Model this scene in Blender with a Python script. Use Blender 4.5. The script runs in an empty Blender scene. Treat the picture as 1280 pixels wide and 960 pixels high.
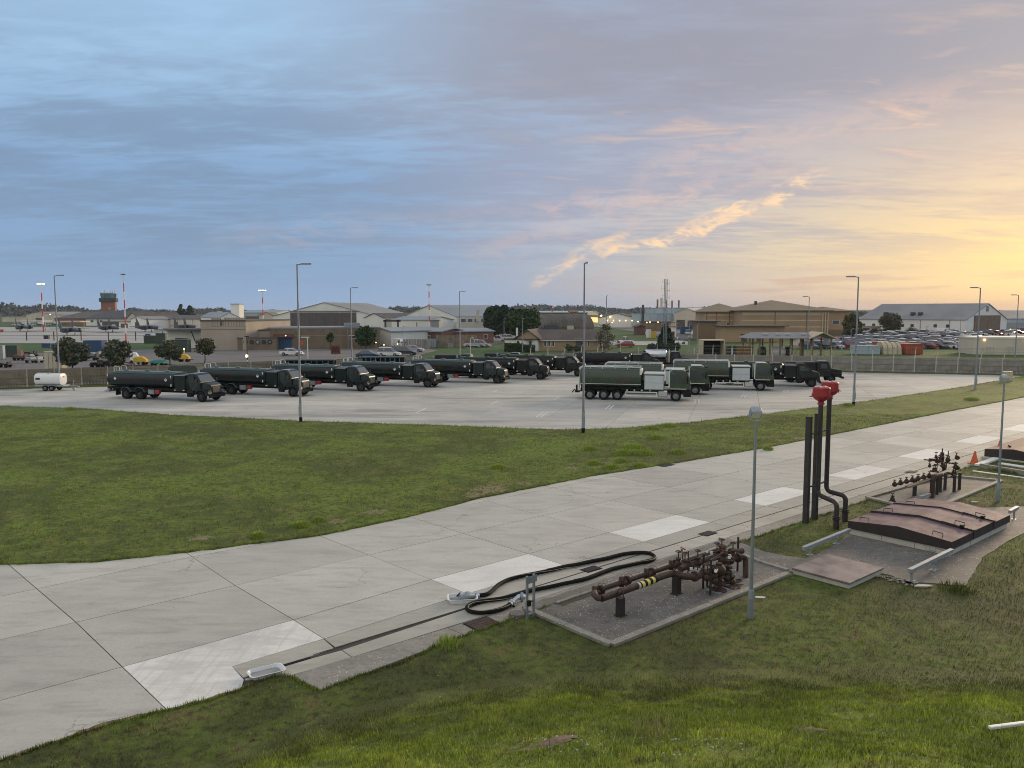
import bpy, bmesh, math, random
import numpy as np
from mathutils import Vector, Matrix
random.seed(7); rng = np.random.default_rng(7)
S = bpy.context.scene; COL = S.collection
R = math.radians
# ------------------------------------------------------------------ camera
F = 1000.0; CH = 8.6; PITCH = math.atan(91 / F)
cam_d = bpy.data.cameras.new('camera'); cam = bpy.data.objects.new('camera', cam_d); COL.objects.link(cam)
cam.location = (0, 0, CH); cam.rotation_euler = (math.pi / 2 - PITCH, 0, 0)
cam_d.sensor_width = 36; cam_d.lens = 36 * F / 1280; cam_d.clip_start = 0.1; cam_d.clip_end = 20000
S.camera = cam
S.cycles.filter_width = 1.0
S.render.resolution_x = 1024; S.render.resolution_y = 768
S.view_settings.view_transform = 'Standard'; S.view_settings.look = 'None'; S.view_settings.gamma = 1
S.view_settings.exposure = 0.36
SUN_AZ = R(42); SUN_EL = R(12)
# ------------------------------------------------------------------ sun
sd = bpy.data.lights.new('sun', 'SUN'); sd.energy = 2.1; sd.angle = R(16); sd.color = (1.0, .76, .50)
so = bpy.data.objects.new('sun', sd); COL.objects.link(so)
sv = Vector((math.sin(SUN_AZ) * math.cos(SUN_EL), math.cos(SUN_AZ) * math.cos(SUN_EL), math.sin(SUN_EL)))
so.rotation_euler = sv.to_track_quat('Z', 'Y').to_euler(); so.location = sv * 300
# ------------------------------------------------------------------ sky
def srgb(r, g, b):
    f = lambda c: (c / 255 / 12.92) if c / 255 <= .04045 else ((c / 255 + .055) / 1.055) ** 2.4
    return (f(r), f(g), f(b), 1)
class NT:
    def __init__(s, t): s.t = t; s.n = t.nodes; s.l = t.links
    def new(s, ty, **k):
        n = s.n.new(ty)
        for a, v in k.items(): setattr(n, a, v)
        return n
    def put(s, sock, v):
        if hasattr(v, 'is_output'): s.l.new(v, sock)
        else:
            if isinstance(v, tuple) and len(v) == 3 and sock.type == 'RGBA': v = v + (1,)
            sock.default_value = v
    def m(s, op, a, b=0.0, c=None, clamp=False):
        n = s.new('ShaderNodeMath', operation=op, use_clamp=clamp); s.put(n.inputs[0], a); s.put(n.inputs[1], b)
        if c is not None: s.put(n.inputs[2], c)
        return n.outputs[0]
    def mix(s, f, a, b, mode='MIX'):
        n = s.new('ShaderNodeMix', data_type='RGBA', blend_type=mode, clamp_factor=True)
        s.put(n.inputs[0], f); s.put(n.inputs[6], a); s.put(n.inputs[7], b); return n.outputs[2]
    def ramp(s, f, stops, ease='LINEAR'):
        n = s.new('ShaderNodeValToRGB'); n.color_ramp.interpolation = ease
        e = n.color_ramp.elements
        while len(e) < len(stops): e.new(.5)
        for i, (p, c) in enumerate(stops):
            e[i].position = p; e[i].color = c if len(c) == 4 else tuple(c) + (1,)
        s.put(n.inputs[0], f); return n.outputs[0]
    def noise(s, vec, scale, detail=4, rough=.5, dist=0.0, out=0):
        n = s.new('ShaderNodeTexNoise'); s.put(n.inputs['Vector'], vec) if vec is not None else None
        n.inputs['Scale'].default_value = scale; n.inputs['Detail'].default_value = detail
        n.inputs['Roughness'].default_value = rough; n.inputs['Distortion'].default_value = dist
        return n.outputs[out]
    def smooth(s, v, a, b):
        n = s.new('ShaderNodeMapRange', interpolation_type='SMOOTHSTEP'); s.put(n.inputs[0], v)
        n.inputs[1].default_value = a; n.inputs[2].default_value = b; return n.outputs[0]
    def mapping(s, vec, scale=(1, 1, 1), rot=(0, 0, 0), loc=(0, 0, 0)):
        n = s.new('ShaderNodeMapping'); s.put(n.inputs[0], vec)
        n.inputs[1].default_value = loc; n.inputs[2].default_value = rot; n.inputs[3].default_value = scale; return n.outputs[0]
    def comb(s, x, y, z):
        n = s.new('ShaderNodeCombineXYZ'); s.put(n.inputs[0], x); s.put(n.inputs[1], y); s.put(n.inputs[2], z); return n.outputs[0]

def make_world():
    w = bpy.data.worlds.new('World'); S.world = w; w.use_nodes = True
    g = NT(w.node_tree); g.n.clear()
    tc = g.new('ShaderNodeTexCoord').outputs['Generated']
    nrm = g.new('ShaderNodeVectorMath', operation='NORMALIZE'); g.put(nrm.inputs[0], tc)
    sp = g.new('ShaderNodeSeparateXYZ'); g.put(sp.inputs[0], nrm.outputs[0]); x, y, z = sp.outputs
    el = g.m('DIVIDE', g.m('ARCSINE', z), math.pi / 2)                     # -1..1 of 90 deg
    az = g.m('ARCTAN2', x, y)                                            # radians, 0 = ahead, + right
    dot = g.m('ADD', g.m('MULTIPLY', x, math.sin(SUN_AZ)), g.m('MULTIPLY', y, math.cos(SUN_AZ)))
    hl = g.m('SQRT', g.m('ADD', g.m('MULTIPLY', x, x), g.m('MULTIPLY', y, y)))
    t = g.m('DIVIDE', g.m('ARCCOSINE', g.m('DIVIDE', dot, g.m('MAXIMUM', hl, .0001)), 0), math.pi, clamp=True)
    d = g.m('ADD', el, 0.0, clamp=True)
    # elevation ramps (position 1 = zenith); 0.1 = 9 deg, 0.24 = 22 deg (top of the frame)
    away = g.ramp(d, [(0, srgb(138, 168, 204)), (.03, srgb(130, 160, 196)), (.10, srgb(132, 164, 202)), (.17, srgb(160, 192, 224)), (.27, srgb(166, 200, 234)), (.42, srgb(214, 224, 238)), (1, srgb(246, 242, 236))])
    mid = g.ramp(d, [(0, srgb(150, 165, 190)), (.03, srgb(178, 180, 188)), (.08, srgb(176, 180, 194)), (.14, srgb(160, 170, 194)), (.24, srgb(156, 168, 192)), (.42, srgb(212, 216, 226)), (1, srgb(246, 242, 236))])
    near = g.ramp(d, [(0, srgb(208, 172, 140)), (.02, srgb(232, 200, 150)), (.04, srgb(244, 210, 144)), (.07, srgb(232, 202, 156)), (.105, srgb(206, 186, 168)), (.15, srgb(184, 168, 168)), (.25, srgb(152, 150, 166)), (.42, srgb(212, 208, 208)), (1, srgb(246, 242, 236))])
    a = g.smooth(t, .17, .30); b = g.smooth(t, .03, .235)
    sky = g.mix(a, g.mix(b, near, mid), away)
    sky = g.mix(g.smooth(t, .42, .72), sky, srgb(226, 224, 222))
    # cloud plane coordinates: streaks that foreshorten to the horizon
    zz = g.m('ADD', g.m('MAXIMUM', z, 0.0), .09)
    px = g.m('DIVIDE', x, zz); py = g.m('DIVIDE', y, zz)
    cp = g.comb(px, py, 0.0)
    n1 = g.noise(g.mapping(cp, (.30, .75, 1), (0, 0, R(18)), (3.1, 1.7, 0)), 1.6, 8, .56, .35)
    n2 = g.noise(g.mapping(cp, (.5, 1.1, 1), (0, 0, R(-12)), (7.3, 2.2, 0)), 3.4, 9, .6, .5)
    n3 = g.noise(g.mapping(cp, (.9, 2.2, 1), (0, 0, R(8)), (1.3, 5.2, 0)), 5.0, 9, .62, .5)
    nn = g.m('ADD', g.m('ADD', g.m('MULTIPLY', n1, .5), g.m('MULTIPLY', n2, .3)), g.m('MULTIPLY', n3, .2))
    # grey-blue cloud deck: more of it low on the left and across the middle
    cov = g.smooth(nn, .42, .56)
    vis = g.smooth(d, .01, .06)
    lowdeck = g.m('SUBTRACT', 1.0, g.smooth(d, .13, .21))
    covl = g.m('MULTIPLY', cov, g.m('ADD', .24, g.m('MULTIPLY', lowdeck, .68)))
    dark_c = g.mix(g.smooth(t, .20, .34), g.mix(g.smooth(t, .04, .17), srgb(190, 168, 158), srgb(150, 155, 178)), srgb(120, 142, 170))
    sky = g.mix(g.m('MULTIPLY', g.m('MULTIPLY', g.m('MULTIPLY', covl, vis), g.m('SUBTRACT', 1.0, g.smooth(t, .5, .75))), .78), sky, dark_c)
    # mauve deck over the right and centre
    deck = g.m('MULTIPLY', g.smooth(d, .11, .17), g.m('SUBTRACT', 1.0, g.smooth(t, .20, .35)))
    deckn = g.m('MULTIPLY', deck, g.smooth(nn, .34, .54))
    sky = g.mix(g.m('MULTIPLY', deckn, .85), sky, srgb(150, 150, 163))
    # light wisps
    wis = g.m('MULTIPLY', g.smooth(n2, .54, .70), g.m('SUBTRACT', 1.0, g.smooth(t, .14, .26)))
    wis = g.m('MULTIPLY', wis, g.m('MULTIPLY', vis, g.m('SUBTRACT', 1.0, g.smooth(d, .14, .24))))
    sky = g.mix(g.m('MULTIPLY', wis, .55), sky, srgb(238, 200, 172))
    # bright torn streak climbing to the right:  elevation (deg/90) along azimuth
    azd = g.m('MULTIPLY', az, 180 / math.pi); eld = g.m('MULTIPLY', el, 90.0)
    wob = g.noise(g.comb(g.m('MULTIPLY', azd, .16), g.m('MULTIPLY', eld, .35), 0.0), 1.0, 7, .6, .4)
    wob2 = g.noise(g.comb(g.m('MULTIPLY', azd, .5), g.m('MULTIPLY', eld, 1.3), 3.0), 1.0, 6, .65, .6)
    def streak(a0, e0, a1, e1, wdt, amp, curve=0.0):
        k = (e1 - e0) / (a1 - a0)
        u = g.m('DIVIDE', g.m('SUBTRACT', azd, a0), a1 - a0)
        line = g.m('ADD', g.m('MULTIPLY', g.m('SUBTRACT', azd, a0), k), e0)
        if curve: line = g.m('ADD', line, g.m('MULTIPLY', g.m('MULTIPLY', u, g.m('SUBTRACT', 1.0, u)), curve))
        dist = g.m('SUBTRACT', g.m('ADD', eld, g.m('MULTIPLY', g.m('SUBTRACT', wob, .5), 3.6)), line)
        dist = g.m('ADD', dist, g.m('MULTIPLY', g.m('SUBTRACT', wob2, .5), 1.9))
        up = g.m('SUBTRACT', 1.0, g.smooth(g.m('ABSOLUTE', dist), 0.0, wdt))
        ends = g.m('MULTIPLY', g.smooth(u, -.08, .12), g.m('SUBTRACT', 1.0, g.smooth(u, .85, 1.1)))
        return g.m('MULTIPLY', g.m('MULTIPLY', up, ends), g.m('MULTIPLY', g.smooth(wob2, .34, .60), amp))
    c1 = srgb(255, 214, 170); c2 = srgb(240, 196, 172)
    for s_, c_ in ((streak(6.0, 3.7, 21, 9.1, .60, .92, -1.4), c1), (streak(1.5, 2.0, 8.5, 5.4, .7, .60, .5), c1), (streak(-3, 4.2, 19, 9.6, 1.4, .20), c2), (streak(2, 7.2, 14, 8.6, 1.0, .28), c2),
                   (streak(8, 9.4, 30, 13.5, 1.8, .24), c2), (streak(29, 20.2, 36, 22.5, 1.2, .95), srgb(255, 214, 165)), (streak(-20, 5.0, 4, 7.5, 1.3, .10), c2)):
        sky = g.mix(s_, sky, c_)
    # low dark bars in front of the glow, right
    bars = g.m('MULTIPLY', g.smooth(g.noise(g.comb(g.m('MULTIPLY', azd, .11), g.m('MULTIPLY', eld, 1.5), 9.0), 1.0, 6, .55, .3), .50, .62), g.m('MULTIPLY', g.smooth(eld, .2, .9), g.m('SUBTRACT', 1.0, g.smooth(eld, 2.0, 3.2))))
    sky = g.mix(g.m('MULTIPLY', bars, g.m('MULTIPLY', g.m('SUBTRACT', 1.0, g.smooth(t, .12, .26)), .62)), sky, srgb(186, 158, 150))
    # glow around the hidden sun
    gl = g.m('MULTIPLY', g.m('SUBTRACT', 1.0, g.smooth(t, .0, .12)), g.m('SUBTRACT', 1.0, g.smooth(g.m('ABSOLUTE', g.m('SUBTRACT', eld, 3.0)), 0.3, 3.6)))
    sky = g.mix(g.m('MULTIPLY', gl, .42), sky, srgb(255, 218, 120))
    ns = g.new('ShaderNodeTexSky', sky_type='NISHITA', sun_disc=False); ns.sun_elevation = SUN_EL; ns.sun_rotation = SUN_AZ
    ns.altitude = 10; ns.air_density = 1; ns.dust_density = 1; ns.ozone_density = 1
    b1 = g.new('ShaderNodeBackground'); g.put(b1.inputs[0], ns.outputs[0]); b1.inputs[1].default_value = .05
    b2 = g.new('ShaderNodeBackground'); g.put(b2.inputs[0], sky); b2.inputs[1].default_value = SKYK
    mx = g.new('ShaderNodeMixShader'); mx.inputs[0].default_value = .88
    g.l.new(b1.outputs[0], mx.inputs[1]); g.l.new(b2.outputs[0], mx.inputs[2])
    o = g.new('ShaderNodeOutputWorld'); g.l.new(mx.outputs[0], o.inputs[0])
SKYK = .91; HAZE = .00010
make_world()
# ------------------------------------------------------------------ projection helpers: pixel of the 1280x960 photograph -> point in the place
def P(px, py, z=0.0):
    a = (px - 640) / F; b = (480 - py) / F
    dy = math.cos(PITCH) + b * math.sin(PITCH); dz = -math.sin(PITCH) + b * math.cos(PITCH)
    t = (z - CH) / dz
    return Vector((a * t, dy * t, z))
def Q(px, Y, z=0.0): return Vector(((px - 640) / F * Y, Y, z))         # at a known distance
def Z(py, Y): return CH + Y * (389 - py) / F
# ------------------------------------------------------------------ materials
M = {}
def mat(name, col, rough=.6, metal=0.0, var=.12, scale=3.0, bump=0.0, bscale=40.0, col2=None, rnd=0.0, emit=None, estr=1.0, spec=.5, coat=0.0):
    m = bpy.data.materials.new(name); m.use_nodes = True; g = NT(m.node_tree)
    bs = g.n['Principled BSDF']; bs.inputs['Roughness'].default_value = rough; bs.inputs['Metallic'].default_value = metal
    bs.inputs['Specular IOR Level'].default_value = spec
    if coat: bs.inputs['Coat Weight'].default_value = coat
    oc = g.new('ShaderNodeTexCoord').outputs['Object']
    c = tuple(col) + (1,); d2 = tuple(col2) + (1,) if col2 else tuple(x * (1 - 2 * var) for x in col) + (1,)
    n = g.noise(oc, scale, 6, .6)
    cc = g.mix(g.smooth(n, .35, .68), c, d2)
    if rnd:
        oi = g.new('ShaderNodeObjectInfo').outputs['Random']
        k = g.m('ADD', 1 - rnd, g.m('MULTIPLY', oi, 2 * rnd))
        cc = g.mix(1.0, cc, g.comb(k, k, k), 'MULTIPLY')
    g.put(bs.inputs['Base Color'], cc)
    g.put(bs.inputs['Roughness'], g.m('ADD', rough - .06, g.m('MULTIPLY', n, .12)))
    if bump:
        bn = g.new('ShaderNodeBump'); bn.inputs['Strength'].default_value = bump; bn.inputs['Distance'].default_value = .02
        g.put(bn.inputs['Height'], g.noise(oc, bscale, 5, .6)); g.put(bs.inputs['Normal'], bn.outputs[0])
    if emit: bs.inputs['Emission Color'].default_value = tuple(emit) + (1,); bs.inputs['Emission Strength'].default_value = estr
    M[name] = m; return m
def concrete(name, c1, c2, rnd, stripes=False, gritty=0.0, stain=.5, tyre=False):
    m = bpy.data.materials.new(name); m.use_nodes = True; g = NT(m.node_tree); bs = g.n['Principled BSDF']
    pos = g.new('ShaderNodeNewGeometry').outputs['Position']
    big = g.noise(g.mapping(pos, (1, 1, 1), (0, 0, R(-40))), .35, 6, .6, .4)
    med = g.noise(g.mapping(pos, (.5, 2.0, 1), (0, 0, R(-40))), 1.1, 8, .65, .5)
    fine = g.noise(pos, 14, 8, .8); grit = g.noise(pos, 60, 3, .7)
    cc = g.mix(g.smooth(g.m('ADD', g.m('MULTIPLY', big, .55), g.m('MULTIPLY', med, .45)), .36, .66), c1 + (1,), c2 + (1,))
    cc = g.mix(g.m('MULTIPLY', g.smooth(med, .50, .68), stain * .6), cc, tuple(x * .62 for x in c1) + (1,))
    cc = g.mix(g.m('MULTIPLY', g.smooth(fine, .44, .66), .42), cc, tuple(x * .66 for x in c1) + (1,))
    cc = g.mix(g.m('MULTIPLY', g.smooth(grit, .62, .80), .25 + gritty * .5), cc, (.62, .6, .55, 1))
    spots = g.smooth(g.noise(pos, 2.3, 5, .72, .3), .62, .70)
    cc = g.mix(g.m('MULTIPLY', spots, .30), cc, tuple(x * .5 for x in c1) + (1,))
    vc = g.new('ShaderNodeTexVoronoi', feature='DISTANCE_TO_EDGE'); wv = g.new('ShaderNodeVectorMath', operation='ADD'); g.put(wv.inputs[0], pos); g.put(wv.inputs[1], g.noise(pos, 1.5, 4, .6, out=1)); g.l.new(wv.outputs[0], vc.inputs['Vector']); vc.inputs['Scale'].default_value = .23
    crack = g.m('MULTIPLY', g.m('SUBTRACT', 1.0, g.smooth(vc.outputs['Distance'], .0, .006)), g.smooth(g.noise(pos, .22, 2, .5), .52, .58))
    cc = g.mix(g.m('MULTIPLY', crack, .6), cc, (.09, .085, .075, 1))
    if gritty:
        cc = g.mix(g.m('MULTIPLY', g.smooth(g.noise(pos, 6, 6, .7), .45, .62), gritty), cc, (.09, .085, .075, 1))
        v = g.new('ShaderNodeTexVoronoi'); g.put(v.inputs['Vector'], pos); v.inputs['Scale'].default_value = 11
        cc = g.mix(g.m('MULTIPLY', g.m('MULTIPLY', g.m('SUBTRACT', 1.0, g.smooth(v.outputs['Distance'], .12, .26)), g.smooth(g.noise(pos, 1.6, 3, .6), .46, .60)), .9), cc, (.62, .6, .54, 1))
    if tyre:
        ty = g.noise(g.mapping(pos, (.05, .42, 1), (0, 0, R(14))), 1.0, 8, .66, .5)
        cc = g.mix(g.m('MULTIPLY', g.m('MULTIPLY', g.smooth(ty, .46, .62), g.smooth(g.noise(pos, .06, 4, .6), .42, .6)), .75), cc, tuple(x * .42 for x in c1) + (1,))
        ty2 = g.noise(g.mapping(pos, (.05, .3, 1), (0, 0, R(14)), (4, 9, 0)), 1.0, 3, .5)
        cc = g.mix(g.m('MULTIPLY', g.smooth(ty2, .55, .62), .35), cc, tuple(min(1, x * 1.22) for x in c1) + (1,))
    if stripes:
        st = g.noise(g.mapping(pos, (6.5, .35, 1), (0, 0, R(-40))), 1.0, 4, .5)
        cc = g.mix(g.m('MULTIPLY', g.smooth(st, .48, .62), .4), cc, c2 + (1,))
    if rnd:
        oi = g.new('ShaderNodeObjectInfo').outputs['Random']; k = g.m('ADD', 1 - rnd, g.m('MULTIPLY', oi, 2 * rnd))
        cc = g.mix(1.0, cc, g.comb(k, k, g.m('ADD', g.m('MULTIPLY', k, .97), .03)), 'MULTIPLY')
    g.put(bs.inputs['Base Color'], cc); g.put(bs.inputs['Roughness'], g.m('ADD', .62, g.m('MULTIPLY', fine, .2)))
    bs.inputs['Specular IOR Level'].default_value = .35
    bn = g.new('ShaderNodeBump'); bn.inputs['Strength'].default_value = .35 + gritty; bn.inputs['Distance'].default_value = .01
    g.put(bn.inputs['Height'], g.m('ADD', fine, g.m('MULTIPLY', grit, .4))); g.put(bs.inputs['Normal'], bn.outputs[0])
    M[name] = m; return m
def grass_mat(name, base, dry, bright, island=False, k=1.0, dryamt=.8, low=None):
    m = bpy.data.materials.new(name); m.use_nodes = True; g = NT(m.node_tree); bs = g.n['Principled BSDF']
    pos = g.new('ShaderNodeNewGeometry').outputs['Position']
    a = g.noise(pos, .16, 7, .62, .6); b = g.noise(pos, .8, 7, .68, .4); c = g.noise(pos, 4.5, 6, .7); f = g.noise(pos, 26, 4, .7)
    cc = g.mix(g.smooth(g.m('ADD', g.m('MULTIPLY', a, .5), g.m('MULTIPLY', b, .5)), .43, .58), base + (1,), bright + (1,))
    cc = g.mix(g.m('MULTIPLY', g.smooth(g.m('ADD', g.m('MULTIPLY', b, .6), g.m('MULTIPLY', c, .4)), .50, .64), dryamt), cc, dry + (1,))
    cc = g.mix(g.smooth(c, .42, .7), cc, tuple(x * .55 for x in base) + (1,))
    if low:                       # the mown lawn's mix of plants carries on over the foot of the bank
        zz_ = g.new('ShaderNodeSeparateXYZ'); g.put(zz_.inputs[0], pos)
        lo_ = g.mix(g.m('MULTIPLY', g.smooth(b, .45, .6), .8), low + (1,), tuple(x * 1.7 for x in low) + (1,))
        cc = g.mix(g.smooth(g.m('ADD', zz_.outputs[2], g.m('MULTIPLY', g.m('SUBTRACT', b, .5), 2.2)), .15, 1.1), lo_, cc)
    if island:
        r_ = g.new('ShaderNodeNewGeometry').outputs['Random Per Island']
        cc = g.mix(1.0, cc, g.mix(r_, (.55, .60, .5, 1), (1.5, 1.45, 1.2, 1)), 'MULTIPLY')
        cc = g.mix(g.m('MULTIPLY', g.smooth(r_, .93, .95), .7), cc, (.34, .28, .13, 1))
    else:
        cc = g.mix(g.m('MULTIPLY', g.smooth(f, .5, .75), .45), cc, tuple(x * .4 for x in base) + (1,))
        bn = g.new('ShaderNodeBump'); bn.inputs['Strength'].default_value = 1.0; bn.inputs['Distance'].default_value = .06
        g.put(bn.inputs['Height'], g.m('ADD', g.m('ADD', c, g.m('MULTIPLY', f, .6)), g.m('MULTIPLY', b, 1.2))); g.put(bs.inputs['Normal'], bn.outputs[0])
    g.put(bs.inputs['Base Color'], cc); bs.inputs['Roughness'].default_value = .8; bs.inputs['Specular IOR Level'].default_value = .2
    M[name] = m; return m
grass_mat('lawn', (.072, .084, .025), (.18, .13, .068), (.115, .155, .028), dryamt=.95)
grass_mat('lawn_mid', (.095, .118, .026), (.21, .155, .070), (.16, .225, .03), dryamt=.95)
grass_mat('blades_mid', (.14, .185, .034), (.34, .26, .115), (.26, .35, .05), island=True, dryamt=.95)
grass_mat('bank_grass', (.13, .17, .035), (.24, .20, .09), (.20, .26, .045), dryamt=.8, low=(.078, .09, .026))
grass_mat('blades', (.105, .128, .032), (.30, .22, .105), (.19, .26, .038), island=True, dryamt=.9)
grass_mat('blades_bank', (.24, .30, .05), (.46, .40, .17), (.42, .50, .08), island=True, dryamt=.5, low=(.125, .148, .036))
grass_mat('far_grass', (.055, .10, .025), (.11, .11, .05), (.075, .135, .03))
concrete('slab', (.485, .475, .425), (.40, .39, .35), .12, stain=.7)
concrete('slab_light', (.72, .715, .68), (.62, .615, .58), .04, stain=.4)
concrete('slab_brushed', (.78, .77, .73), (.50, .49, .46), .03, stripes=True, stain=.3)
concrete('strip', (.43, .415, .36), (.33, .32, .28), .09)
concrete('apron_slab', (.485, .475, .43), (.40, .39, .35), .08, stain=.9, tyre=True)
concrete('old_concrete', (.19, .182, .165), (.10, .097, .088), .03, gritty=.6)
concrete('rough_kerb', (.30, .285, .245), (.22, .21, .18), .03, gritty=.3)
concrete('plinth', (.55, .54, .48), (.42, .42, .36), .04)
concrete('far_concrete', (.40, .39, .36), (.34, .33, .30), .03)
mat('asphalt', (.15, .138, .135), .85, var=.12, scale=.15, bump=.3)
mat('joint', (.055, .05, .042), .95)
mat('soil', (.20, .145, .095), .95, var=.25, scale=6, bump=1)
mat('dry_soil', (.25, .20, .11), .95, var=.25, scale=5, bump=1, col2=(.12, .12, .045))
mat('steel_grey', (.27, .31, .33), .45, .35, .08)
mat('lamp_pole', (.22, .24, .27), .45, .3, .08)
mat('galv', (.34, .38, .41), .5, .3, .12, 8)
mat('dark_metal', (.02, .02, .022), .5, .2)
mat('pipe', (.075, .047, .037), .65, 0, .2, 5, .2, spec=.25)
mat('vent_pipe', (.040, .036, .035), .55, .1, .2, 5, .15)
mat('red_paint', (.40, .030, .035), .45, 0, .2, 6)
mat('hatch_red', (.205, .142, .155), .65, 0, .16, 1.6, .25, 30, col2=(.115, .078, .088), spec=.2)
mat('hatch_black', (.030, .022, .022), .6, 0, .1)
mat('hatch_small', (.12, .092, .095), .5, 0, .2, 1.5, .15, 30, col2=(.24, .20, .19))
mat('rubber', (.010, .010, .011), .75, 0, .1, spec=.15)
mat('tyre', (.012, .012, .013), .85, 0, .15, spec=.2)
mat('rim', (.20, .21, .22), .5, .2)
mat('rim_dark', (.03, .034, .034), .5, .2)
mat('brass', (.55, .5, .42), .35, .7)
mat('white_plastic', (.72, .74, .75), .4, 0, .05)
mat('yellow', (.72, .60, .12), .5)
mat('black', (.008, .008, .008), .7, spec=.2)
mat('glass', (.045, .055, .065), .08, 0, .02, spec=.9)
mat('windscreen', (.11, .14, .16), .12, 0, .05, spec=.7)
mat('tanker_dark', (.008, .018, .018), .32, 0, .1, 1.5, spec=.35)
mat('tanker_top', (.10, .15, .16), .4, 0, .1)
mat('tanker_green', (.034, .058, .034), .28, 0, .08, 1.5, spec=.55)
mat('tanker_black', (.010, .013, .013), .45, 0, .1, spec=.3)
mat('rail_white', (.66, .68, .64), .4, 0, .05)
mat('cabinet', (.48, .53, .53), .4, 0, .04)
mat('red_letters', (.085, .012, .009), .6)
mat('placard', (.75, .74, .74), .5, 0, .02)
mat('orange', (.85, .20, .03), .4)
mat('grille', (.05, .04, .028), .5)
mat('chrome', (.62, .64, .66), .22, .9, .04)
mat('white_paint', (.74, .75, .74), .35, 0, .04, coat=.2)
mat('fence_wood', (.235, .19, .14), .85, 0, .18, .9, .4, rnd=.14)
mat('fence_grey', (.26, .245, .22), .85, 0, .15, .9, .4, rnd=.12)
mat('fence_post', (.40, .34, .26), .85, 0, .12)
mat('conc_post', (.50, .48, .42), .8, 0, .1)
mat('wire', (.20, .21, .21), .6, .4)
mat('bark', (.07, .055, .04), .9, 0, .2, 6, .6)
mat('wall_white', (.76, .75, .70), .75, 0, .06, .1)
mat('wall_cream', (.58, .52, .42), .8, 0, .08, .1)
mat('wall_beige', (.40, .345, .275), .8, 0, .08, .2)
mat('wall_tan', (.39, .265, .15), .75, 0, .08, .1)
mat('wall_tan_dark', (.21, .145, .085), .8, 0, .08)
mat('wall_tan_light', (.52, .45, .31), .8, 0, .08)
mat('wall_brick', (.25, .12, .075), .85, 0, .15, .8)
mat('wall_brown', (.205, .155, .10), .85, 0, .12, .5)
mat('wall_redbrown', (.15, .075, .06), .85, 0, .15, .5)
mat('wall_grey', (.30, .30, .30), .8, 0, .1)
mat('wall_blue', (.36, .44, .48), .6, 0, .06, .1)
mat('roof_grey', (.24, .245, .25), .7, 0, .1, .1)
mat('roof_bluegrey', (.24, .275, .30), .6, 0, .08, .05)
mat('roof_brown', (.10, .085, .072), .8, 0, .15, .3)
mat('roof_tan', (.20, .155, .095), .7, 0, .08, .1)
mat('roof_dark', (.06, .06, .066), .8, 0, .12, .3)
mat('door_brown', (.10, .085, .078), .8, 0, .1, .3)
mat('door_tan', (.20, .135, .085), .8, 0, .1, .3)
mat('shelter_roof', (.115, .100, .082), .85, 0, .2, .25, col2=(.07, .062, .052))
mat('container_green', (.035, .065, .05), .6)
mat('container_blue', (.02, .075, .17), .6)
mat('container_orange', (.42, .085, .035), .7)
mat('olive', (.045, .06, .045), .75)
mat('teal', (.03, .24, .20), .6)
mat('sheet_yellow', (.62, .40, .03), .6)
mat('timber', (.33, .19, .09), .8)
mat('jet_grey', (.045, .058, .072), .55, .1)
mat('jet_light', (.34, .38, .42), .5, .1)
mat('mast_white', (.72, .72, .70), .5, 0, .04)
mat('mast_red', (.55, .05, .03), .5, 0, .04)
mat('tower_brick', (.30, .125, .075), .8, 0, .1)
mat('tower_glass', (.10, .20, .24), .1, 0, .05)
mat('lit_warm', (.9, .8, .5), .5, emit=(1, .66, .26), estr=3.2)
mat('flood', (1, 1, .9), .5, emit=(1, .72, .32), estr=6)
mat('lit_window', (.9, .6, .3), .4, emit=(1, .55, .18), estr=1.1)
mat('cone', (.55, .11, .035), .6)
mat('cone_red', (.75, .04, .03), .5)
def foliage(name, c1, c2, c3):
    m = bpy.data.materials.new(name); m.use_nodes = True; g = NT(m.node_tree); bs = g.n['Principled BSDF']
    r_ = g.new('ShaderNodeNewGeometry').outputs['Random Per Island']; pos = g.new('ShaderNodeNewGeometry').outputs['Position']
    cc = g.mix(r_, c1 + (1,), c2 + (1,)); cc = g.mix(g.m('MULTIPLY', g.smooth(g.noise(pos, .5, 4, .6), .48, .66), .7), cc, c3 + (1,))
    g.put(bs.inputs['Base Color'], cc); bs.inputs['Roughness'].default_value = .7; bs.inputs['Specular IOR Level'].default_value = .25
    M[name] = m
foliage('leaf_dark', (.014, .034, .016), (.034, .066, .030), (.045, .066, .026))
foliage('leaf_grey', (.055, .072, .045), (.12, .14, .090), (.15, .14, .075))
foliage('leaf_olive', (.055, .060, .025), (.10, .105, .045), (.13, .095, .04))
foliage('leaf_green', (.022, .055, .016), (.045, .095, .026), (.06, .08, .03))
foliage('leaf_far', (.030, .046, .040), (.038, .056, .047), (.044, .056, .044))
foliage('dry_stem', (.22, .17, .08), (.36, .30, .16), (.26, .24, .12))
foliage('weed', (.22, .30, .05), (.36, .42, .08), (.26, .34, .07))
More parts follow.
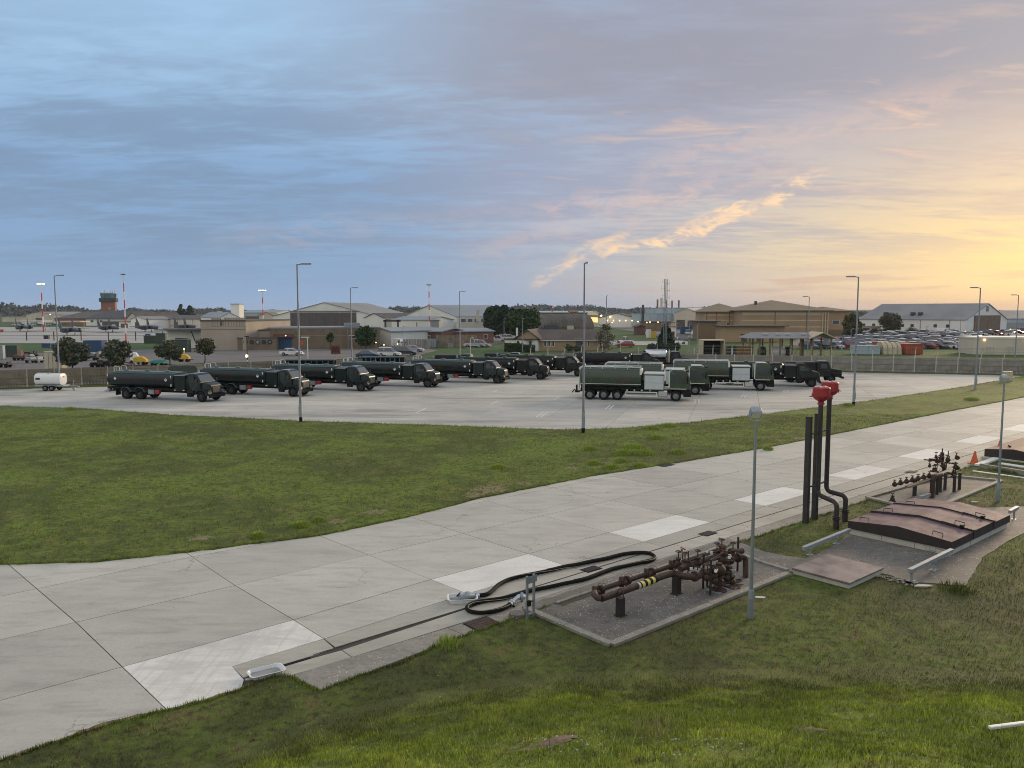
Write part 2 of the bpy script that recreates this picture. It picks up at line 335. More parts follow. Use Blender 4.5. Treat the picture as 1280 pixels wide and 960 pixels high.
# ------------------------------------------------------------------ mesh builder
class MB:
    def __init__(s): s.v = []; s.f = []; s.mi = []; s.sm = []
    def face(s, idx, mi=0, sm=False): s.f.append(tuple(idx)); s.mi.append(mi); s.sm.append(sm)
    def quad(s, a, b, c, d, mi=0):
        k = len(s.v); s.v += [tuple(a), tuple(b), tuple(c), tuple(d)]; s.face((k, k + 1, k + 2, k + 3), mi); return s
    def box(s, x0, x1, y0, y1, z0, z1, mi=0, rot=0, o=(0, 0)):
        k = len(s.v); c, n = math.cos(rot), math.sin(rot)
        for z in (z0, z1):
            for x, y in ((x0, y0), (x1, y0), (x1, y1), (x0, y1)):
                s.v.append((o[0] + x * c - y * n, o[1] + x * n + y * c, z) if rot or o != (0, 0) else (x, y, z))
        for q in ((3, 2, 1, 0), (4, 5, 6, 7), (0, 1, 5, 4), (1, 2, 6, 5), (2, 3, 7, 6), (3, 0, 4, 7)): s.face([k + i for i in q], mi)
        return s
    def loft(s, rings, mi=0, caps=True, sm=True, closed=True):
        n = len(rings[0]); k = len(s.v)
        for r in rings: s.v += [tuple(p) for p in r]
        for i in range(len(rings) - 1):
            for j in range(n if closed else n - 1):
                j2 = (j + 1) % n
                s.face((k + i * n + j, k + i * n + j2, k + (i + 1) * n + j2, k + (i + 1) * n + j), mi, sm)
        if caps:
            s.face([k + j for j in range(n)][::-1], mi); s.face([k + (len(rings) - 1) * n + j for j in range(n)], mi)
        return s
    def tube(s, pts, r, n=8, mi=0, caps=True, sm=True):
        pts = [Vector(p) for p in pts]; rr = r if isinstance(r, (list, tuple)) else [r] * len(pts)
        d0 = (pts[1] - pts[0]).normalized(); up = Vector((0, 0, 1)) if abs(d0.z) < .9 else Vector((1, 0, 0))
        u = d0.cross(up).normalized(); rings = []
        for i, p in enumerate(pts):
            d = (pts[min(i + 1, len(pts) - 1)] - pts[max(i - 1, 0)]).normalized()
            u = (u - d * u.dot(d)); u = u.normalized() if u.length > 1e-6 else d.orthogonal().normalized()
            w = d.cross(u)
            rings.append([p + (u * math.cos(2 * math.pi * j / n) + w * math.sin(2 * math.pi * j / n)) * rr[i] for j in range(n)])
        return s.loft(rings, mi, caps, sm)
    def cyl(s, p0, p1, r0, r1=None, n=12, mi=0, sm=True): return s.tube([p0, p1], [r0, r0 if r1 is None else r1], n, mi, True, sm)
    def slab(s, prof, mi=0):            # side profile (x, z, halfwidth) spread across y
        n = len(prof); k = len(s.v)
        for sg in (-1, 1):
            for x, z, h in prof: s.v.append((x, sg * h, z))
        s.face([k + i for i in range(n)], mi); s.face([k + n + i for i in range(n)][::-1], mi)
        for i in range(n):
            j = (i + 1) % n; s.face((k + j, k + i, k + n + i, k + n + j), mi)
        return s
    def prism(s, poly, z0, z1, mi=0):   # plan polygon, extruded up
        n = len(poly); k = len(s.v)
        s.v += [(p[0], p[1], z0) for p in poly] + [(p[0], p[1], z1) for p in poly]
        s.face([k + n + i for i in range(n)], mi); s.face([k + i for i in range(n)][::-1], mi)
        for i in range(n): j = (i + 1) % n; s.face((k + i, k + j, k + n + j, k + n + i), mi)
        return s
    def sphere(s, c, r, n=8, m=5, mi=0, sc=(1, 1, 1)):
        rings = []
        for i in range(m + 1):
            a = math.pi * i / m - math.pi / 2; rr = max(math.cos(a), .02) * r
            rings.append([(c[0] + rr * math.cos(2 * math.pi * j / n) * sc[0], c[1] + rr * math.sin(2 * math.pi * j / n) * sc[1], c[2] + math.sin(a) * r * sc[2]) for j in range(n)])
        return s.loft(rings, mi)
    def mesh(s, name, mats):
        me = bpy.data.meshes.new(name); me.from_pydata(s.v, [], s.f)
        for m in ([mats] if isinstance(mats, str) else mats): me.materials.append(M[m])
        me.polygons.foreach_set('material_index', s.mi); me.polygons.foreach_set('use_smooth', s.sm); me.update(); me.set_sharp_from_angle(angle=.75) if any(s.sm) else None; return me
    def build(s, name, mats, parent=None, bevel=0.0, loc=None, rz=0.0, fixn=True):
        me = s.mesh(name, mats)
        if fixn:
            b = bmesh.new(); b.from_mesh(me); bmesh.ops.recalc_face_normals(b, faces=b.faces)
            if bevel: bmesh.ops.bevel(b, geom=[e for e in b.edges if e.calc_face_angle(0) > .5], offset=bevel, segments=1, affect='EDGES', clamp_overlap=True)
            b.to_mesh(me); b.free()
        o = bpy.data.objects.new(name, me); COL.objects.link(o); o.parent = parent
        if loc is not None: o.location = loc
        o.rotation_euler[2] = rz
        return o
def tag(o, label=None, cat=None, group=None, kind=None):
    if label: o['label'] = label
    if cat: o['category'] = cat
    if group: o['group'] = group
    if kind: o['kind'] = kind
    return o
def thing(name, label, cat, loc=(0, 0, 0), rz=0.0, group=None):
    o = bpy.data.objects.new(name, None); COL.objects.link(o); o.location = loc; o.rotation_euler[2] = rz; o.empty_display_size = .2
    return tag(o, label, cat, group)
def dup(o, loc, rz, label=None, group=None, parent=None):
    c = o.copy(); COL.objects.link(c)
    if parent is None: c.location = loc; c.rotation_euler[2] = rz
    else: c.parent = parent
    if label: c['label'] = label
    if group: c['group'] = group
    for ch in list(o.children): dup(ch, None, None, parent=c)
    return c
def raw_mesh(name, verts, tris, mats, mi=None, smooth=False):
    me = bpy.data.meshes.new(name); nv = len(verts); nt = len(tris)
    me.vertices.add(nv); me.vertices.foreach_set('co', np.asarray(verts, dtype=np.float32).ravel())
    me.loops.add(nt * 3); me.loops.foreach_set('vertex_index', np.asarray(tris, dtype=np.int32).ravel())
    me.polygons.add(nt); me.polygons.foreach_set('loop_start', np.arange(0, nt * 3, 3, dtype=np.int32))
    me.polygons.foreach_set('loop_total', np.full(nt, 3, dtype=np.int32))
    for m in ([mats] if isinstance(mats, str) else mats): me.materials.append(M[m])
    if mi is not None: me.polygons.foreach_set('material_index', np.asarray(mi, dtype=np.int32))
    me.update(calc_edges=True); me.validate()
    o = bpy.data.objects.new(name, me); COL.objects.link(o); return o
# ================================================================== GROUND
from mathutils.geometry import tessellate_polygon
def sheet(name, pts, z, m, kind='structure', parent=None, thick=0.0):
    mb = MB(); pl = [(p[0], p[1]) for p in pts]
    tr = tessellate_polygon([[Vector((x, y, 0)) for x, y in pl]])
    mb.v = [(x, y, z) for x, y in pl]
    for t in tr: mb.face(t)
    if thick:
        n = len(pl); mb.v += [(x, y, z - thick) for x, y in pl]
        for i in range(n): j = (i + 1) % n; mb.face((i, i + n, j + n, j))
    o = mb.build(name, m, parent)
    me = o.data
    if not thick and me.polygons[0].normal.z < 0: me.flip_normals()
    if kind and not parent: tag(o, kind=kind)
    return o
def rough(pts, step=.35, amp=.05, closed=False, maxy=60):
    out = []
    for i in range(len(pts) - 1 + (1 if closed else 0)):
        a = Vector(pts[i][:2]); b = Vector(pts[(i + 1) % len(pts)][:2]); L = (b - a).length
        st = step if min(a.y, b.y) < maxy else step * 4
        n = max(1, int(L / st)); nrm = Vector((-(b - a).y, (b - a).x)) / max(L, 1e-6)
        for k in range(n):
            j = 0 if k == 0 and False else random.gauss(0, amp)
            out.append(a.lerp(b, k / n) + nrm * j)
    if not closed: out.append(Vector(pts[-1][:2]))
    return out
def inside(x, y, poly):
    c = False; n = len(poly)
    for i in range(n):
        x1, y1 = poly[i][0], poly[i][1]; x2, y2 = poly[(i + 1) % n][0], poly[(i + 1) % n][1]
        if (y1 > y) != (y2 > y) and x < (x2 - x1) * (y - y1) / (y2 - y1) + x1: c = not c
    return c
g0 = MB(); g0.quad((-3600, -300, -.02), (3600, -300, -.02), (3600, 3900, -.02), (-3600, 3900, -.02)); tag(g0.build('ground', 'far_grass'), kind='structure')
# lane frame: i along the lane (slab joints), j across it
LO = Vector((-8.96, 19.53)); LU = Vector((3.18, 2.73)); LV = Vector((-2.46, 2.59))
def LN(i, j): return LO + LU * i + LV * j
P2 = lambda px, py, z=0.0: P(px, py, z).to_2d()
JT = {(0, 0): P2(153, 835), (0, 1): P2(95, 779), (0, 2): P2(46, 737), (1, 0): P2(367, 776), (1, 1): P2(294, 733), (1, 2): P2(240, 697), (1, -.5): P2(405, 799.8)}
def J(i, j):
    if i >= 2: return LN(i, j)
    if i in (0, 1):
        if (i, j) in JT: return JT[(i, j)]
        d = JT[(i, 1)] - JT[(i, 0)]; return JT[(i, 0)] + d * j if j < 0 else JT[(i, 2)] + (JT[(i, 2)] - JT[(i, 1)]) * (j - 2)
    return J(0, j) + (J(0, j) - J(1, j)) * (-i)
bed = sheet('taxiway', [J(-4, -1.6), J(0, -1.5), LN(2, -1.18), LN(34, -1.18), LN(34, 4), J(2, 4), J(-1, 4), J(-4, 5)], .006, 'joint')
def slab(quad, m, name='slab', gap=.014, z=.03, parent=bed):
    c = sum((Vector(q) for q in quad), Vector((0, 0))) / len(quad)
    q2 = []
    n = len(quad)
    for k in range(n):
        p = Vector(quad[k]); e1 = (Vector(quad[(k + 1) % n]) - p).normalized(); e0 = (Vector(quad[k - 1]) - p).normalized()
        q2.append(p + (e1 + e0) * gap - c)
    mb = MB(); mb.prism([(q.x, q.y) for q in q2], -.03, 0)
    o = mb.build(name, m, parent, loc=(c.x, c.y, z + random.uniform(-.002, .002))); return o
j0 = lambda i: min(-.44, -.525 + .012 * i)
j1 = lambda i: min(-.715, -.772 + .009 * i)
j2 = lambda i: min(-.94, -1.01 + .012 * i)
j3 = lambda i: min(-1.16, -1.30 + .07 * i)
for i in range(-3, 33):
    for j in (0, 1, 2, 3):
        if j >= 3 and i > 1: continue
        if j == 2 and i > 30: continue
        q = [J(i, j), J(i + 1, j), J(i + 1, j + 1), J(i, j + 1)]
        slab(q, 'slab_light' if (i, j) in ((10, 1), (7, 2)) and False else 'slab')
    if i < 0: slab([J(i, -1.1), J(i + 1, -1.1), J(i + 1, 0), J(i, 0)], 'slab')
    elif i == 0:
        slab([J(0, -1.15), P2(301, 864), P2(305, 851), P2(289, 834.3), J(1, -.5), J(1, 0), J(0, 0)], 'slab_brushed')
    else: slab([LN(i, j0(i)) if i > 1 else J(1, -.5), LN(i + 1, j0(i + 1)), J(i + 1, 0), J(i, 0)], 'slab_light' if (i % 2 == 0 and i < 20) else 'slab')
# drain strips, slot drain and rough outer kerb
slab([P2(289.5, 834.3), P2(304, 849), P2(350, 833), P2(388, 821.5), P2(418, 811.5), J(1, -.5)], 'strip')
slab([P2(306, 852), P2(345, 846), P2(362, 846.5), P2(384, 839.5), P2(440, 823), P2(427, 814), P2(390, 824.5), P2(351, 836), P2(305, 850)], 'strip')
for i in range(1, 33):
    slab([P2(419, 810.5) if i == 1 else LN(i, j1(i) + .005), LN(i + 1, j1(i + 1) + .005), LN(i + 1, j0(i + 1)), LN(i, j0(i)) if i > 1 else J(1, -.5)], 'strip')
    slab([P2(440, 823) if i == 1 else LN(i + .12, j2(i)), LN(i + 1.12, j2(i + 1)), LN(i + 1.12, j1(i + 1) - .005), LN(i + .12, j1(i) - .005) if i > 1 else P2(427, 814)], 'strip')
slab([P2(363, 847), P2(401, 864.2), LN(1.5, j3(1.5)), LN(1.5, j2(1.5)), P2(440, 823), P2(384, 839.8)], 'rough_kerb', name='kerb_slab')
for i in range(0, 16):
    k = 1.5 + i * 2
    slab([LN(k, j3(k)), LN(k + 2, j3(k + 2)), LN(k + 2, j2(k + 2)), LN(k, j2(k))], 'rough_kerb', name='kerb_slab')
for k in range(150):
    a = P2(389, 823) if k == 0 else None; i0 = .66 + k * .21; i1 = i0 + .2; w = .010
    A1, B1 = LN(i0, j1(i0)), LN(i1, j1(i1)); d = (B1 - A1).normalized(); n_ = Vector((-d.y, d.x)) * w
    MB().quad((*(A1 - n_), .034), (*(B1 - n_), .034), (*(B1 + n_), .034), (*(A1 + n_), .034)).build('slot_drain', 'black', bed, fixn=False)
A1, B1 = P2(350, 834.5), P2(388, 823.5); d = (B1 - A1).normalized(); n_ = Vector((-d.y, d.x)) * .045
MB().quad((*(A1 - n_), .034), (*(B1 - n_), .034), (*(B1 + n_), .034), (*(A1 + n_), .034)).build('slot_drain', 'black', bed, fixn=False)
# near verge of soil and broken edging, left
e = rough([P2(-120, 1000), P2(0, 953), P2(70, 927), P2(130, 905), P2(203, 890), P2(262, 874), P2(310, 860)], .15, .03)
w_ = [p + Vector((.16, -.22)) for p in e]
sheet('soil_edge', e + [p + Vector((random.gauss(0, .03), random.gauss(0, .03))) for p in w_[::-1]], .046, 'soil')
# apron
apr_poly = [P2(-260, 506), P2(0, 508), P2(100, 511), P2(210, 519), P2(374, 527), P2(540, 532), P2(700, 538), P2(780, 536), P2(860, 529), P2(960, 518), P2(1100, 500), P2(1200, 485), P2(1290, 469), Vector((95, 104)), Vector((69, 106)), Vector((49, 111.5)), Vector((28, 120)), Vector((13, 123.5)), Vector((7, 121)), Vector((-14, 110)), Vector((-32.4, 100.3)), Vector((-40, 95.5)), Vector((-46, 91)), Vector((-54, 88)), Vector((-80, 84))]
grow = [Vector((p.x + (8 if p.x > 5 else -8) * (abs(p.x) > 20), p.y + (6 if p.y > 90 else -6))) for p in apr_poly]
ap_base = sheet('apron', grow, .008, 'joint')
fang = R(-16); fu = Vector((math.cos(fang), math.sin(fang))); fv = Vector((-fu.y, fu.x))
for a_ in range(-22, 24):
    for b_ in range(-8, 14):
        o_ = Vector((2, 82)) + fu * (a_ * 5.6) + fv * (b_ * 5.6)
        c_ = o_ + fu * 2.8 + fv * 2.8
        if inside(c_.x, c_.y, grow): slab([o_, o_ + fu * 5.6, o_ + fu * 5.6 + fv * 5.6, o_ + fv * 5.6], 'apron_slab', parent=ap_base, gap=.012)
# bay marks painted on the apron
mk = mat('paint_mark', (.68, .68, .66), .7)
for n_, (x0, y0, x1, y1) in enumerate([(613, 506, 622, 502), (673, 522, 682, 515.5), (692, 500, 700, 496), (759, 512, 765, 507), (871, 504, 871.5, 499.5), (928, 497, 932, 493), (980, 491, 984, 488.5), (519, 517, 533, 510.5), (616, 490.5, 622, 488)]):
    a = P2(x0, y0); b = P2(x1, y1); d = (b - a); w = Vector((-d.y, d.x)).normalized() * .07; d = d.normalized()
    mb = MB()
    for k_ in ((-.14, .14) if n_ in (1, 3, 4, 5, 6) else (0,)):
        s_ = w.normalized() * k_ * 1.2
        mb.quad((*(a - w + s_), .036), (*(b - w + s_), .036), (*(b + w + s_), .036), (*(a + w + s_), .036))
    mb.build('bay_mark', 'paint_mark', ap_base)
# median lawn between apron and taxiway
far_edge = [P2(-260, 706), P2(-80, 708), P2(0, 707), P2(120, 704), P2(233, 692), P2(310, 682), P2(397, 671.5), P2(512, 647), P2(600, 624), P2(700, 604), P2(740, 596), P2(860, 577), P2(960, 560), P2(1060, 540), P2(1180, 516), P2(1280, 497), LN(31, 1.75)]
m_out = rough(apr_poly[:13] + [Vector((100, 106))], .4, .07) + rough(far_edge[::-1], .3, .035)
median = sheet('median_lawn', m_out, .055, 'lawn_mid', thick=.06)
fence_pts = [Vector((-80, 76.6)), Vector((12.7, 126.7)), Vector((110, 95.5))]
far_v = [Vector((p.x, p.y)) for p in apr_poly[13:]]
verge = rough(far_v, .5, .12, maxy=200) + [fence_pts[0] + Vector((0, .5)), fence_pts[1] + Vector((0, .7)), fence_pts[2] + Vector((0, .5)), Vector((112, 99))]
sheet('fence_verge', verge, .058, 'lawn')
# near lawn
near_edge = [P2(-160, 1015) , P2(0, 956), P2(70, 931), P2(130, 910), P2(203, 893), P2(262, 877), P2(308, 862), P2(325, 855), P2(345, 848), P2(362, 848.5), P2(401, 865.5), P2(500, 831), P2(560, 804), P2(600, 790), P2(660, 769), LN(2.6, -1.17), LN(4.6, -1.15), LN(9, -1.14), LN(33, -1.14)]
n_out = rough(near_edge, .22, .035) + [Vector((140, 60)), Vector((140, -20)), Vector((-60, -20)), Vector((-60, 5))]
sheet('near_lawn', n_out, .06, 'lawn', thick=.06)
# the grassed bank under the camera
def toe(x):
    return 17.6 - .012 * (x - 8) ** 2 * (x > 8) - 3.6 / (1 + math.exp((x + 3.2) / 1.6)) - (0.6 * (-x - 4) if x < -4 else 0)
def bank_h(x, y):
    d = toe(x) - y; s = .9
    h = .385 * s * math.log1p(math.exp(d / s)) if d / s < 30 else .385 * d
    h += .10 * math.sin(x * .9 + y * .5) * min(1, max(0, d) / 3) + .05 * math.sin(x * 2.3 - y * 1.7) * min(1, max(0, d) / 2) + .03 * math.sin(x * 5.1 + y * 3.7) * min(1, max(0, d))
    return h - .05
bm_ = MB(); nx, ny = 190, 110
xs = [-22 + 52 * i / nx for i in range(nx + 1)]; ys = [-6 + 27 * j / ny for j in range(ny + 1)]
for yy in ys:
    for xx in xs: bm_.v.append((xx, yy, min(bank_h(xx, yy), 6.95)))
for j in range(ny):
    for i in range(nx): k = j * (nx + 1) + i; bm_.face((k, k + 1, k + nx + 2, k + nx + 1), 0, True)
tag(bm_.build('grass_bank', 'bank_grass', fixn=False), kind='structure')
def scatter(name, n, xr, yr, hr, w, material, zf, keep=None, lean=.5, segs=2, power=1.0):
    pts = []
    x = rng.uniform(*xr, n * 2); y = yr[0] + (yr[1] - yr[0]) * rng.random(n * 2) ** power
    m_ = np.abs(x / np.maximum(y, 1)) < .72
    x = x[m_]; y = y[m_]
    if keep is not None:
        kk = np.array([keep(a, b) for a, b in zip(x, y)], bool); x = x[kk]; y = y[kk]
    x = x[:n]; y = y[:n]; n = len(x)
    z = np.array([zf(a, b) for a, b in zip(x, y)])
    cl = .55 + .9 * (.5 + .5 * np.sin(x * 2.1 + np.sin(y * 1.7) * 2) * np.sin(y * 2.6 + x * .7))
    h = rng.uniform(*hr, n) * cl; th = rng.uniform(0, 6.283, n); la = rng.uniform(0, lean, n) * h; lt = rng.uniform(0, 6.283, n)
    ww = w * rng.uniform(.6, 1.4, n)
    cx, sx = np.cos(th) * ww, np.sin(th) * ww
    A_ = np.stack([x - cx, y - sx, z - .01], 1); B_ = np.stack([x + cx, y + sx, z - .01], 1)
    mx_ = x + np.cos(lt) * la * .35; my_ = y + np.sin(lt) * la * .35
    C_ = np.stack([mx_ + cx * .7, my_ + sx * .7, z + h * .55], 1); D_ = np.stack([mx_ - cx * .7, my_ - sx * .7, z + h * .55], 1)
    T_ = np.stack([x + np.cos(lt) * la, y + np.sin(lt) * la, z + h], 1)
    if segs == 1:
        V = np.stack([A_, B_, T_], 1).reshape(-1, 3); tr = np.arange(n * 3).reshape(-1, 3)
    else:
        V = np.stack([A_, B_, C_, D_, T_], 1).reshape(-1, 3); k = (np.arange(n) * 5)[:, None]
        tr = np.concatenate([k + np.array([[0, 1, 2]]), k + np.array([[0, 2, 3]]), k + np.array([[3, 2, 4]])], 1).reshape(-1, 3)
    return tag(raw_mesh(name, V, tr, material), kind='stuff')
BARE = []
def bare(x, y): return any(((x - a) / c) ** 2 + ((y - b) / d) ** 2 < .8 for a, b, c, d in BARE)
def on_bank(px, py):
    for k in range(400):
        zz = k * .02
        p = P(px, py, zz)
        if bank_h(p.x, p.y) <= zz + .012: return p
    return p
for cx, cy, rx, ry in ((695, 926, .38, .18), (875, 918, .6, .10), (1010, 912, .5, .08), (650, 940, .32, .18)):
    c = on_bank(cx, cy); BARE.append((c.x, c.y, rx, ry * 1.5))
scatter('bank_grass_blades', 150000, (-11, 14), (5.5, 18.6), (.03, .085), .006, 'blades_bank', bank_h, lambda x, y: random.random() < (toe(x) - y + .9) / 1.8 and not bare(x, y), .7, 2, .8)
scatter('bank_tall_grass', 1500, (-6, 12), (6, 16.0), (.12, .26), .005, 'blades_bank', bank_h, lambda x, y: y < toe(x) - .5 and math.sin(x * 1.9) * math.sin(y * 1.3 + 1) > .1, .8, 2, .8)
pads_uv = [(2.02, 4.1, -2.06, -1.1), (4.05, 4.66, -2.62, -2.0), (5.45, 6.9, -2.82, -1.72), (6.95, 9.15, -1.88, -1.05)]
HSP = [P2(*q) for q in ((898, 674), (924, 680), (956, 692), (984, 697.5), (1009, 700.5), (1039, 686), (1057, 673), (1100, 640), (1262, 636), (1300, 634), (1300, 660), (1262, 677), (1228, 700), (1207, 735), (1145, 731), (1101, 719), (1085, 728), (1063, 735), (988, 717), (960, 722), (930, 705))]
def lane_uv(x, y):
    d = Vector((x, y)) - LO; det = LU.x * LV.y - LU.y * LV.x
    return (d.x * LV.y - d.y * LV.x) / det, (LU.x * d.y - LU.y * d.x) / det
def near_ok(x, y):
    if y < toe(x) - .3: return False
    i, j = lane_uv(x, y)
    if i < 2.2: return inside(x, y, near_edge + [Vector((140, 60)), Vector((140, -20)), Vector((-60, -20))])
    if j > -1.17: return False
    if inside(x, y, HSP): return False
    for a, b, c, d in pads_uv:
        if a < i < b and c < j < d: return False
    return True
scatter('near_lawn_blades', 210000, (-13, 34), (10, 46), (.03, .075), .008, 'blades', lambda x, y: .06, near_ok, .8, 1, 1.25)
md = [Vector((p[0], p[1])) for p in m_out]
md_s = [(p.x, p.y) for p in (apr_poly[:13] + [Vector((100, 106))] + far_edge[::-1])]
scatter('median_lawn_blades', 150000, (-42, 40), (26, 66), (.03, .085), .014, 'blades_mid', lambda x, y: .055, lambda x, y: inside(x, y, md_s), .8, 1, 1.0)
def edge_tufts(name, poly, n, zf, m, off, hr=(.05, .13)):
    seg = [(Vector(a[:2]), Vector(b[:2])) for a, b in zip(poly, poly[1:])]; W = [(b - a).length / max(20, (a.y + b.y) / 2) for a, b in seg]; X = []
    for a, b in random.choices(seg, W, k=n):
        d = (b - a); q = a + d * random.random(); nr = Vector((-d.y, d.x)).normalized(); w = off + random.gauss(0, .035) + .03 * math.sin(q.x * 3.1) + .03 * math.sin(q.x * 7.3 + q.y * 5); X.append(q + nr * w)
    V = []; T = []
    for q in X:
        t = random.uniform(0, 6.28); w = random.uniform(.006, .014); h = random.uniform(*hr); l = random.uniform(0, .6) * h; a = random.uniform(0, 6.28); k = len(V); z = zf(q.x, q.y)
        V += [(q.x - w * math.cos(t), q.y - w * math.sin(t), z), (q.x + w * math.cos(t), q.y + w * math.sin(t), z), (q.x + l * math.cos(a), q.y + l * math.sin(a), z + h)]; T.append((k, k + 1, k + 2))
    tag(raw_mesh(name, V, T, m), kind='stuff')
edge_tufts('edge_grass', near_edge[1:19], 14000, lambda x, y: .045, 'blades', -.03)
edge_tufts('median_edge_grass', far_edge[1:], 14000, lambda x, y: .04, 'blades_mid', .03)
edge_tufts('apron_edge_grass', apr_poly[:13], 9000, lambda x, y: .04, 'blades_mid', -.05, (.06, .2))
dp = MB()
for cx, cy, rx, ry in ((612, 611, .9, .5), (590, 618, .5, .35), (655, 604, .5, .25), (470, 640, .7, .3), (716, 585, .5, .25), (420, 652, .5, .2), (760, 578, .5, .2), (1004, 548, .8, .3), (250, 672, .5, .2)):
    c = P(cx, cy, .058); k = len(dp.v); n = 30; dp.v.append((c.x, c.y, .062))
    for q in range(n): a = 6.283 * q / n; rr = random.uniform(.45, 1.25); dp.v.append((c.x + rx * rr * math.cos(a), c.y + ry * 2 * rr * math.sin(a), .0585))
    for q in range(n): dp.face((k, k + 1 + q, k + 1 + (q + 1) % n), 0, True)
tag(dp.build('bare_soil', 'dry_soil'), kind='stuff')
# weeds: yellow-green clumps on the median, and the dry tuft on the bank
def clump(c, n, r, h, w, material, name, label, cat, group=None):
    mb = MB()
    for _ in range(n):
        a = random.uniform(0, 6.28); rr = random.random() ** .7 * r; x = rr * math.cos(a); y = rr * math.sin(a)
        hh = h * random.uniform(.5, 1) * (1 - .45 * rr / r); l = random.uniform(.1, .5) * hh; t = random.uniform(0, 6.28)
        cx, cy = math.cos(t) * w, math.sin(t) * w; k = len(mb.v)
        mb.v += [(x - cx, y - cy, -.01), (x + cx, y + cy, -.01), (x + l * math.cos(a) * .4 + cx * .7, y + l * math.sin(a) * .4 + cy * .7, hh * .6), (x + l * math.cos(a) * .4 - cx * .7, y + l * math.sin(a) * .4 - cy * .7, hh * .6), (x + l * math.cos(a), y + l * math.sin(a), hh)]
        mb.face((k, k + 1, k + 2, k + 3)); mb.face((k + 3, k + 2, k + 4))
    o = mb.build(name, material, loc=c, fixn=False); return tag(o, label, cat, group)
for n_, (x, y, r) in enumerate([(791, 560, .8), (803, 567, .75), (780, 567, .7), (848, 566, .5), (776, 577, .35), (738, 562, .4), (742, 580, .35), (765, 585, .4), (623, 585, .4), (800, 583, .35), (322, 671, .3), (376, 658, .35), (398, 652, .25), (960, 562, .3), (820, 548, .5), (1060, 507, .5), (88, 512, .5), (835, 533, .7), (815, 536, .6), (1215, 500, .7)]):
    clump(P(x, y, .055), 300, r, .22 + r * .25, .022, 'weed', 'weed_clump', 'yellow-green weed clump on the middle lawn, ' + ['largest, in the middle of the group', 'right of the largest one', 'left of the largest one', 'alone right of the main group', 'small, nearest below the main group', 'left end, above the small ones', 'small, at the left below the main group', 'small, close to the taxiway edge', 'by the pale dry patch', 'small, between main group and taxiway', 'leftmost of the bottom left three', 'middle of the bottom left three', 'rightmost of the bottom left three', 'behind the nearer floodlight pole', 'behind the main group', 'at the foot of the arm-left lamp post', 'far left on the apron edge', 'on the apron edge, right one', 'on the apron edge, left one', 'far right under the lamp post'][n_], 'weed', 'weed clumps on the middle lawn')
clump(on_bank(826, 922), 110, .42, .50, .004, 'dry_stem', 'dry_grass_tuft', 'tall straw-coloured dry grass tuft on the near bank', 'grass tuft')
clump(on_bank(1120, 878), 60, .3, .28, .005, 'dry_stem', 'dry_grass_tuft', 'small pale dry grass tuft near the top edge of the near bank', 'grass tuft')
clump(P(560, 806, .06), 200, .38, .3, .01, 'weed', 'weed_clump', 'bright weed tuft against the rough concrete edging beside the hoses', 'weed')
clump(P(1197, 737, .06), 260, .6, .3, .01, 'blades', 'weed_clump', 'dark grass clump at the foot of the hard standing by the hatch rail', 'weed')
clump(P(780, 867, .06), 120, .3, .3, .01, 'weed', 'weed_clump', 'yellow weed clump at the toe of the near bank', 'weed')
stm = MB()
for _ in range(46):
    p = on_bank(random.uniform(560, 1278), random.uniform(895, 958)); h_ = random.uniform(.15, .38); a = random.uniform(0, 6.28); l = random.uniform(.05, .4) * h_
    stm.tube([p, p + Vector((l * .3 * math.cos(a), l * .3 * math.sin(a), h_ * .6)), p + Vector((l * math.cos(a), l * math.sin(a), h_))], [.004, .003, .0015], 4)
tag(stm.build('dry_stalks', 'dry_stem'), kind='stuff')
st = MB()
for _ in range(420):
    px = random.choice([random.uniform(640, 760), random.uniform(800, 930), random.uniform(300, 1270)]); py = random.uniform(905, 945) if px > 640 and px < 930 else random.uniform(800, 940)
    if py > 860: p = on_bank(px, py)
    else:
        p = P(px, py, .06)
        if not near_ok(p.x, p.y): continue
    r_ = random.uniform(.006, .022)
    st.sphere((p.x, p.y, p.z + r_ * .3), r_, 5, 3, 0, (1, random.uniform(.6, 1), .6))
tag(st.build('stones', 'plinth'), kind='stuff')
sp_ = MB()
for cx, cy, rx, ry in ((695, 926, .38, .18), (875, 918, .6, .10), (1010, 912, .5, .08), (650, 940, .32, .18)):
    c = on_bank(cx, cy); k = len(sp_.v); n = 26
    sp_.v.append((c.x, c.y, bank_h(c.x, c.y) + .03))
    for q in range(n):
        a = 6.283 * q / n; rr = random.uniform(.6, 1.2); x = c.x + rx * rr * math.cos(a); y = c.y + ry * rr * math.sin(a) * 1.5; sp_.v.append((x, y, bank_h(x, y) + .004))
    for q in range(n): sp_.face((k, k + 1 + q, k + 1 + (q + 1) % n), 0, True)
tag(sp_.build('bare_soil', 'soil'), kind='stuff')
for px, py, lab in ((1246, 913, 'white painted pipe end lying in the near bank grass at the right edge'),):
    a = on_bank(1236, 917); b = on_bank(1330, 905); d = (b - a)
    rl = MB(); rl.box(0, d.length, -.035, .035, 0, .05); o = rl.build('pipe', 'white_paint', bevel=.01, loc=a + Vector((0, 0, .07))); o.rotation_euler = (0, -math.asin(d.z / d.length), math.atan2(d.y, d.x)); tag(o, lab, 'pipe')
